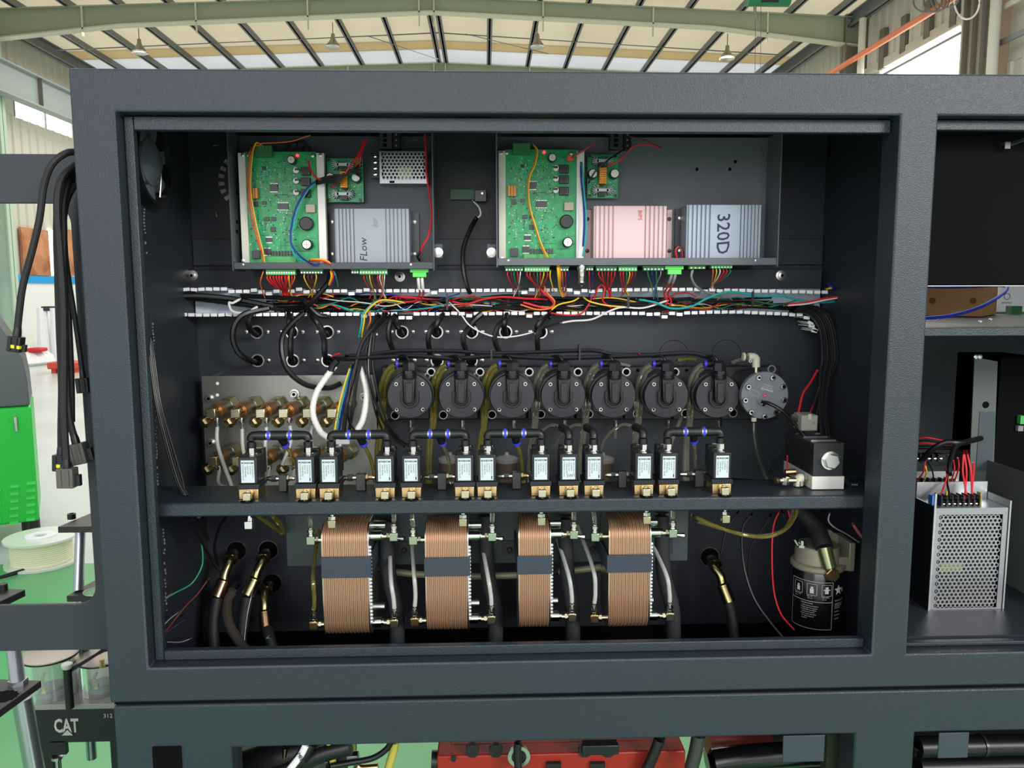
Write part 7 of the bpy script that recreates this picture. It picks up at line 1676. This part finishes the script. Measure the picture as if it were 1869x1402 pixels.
hang([(142, 308, .08), (126, 330, .07), (116, 370, .06), (116, 430, .06), (117, 520, .06), (119, 620, .06), (123, 720, .06), (128, 770, .06), (138, 806, .06)], .005, 'braided cable of the hanging bundle ending in the upper grey connector', True, True, False, 1.4)
hang([(142, 296, .06), (112, 326, .04), (104, 380, .03), (110, 460, .03), (116, 560, .03), (117, 660, .03), (117, 760, .03), (122, 850, .03)], .0048, 'front braided cable of the hanging bundle ending in the lowest grey connector', True, True, False, 1.3)
hang([(143, 320, .09), (124, 345, .08), (118, 400, .08), (122, 500, .08), (128, 600, .08), (132, 700, .08), (133, 770, .08)], .0032, 'thin inner cable of the hanging bundle', None)
hang([(142, 330, .08), (122, 370, .07), (117, 430, .07), (124, 500, .07), (135, 570, .07), (145, 640, .07), (151, 686, .07)], .0036, 'right braided cable with black connector ending beside the cabinet edge', True, False, False, 1.0)
# ================================================================== LOWER LEFT: clamping plates, rods, CAT stand
PLM = mat('black_oxide_plate', (58, 56, 56), 0.38, 0.5); RODM = mat('aluminium_rod', (170, 174, 180), 0.3, 0.9)
def slab(px0, py0, px1, py1, depth_y, Y, thick, name, lab, hole=None, skew=0.0):
    a = P(px0, py1, Y); b = P(px1, py1, Y); z0 = a.z; t = thing(name, lab, 'plate', ((a.x+b.x)/2, Y, z0))
    poly = [(a.x, Y), (b.x, Y), (b.x+skew, Y+depth_y), (a.x+skew, Y+depth_y)]
    G().prismz(poly, z0, z0+thick).build('plate', PLM, t, 0.0008)
    return t, z0+thick
Ya = 0.62
t, zt = slab(106, 965, 215, 973, .11, Ya, .014, 'clamp_plate', 'upper black oxide clamp plate with socket bolt left of the cabinet', skew=.02)
c = PZ(131, 947, zt); G().cyl(c, c+Vector((0, 0, .012)), .009, 16).build('socket_bolt', BLACK, t); G().cyl(c+Vector((0, 0, .0121)), c+Vector((0, 0, .0125)), .005, 6).build('bolt_socket', DARK, t)
t2, zt2 = slab(122, 1090, 215, 1099, .12, Ya, .014, 'clamp_plate', 'second black clamp plate with round opening below the upper one', skew=.02)
c = PZ(176, 1080, zt2); g = G(); G().ring(c+Vector((0, 0, .0003)), (0, 0, 1), .028, .026, .001, 30).build('opening_rim', STEEL, t2); G().cyl(c, c+Vector((0, 0, .0006)), .026, 30).build('opening', FLOORG, t2)
tag(G().cyl(PZ(139, 962, zt-.02)+Vector((0, .02, 0)), PZ(143, 1078, zt2), .011, 18).build('guide_rod', RODM), 'aluminium guide rod between the two clamp plates left of the cabinet', 'rod')
tag(G().cyl(PZ(148, 1090, zt2-.016), P(152, 1160, Ya+.04)-Vector((0, 0, .3)), .011, 18).build('guide_rod', RODM), 'aluminium guide rod below the second clamp plate', 'rod')
Yb2 = 0.34
def slabp(pts, Y, py, lab):
    z = P(40, py, Y).z; q = [PZ(a_, b_, z) for a_, b_ in pts]; t = thing('clamp_plate', lab, 'plate', (q[0].x, q[0].y, z-.013))
    G().prismz([(v.x, v.y) for v in q], z-.013, z).build('plate', PLM, t, 0.0008); return t, z
t, zt = slabp([(46, 1076), (-60, 1072), (-60, 1128), (0, 1098)], Yb2, 1076, 'black clamp plate with hex screw at the very left edge above the arm')
c = PZ(6, 1077, zt); G().cyl(c, c+Vector((0, 0, .012)), .008, 16).build('socket_bolt', BLACK, t)
Yc2 = 0.28
t, zt = slabp([(75, 1242), (-60, 1238), (-110, 1370), (0, 1296)], Yc2, 1242, 'slanted black clamp plate with toothed opening at the lower left edge')
c = PZ(5, 1272, zt)
g = G(); pts = []
for i in range(28): a = 2*math.pi*i/28; r = .022 if i % 2 else .025; pts.append((c.x+r*math.cos(a), c.y+r*math.sin(a)*.9))
g.prismz(pts, zt+.0002, zt+.0008); g.build('toothed_opening', DARK, t)
tag(G().cyl(PZ(33, 1250, zt), P(22, 1170, Yc2+.06)+Vector((0, 0, .05)), .0125, 18).build('guide_rod', RODM), 'aluminium guide rod above the slanted clamp plate', 'rod')
p0 = P(40, 1275, Yc2+.05); p1 = P(66, 1420, Yc2+.05)
tag(G().cyl(p0, p0+(p1-p0)*2.2, .017, 20).build('guide_rod', RODM), 'thick aluminium guide rod in front of the black lettered plate', 'rod')
G_c = G().lathe(PZ(33, 1248, zt), (0, 0, 1), [(0, .016), (.008, .016)], 6); tag(G_c.build('rod_nut', RODM), 'hex collar at the foot of the guide rod on the slanted clamp plate', 'nut')
# the stand with lettering
Yd = 0.55
st = thing('lettered_stand', 'black stand with large CAT lettering and grey top plate carrying transparent jars', 'stand', (P(130, 1300, Yd).x, Yd+.1, 0))
a = P(57, 1297, Yd); b = P(235, 1353, Yd); BLP = mat('stand_black', (22, 22, 24), 0.5)
G().box((a.x, Yd, b.z), (b.x, Yd+.012, a.z)).build('front_plate', BLP, st, 0.0008)
G().box((a.x, Yd, a.z+.0003), (b.x, Yd+.30, a.z+.012)).build('top_plate', mat('stand_top_grey', (150, 146, 142), 0.4, 0.4), st, 0.0008)
for (x0, x1) in ((16-0+0, 0),): pass
for (q0, q1) in ((44, 66), (72, 92)):
    u = P(q0, 1350, Yd); v = P(q1, 1350, Yd); G().box((u.x, Yd+.001, 0.0), (v.x, Yd+.035, b.z+(0.05 if q0 == 44 else 0)-0.0005)).build('leg', BLP, st)
u = P(200, 1350, Yd); G().box((u.x, Yd+.001, 0.0), (u.x+.03, Yd+.04, b.z-0.0005)).build('leg', BLP, st)
u = P(91, 1353, Yd); v = P(121, 1378, Yd); G().box((u.x, Yd, v.z), (v.x, Yd+.012, u.z)).build('hanging_lug', BLP, st, 0.0008)
G().box((u.x-.012, Yd+.012, v.z), (u.x, Yd+.03, u.z-.001)).build('side_plate', ALUW, st)
c = P(104, 1380, Yd+.006); G().lathe(c, (0, 0, -1), [(0, .012), (.006, .012), (.0061, .005), (.10, .005)], 12).build('foot_screw', STEEL, st)
kd = k(Yd)
text('CAT', .043, P(121, 1326, Yd-.0008), mat('stand_letter_grey', (176, 176, 172), 0.5), st, offset=.0012, sx=.62, depth=.0004)
tc_ = P(124, 1339, Yd); 
G().prism([(tc_.x-14*kd, tc_.z-3*kd), (tc_.x+12*kd, tc_.z-3*kd), (tc_.x, tc_.z+11*kd)], Yd-.0014, Yd-.0012).build('triangle_outline', BLP, st)
G().prism([(tc_.x-11*kd, tc_.z-3*kd), (tc_.x+10*kd, tc_.z-3*kd), (tc_.x, tc_.z+8*kd)], Yd-.0018, Yd-.0016).build('triangle', mat('stand_letter_grey', (176, 176, 172), 0.5), st)
text('312', .0135, P(197, 1307, Yd-.0008), mat('stand_letter_grey', (176, 176, 172), 0.5), st)
# standing bar and lid arm
zp = a.z+.0125
c = PZ(128, 1292, zp); bar = thing('black_post', 'black post with pale cap and slanting arm on the lettered stand', 'post', c)
hgt = P(125, 1203, Yd+.03).z-c.z
G().cyl(c, c+Vector((0, 0, hgt)), .0085, 16).build('post_body', BLP, bar)
G().lathe(c+Vector((0, 0, hgt+.0003)), (0, 0, 1), [(0, .009), (.004, .0115), (.010, .0115), (.011, .010)], 18).build('cap', ALUW, bar)
G().tube([c+Vector((.006, 0, hgt-.004)), P(190, 1186, Yd+.05), P(230, 1176, Yd+.07)], .006, 4, 0).build('arm', BLP, bar)
JAR = mat('jar_plastic', (228, 234, 230), 0.06, 0, trans=0.88, ior=1.4)
def jar(px, py, rpx, hpx, lab):
    c = PZ(px, py, zp); r = k(c.y, rpx); h = k(c.y, hpx); t = thing('transparent_jar', lab, 'jar', c)
    G().ring(c, (0, 0, 1), r, r*0.95, h, 40).build('wall', JAR, t)
    G().lathe(c+Vector((0, 0, h+.0004)), (0, 0, 1), [(0, r*1.02), (.003, r*1.02)], 36).build('lid_gasket', BLACK, t)
    G().lathe(c+Vector((0, 0, h+.0036)), (0, 0, 1), [(0, r*1.01), (.002, r*1.01), (.0025, r*.97)], 36).build('lid', mat('lid_grey', (168, 160, 150), 0.4, 0.4), t)
    G().lathe(c+Vector((0, 0, .001)), (0, 0, 1), [(0, r*.7), (.008, r*.66), (.0081, r*.4), (.012, r*.4)], 24).build('inner_base', mat('violet_grey', (130, 132, 150), 0.4), t)
    for i, dx in enumerate((-.012, .006)):
        q = c+Vector((dx-.01, -r*.45, .003)); G().box((q.x-.005, q.y-.004, q.z), (q.x+.005, q.y+.004, q.z+.011)).build('white_clip', WHITE, t); G().box((q.x-.0035, q.y-.003, q.z+.0112), (q.x+.0035, q.y+.003, q.z+.019)).build('yellow_clip', mat('yellow_clip', (214, 184, 50), 0.5), t)
    G().tube([c+Vector((-.01, -r*.3, .01)), c+Vector((-.012, -r*.3, h*.45)), c+Vector((-.008, -r*.2, h*.6))], .0035, 8).build('inner_tube', TUBEW, t)
    return t, c, r, h
jar(97, 1262, 49, 72, 'larger transparent jar with grey lid on the lettered stand')
j2, c, r, h = jar(190, 1255, 43, 58, 'smaller transparent jar with brass nipple, half hidden by the cabinet')
q = PZ(187, 1218, c.z+h+.006); G().lathe((q.x, q.y, c.z+h+.0062), (0, 0, 1), [(0, .006), (.006, .006), (.0062, .0042), (.012, .0042), (.0125, .0055), (.018, .005)], 6).build('brass_nipple', BRASS, j2)
G().box((P(72, 1195, Yd+.12).x, Yd+.12, c.z+h+.03), (P(72, 1195, Yd+.12).x+.03, Yd+.14, c.z+h+.04)).build('red_tab', mat('red_cloth', (200, 40, 50), 0.6), None) if False else None
# ================================================================== UNDER THE FRAME: engine parts glimpsed through the long opening
RDM = mat('red_enamel', (140, 32, 20), 0.4)
zf_ = lambda py, Y: P(900, py, Y).z
Yr = 0.10
rb = thing('red_pump_block', 'red painted pump block seen through the long opening under the cabinet', 'pump', P(1000, 1440, Yr))
a = P(797, 1360, Yr); b = P(1250, 1440, Yr+.0)
zt = P(900, 1371, Yr+.12).z
G().box((a.x, Yr, .45), (b.x, Yr+.3, P(900, 1378, Yr).z)).build('block', RDM, rb, 0.003)
G().box((a.x+.02, Yr+.03, P(900, 1377.5, Yr).z), (b.x-.06, Yr+.26, P(900, 1362, Yr+.03).z)).build('upper_ledge', RDM, rb, 0.003)
for px in (862, 905, 1068, 1110): 
    c = P(px, 1372, Yr-.004); G().cyl(c, c+Vector((0, .01, 0)), .011, 14).build('dark_port', BLACK, rb)
c = P(947, 1378, Yr-.012); G().ring(c, (0, -1, 0), .018, .012, .006, 24).build('steel_ring', STEEL, rb); G().cyl(c+Vector((0, .012, 0)), c+Vector((0, -.004, 0)), .011, 16).build('plug', BLACK, rb)
G().box((P(1060, 1366, Yr-.002).x, Yr-.02, P(1060, 1380, Yr-.02).z), (P(1130, 1366, Yr-.02).x, Yr-.001, P(1060, 1362, Yr-.02).z)).build('black_cover', BLACK, rb, 0.002)
c = P(828, 1383, Yr-.001); G().cyl(c, c+Vector((0, -.006, 0)), .004, 10).build('screw', BLACK, rb)
for px in (1010, 1090): c = P(px, 1396, Yr-.001); G().box((c.x-.012, Yr-.008, c.z-.02), (c.x+.012, Yr-.001, c.z+.006)).build('black_bracket', BLACK, rb)
G().cyl(P(788, 1388, Yr+.02), P(800, 1388, Yr+.02), .016, 16).build('side_cap', BLACK, rb)
UN = lambda pts, r, m, n_, lab, c='hose': tag(G().tube(PP(pts), r, 12).build(n_, m), lab, c)
UN([(380, 1420, .14), (450, 1400, .13), (520, 1378, .12), (600, 1360, .12)], .026, RUBBER, 'thick_hose', 'very thick black hose behind the left of the long opening')
UN([(470, 1425, .1), (530, 1400, .1), (590, 1375, .1), (640, 1362, .1)], .014, BLACK, 'black_hose', 'black hose in front of the thick hose under the cabinet')
t = thing('printed_hose', 'black hose with white band printed MEE08 under the cabinet', 'hose', P(540, 1400, .08))
G().tube(PP([(568, 1352, .09), (556, 1375, .085), (538, 1400, .08), (515, 1430, .08)]), .011, 12).build('hose_body', RUBBER, t)
G().tube(PP([(560, 1356, .078), (549, 1378, .072), (533, 1399, .068), (520, 1415, .068)]), .0055, 8).build('white_band', WHITE, t)
text('MEE08', .008, P(550, 1386, .064), INK, t, rot=(math.pi/2, math.radians(66), 0), name='print', depth=.0004)
UN([(522, 1360, .1), (520, 1385, .1), (521, 1420, .1)], .005, CR1, 'bronze_pipe', 'bronze pipe fitting beside the printed hose', 'pipe')
t = thing('steel_manifold', 'dark steel manifold with union nut and yellow hose under the cabinet', 'manifold', P(620, 1410, .12))
G().pb(600, 1355, 632, 1412, .11, .16).build('body', mat('dark_steel', (52, 52, 56), 0.45, 0.5), t, 0.003)
G().lathe(P(568, 1372, .12), (1, 0, -.1), [(0, .008), (.012, .008), (.0125, .011), (.022, .011), (.0225, .008), (.03, .008)], 12).build('union_nut', STEEL, t)
G().lathe(P(636, 1384, .12), (1, 0, 0), [(-.004, .008), (.01, .012), (.016, .012), (.017, .007)], 8).build('elbow_nut', STEEL, t)
G().tube(PP([(600, 1350, .1), (604, 1372, .1), (610, 1402, .1), (613, 1425, .1)]), .0055, 10).build('yellow_hose', mat('yellow_hose', (176, 168, 76), 0.35), t)
G().pb(568, 1390, 600, 1420, .1, .15).build('clamp_block', GUN, t, 0.003)
UN([(596, 1400, .09), (640, 1392, .09), (680, 1384, .09), (705, 1368, .09), (716, 1350, .09)], .0048, BLK, 'black_lead', 'black cable crossing the green floor view under the cabinet', 'cable')
UN([(650, 1397, .12), (660, 1402, .12), (690, 1400, .12)], .006, BRASS, 'brass_pipe', 'short brass threaded pipe under the cabinet', 'pipe')
UN([(722, 1350, .12), (717, 1375, .12), (710, 1400, .12), (707, 1425, .12)], .007, mat('yellow_hose', (176, 168, 76), 0.35), 'yellow_hose', 'yellow clear hose left of the red pump block')
UN([(648, 1350, .16), (648, 1385, .16), (648, 1425, .16)], .003, TUBEY, 'thin_yellow_tube', 'thin yellow tube over the green floor', 'tube')
UN([(946, 1350, .06), (944, 1380, .06), (948, 1410, .06), (956, 1425, .06)], .006, BLACK, 'black_lead', 'black cable plugged into the red pump block', 'cable')
UN([(1205, 1345, .08), (1196, 1370, .08), (1185, 1395, .08), (1170, 1425, .08)], .009, RUBBER, 'corrugated_hose', 'black corrugated hose at the right end of the red pump block')
UN([(1276, 1335, .06), (1270, 1370, .06), (1262, 1402, .06), (1260, 1425, .06)], .011, GUN, 'steel_strut', 'slanting grey strut right of the red pump block', 'strut')
UN([(1290, 1392, .12), (1350, 1384, .12), (1440, 1378, .12), (1500, 1374, .12)], .021, mat('gloss_black', (14, 15, 17), 0.18, coat=0.4), 'accumulator_cylinder', 'glossy black cylinder under the right part of the cabinet', 'cylinder')
t = thing('red_motor', 'dark red motor body behind the strut under the cabinet', 'motor', P(1350, 1370, .2))
G().cyl(P(1290, 1352, .22), P(1400, 1348, .22), .03, 20).build('motor_body', mat('dark_red_enamel', (130, 36, 26), 0.4), t)
G().cyl(P(1401, 1348, .22), P(1425, 1347, .22), .02, 16).build('end_bell', GUN, t)
G().pb(1508, 1340, 1555, 1440, .08, .1).build('olive_panel', mat('olive_panel', (44, 54, 36), 0.6), None) and None
tag(bpy.data.objects['olive_panel'], 'dark olive panel beside the post under the cabinet', 'panel')
c = P(1502, 1394, .1)
for i, yy in enumerate((1362, 1400)):
    UN([(1660, yy+2, .12), (1740, yy, .12), (1830, yy-2, .12), (1900, yy-3, .12)], .017, mat('satin_black', (14, 15, 17), 0.4), 'black_cylinder', '%s glossy black cylinder in the lower right opening' % ('upper', 'lower')[i], 'cylinder')
    q = P(1783+i*30, yy, .12); 
q = P(1790, 1360, .12); tag(G().ring(q, (1, 0, 0), .0182, .0172, .004, 24).build('joint_ring', BLACKM), 'joint ring on the upper black cylinder at the lower right', 'ring')
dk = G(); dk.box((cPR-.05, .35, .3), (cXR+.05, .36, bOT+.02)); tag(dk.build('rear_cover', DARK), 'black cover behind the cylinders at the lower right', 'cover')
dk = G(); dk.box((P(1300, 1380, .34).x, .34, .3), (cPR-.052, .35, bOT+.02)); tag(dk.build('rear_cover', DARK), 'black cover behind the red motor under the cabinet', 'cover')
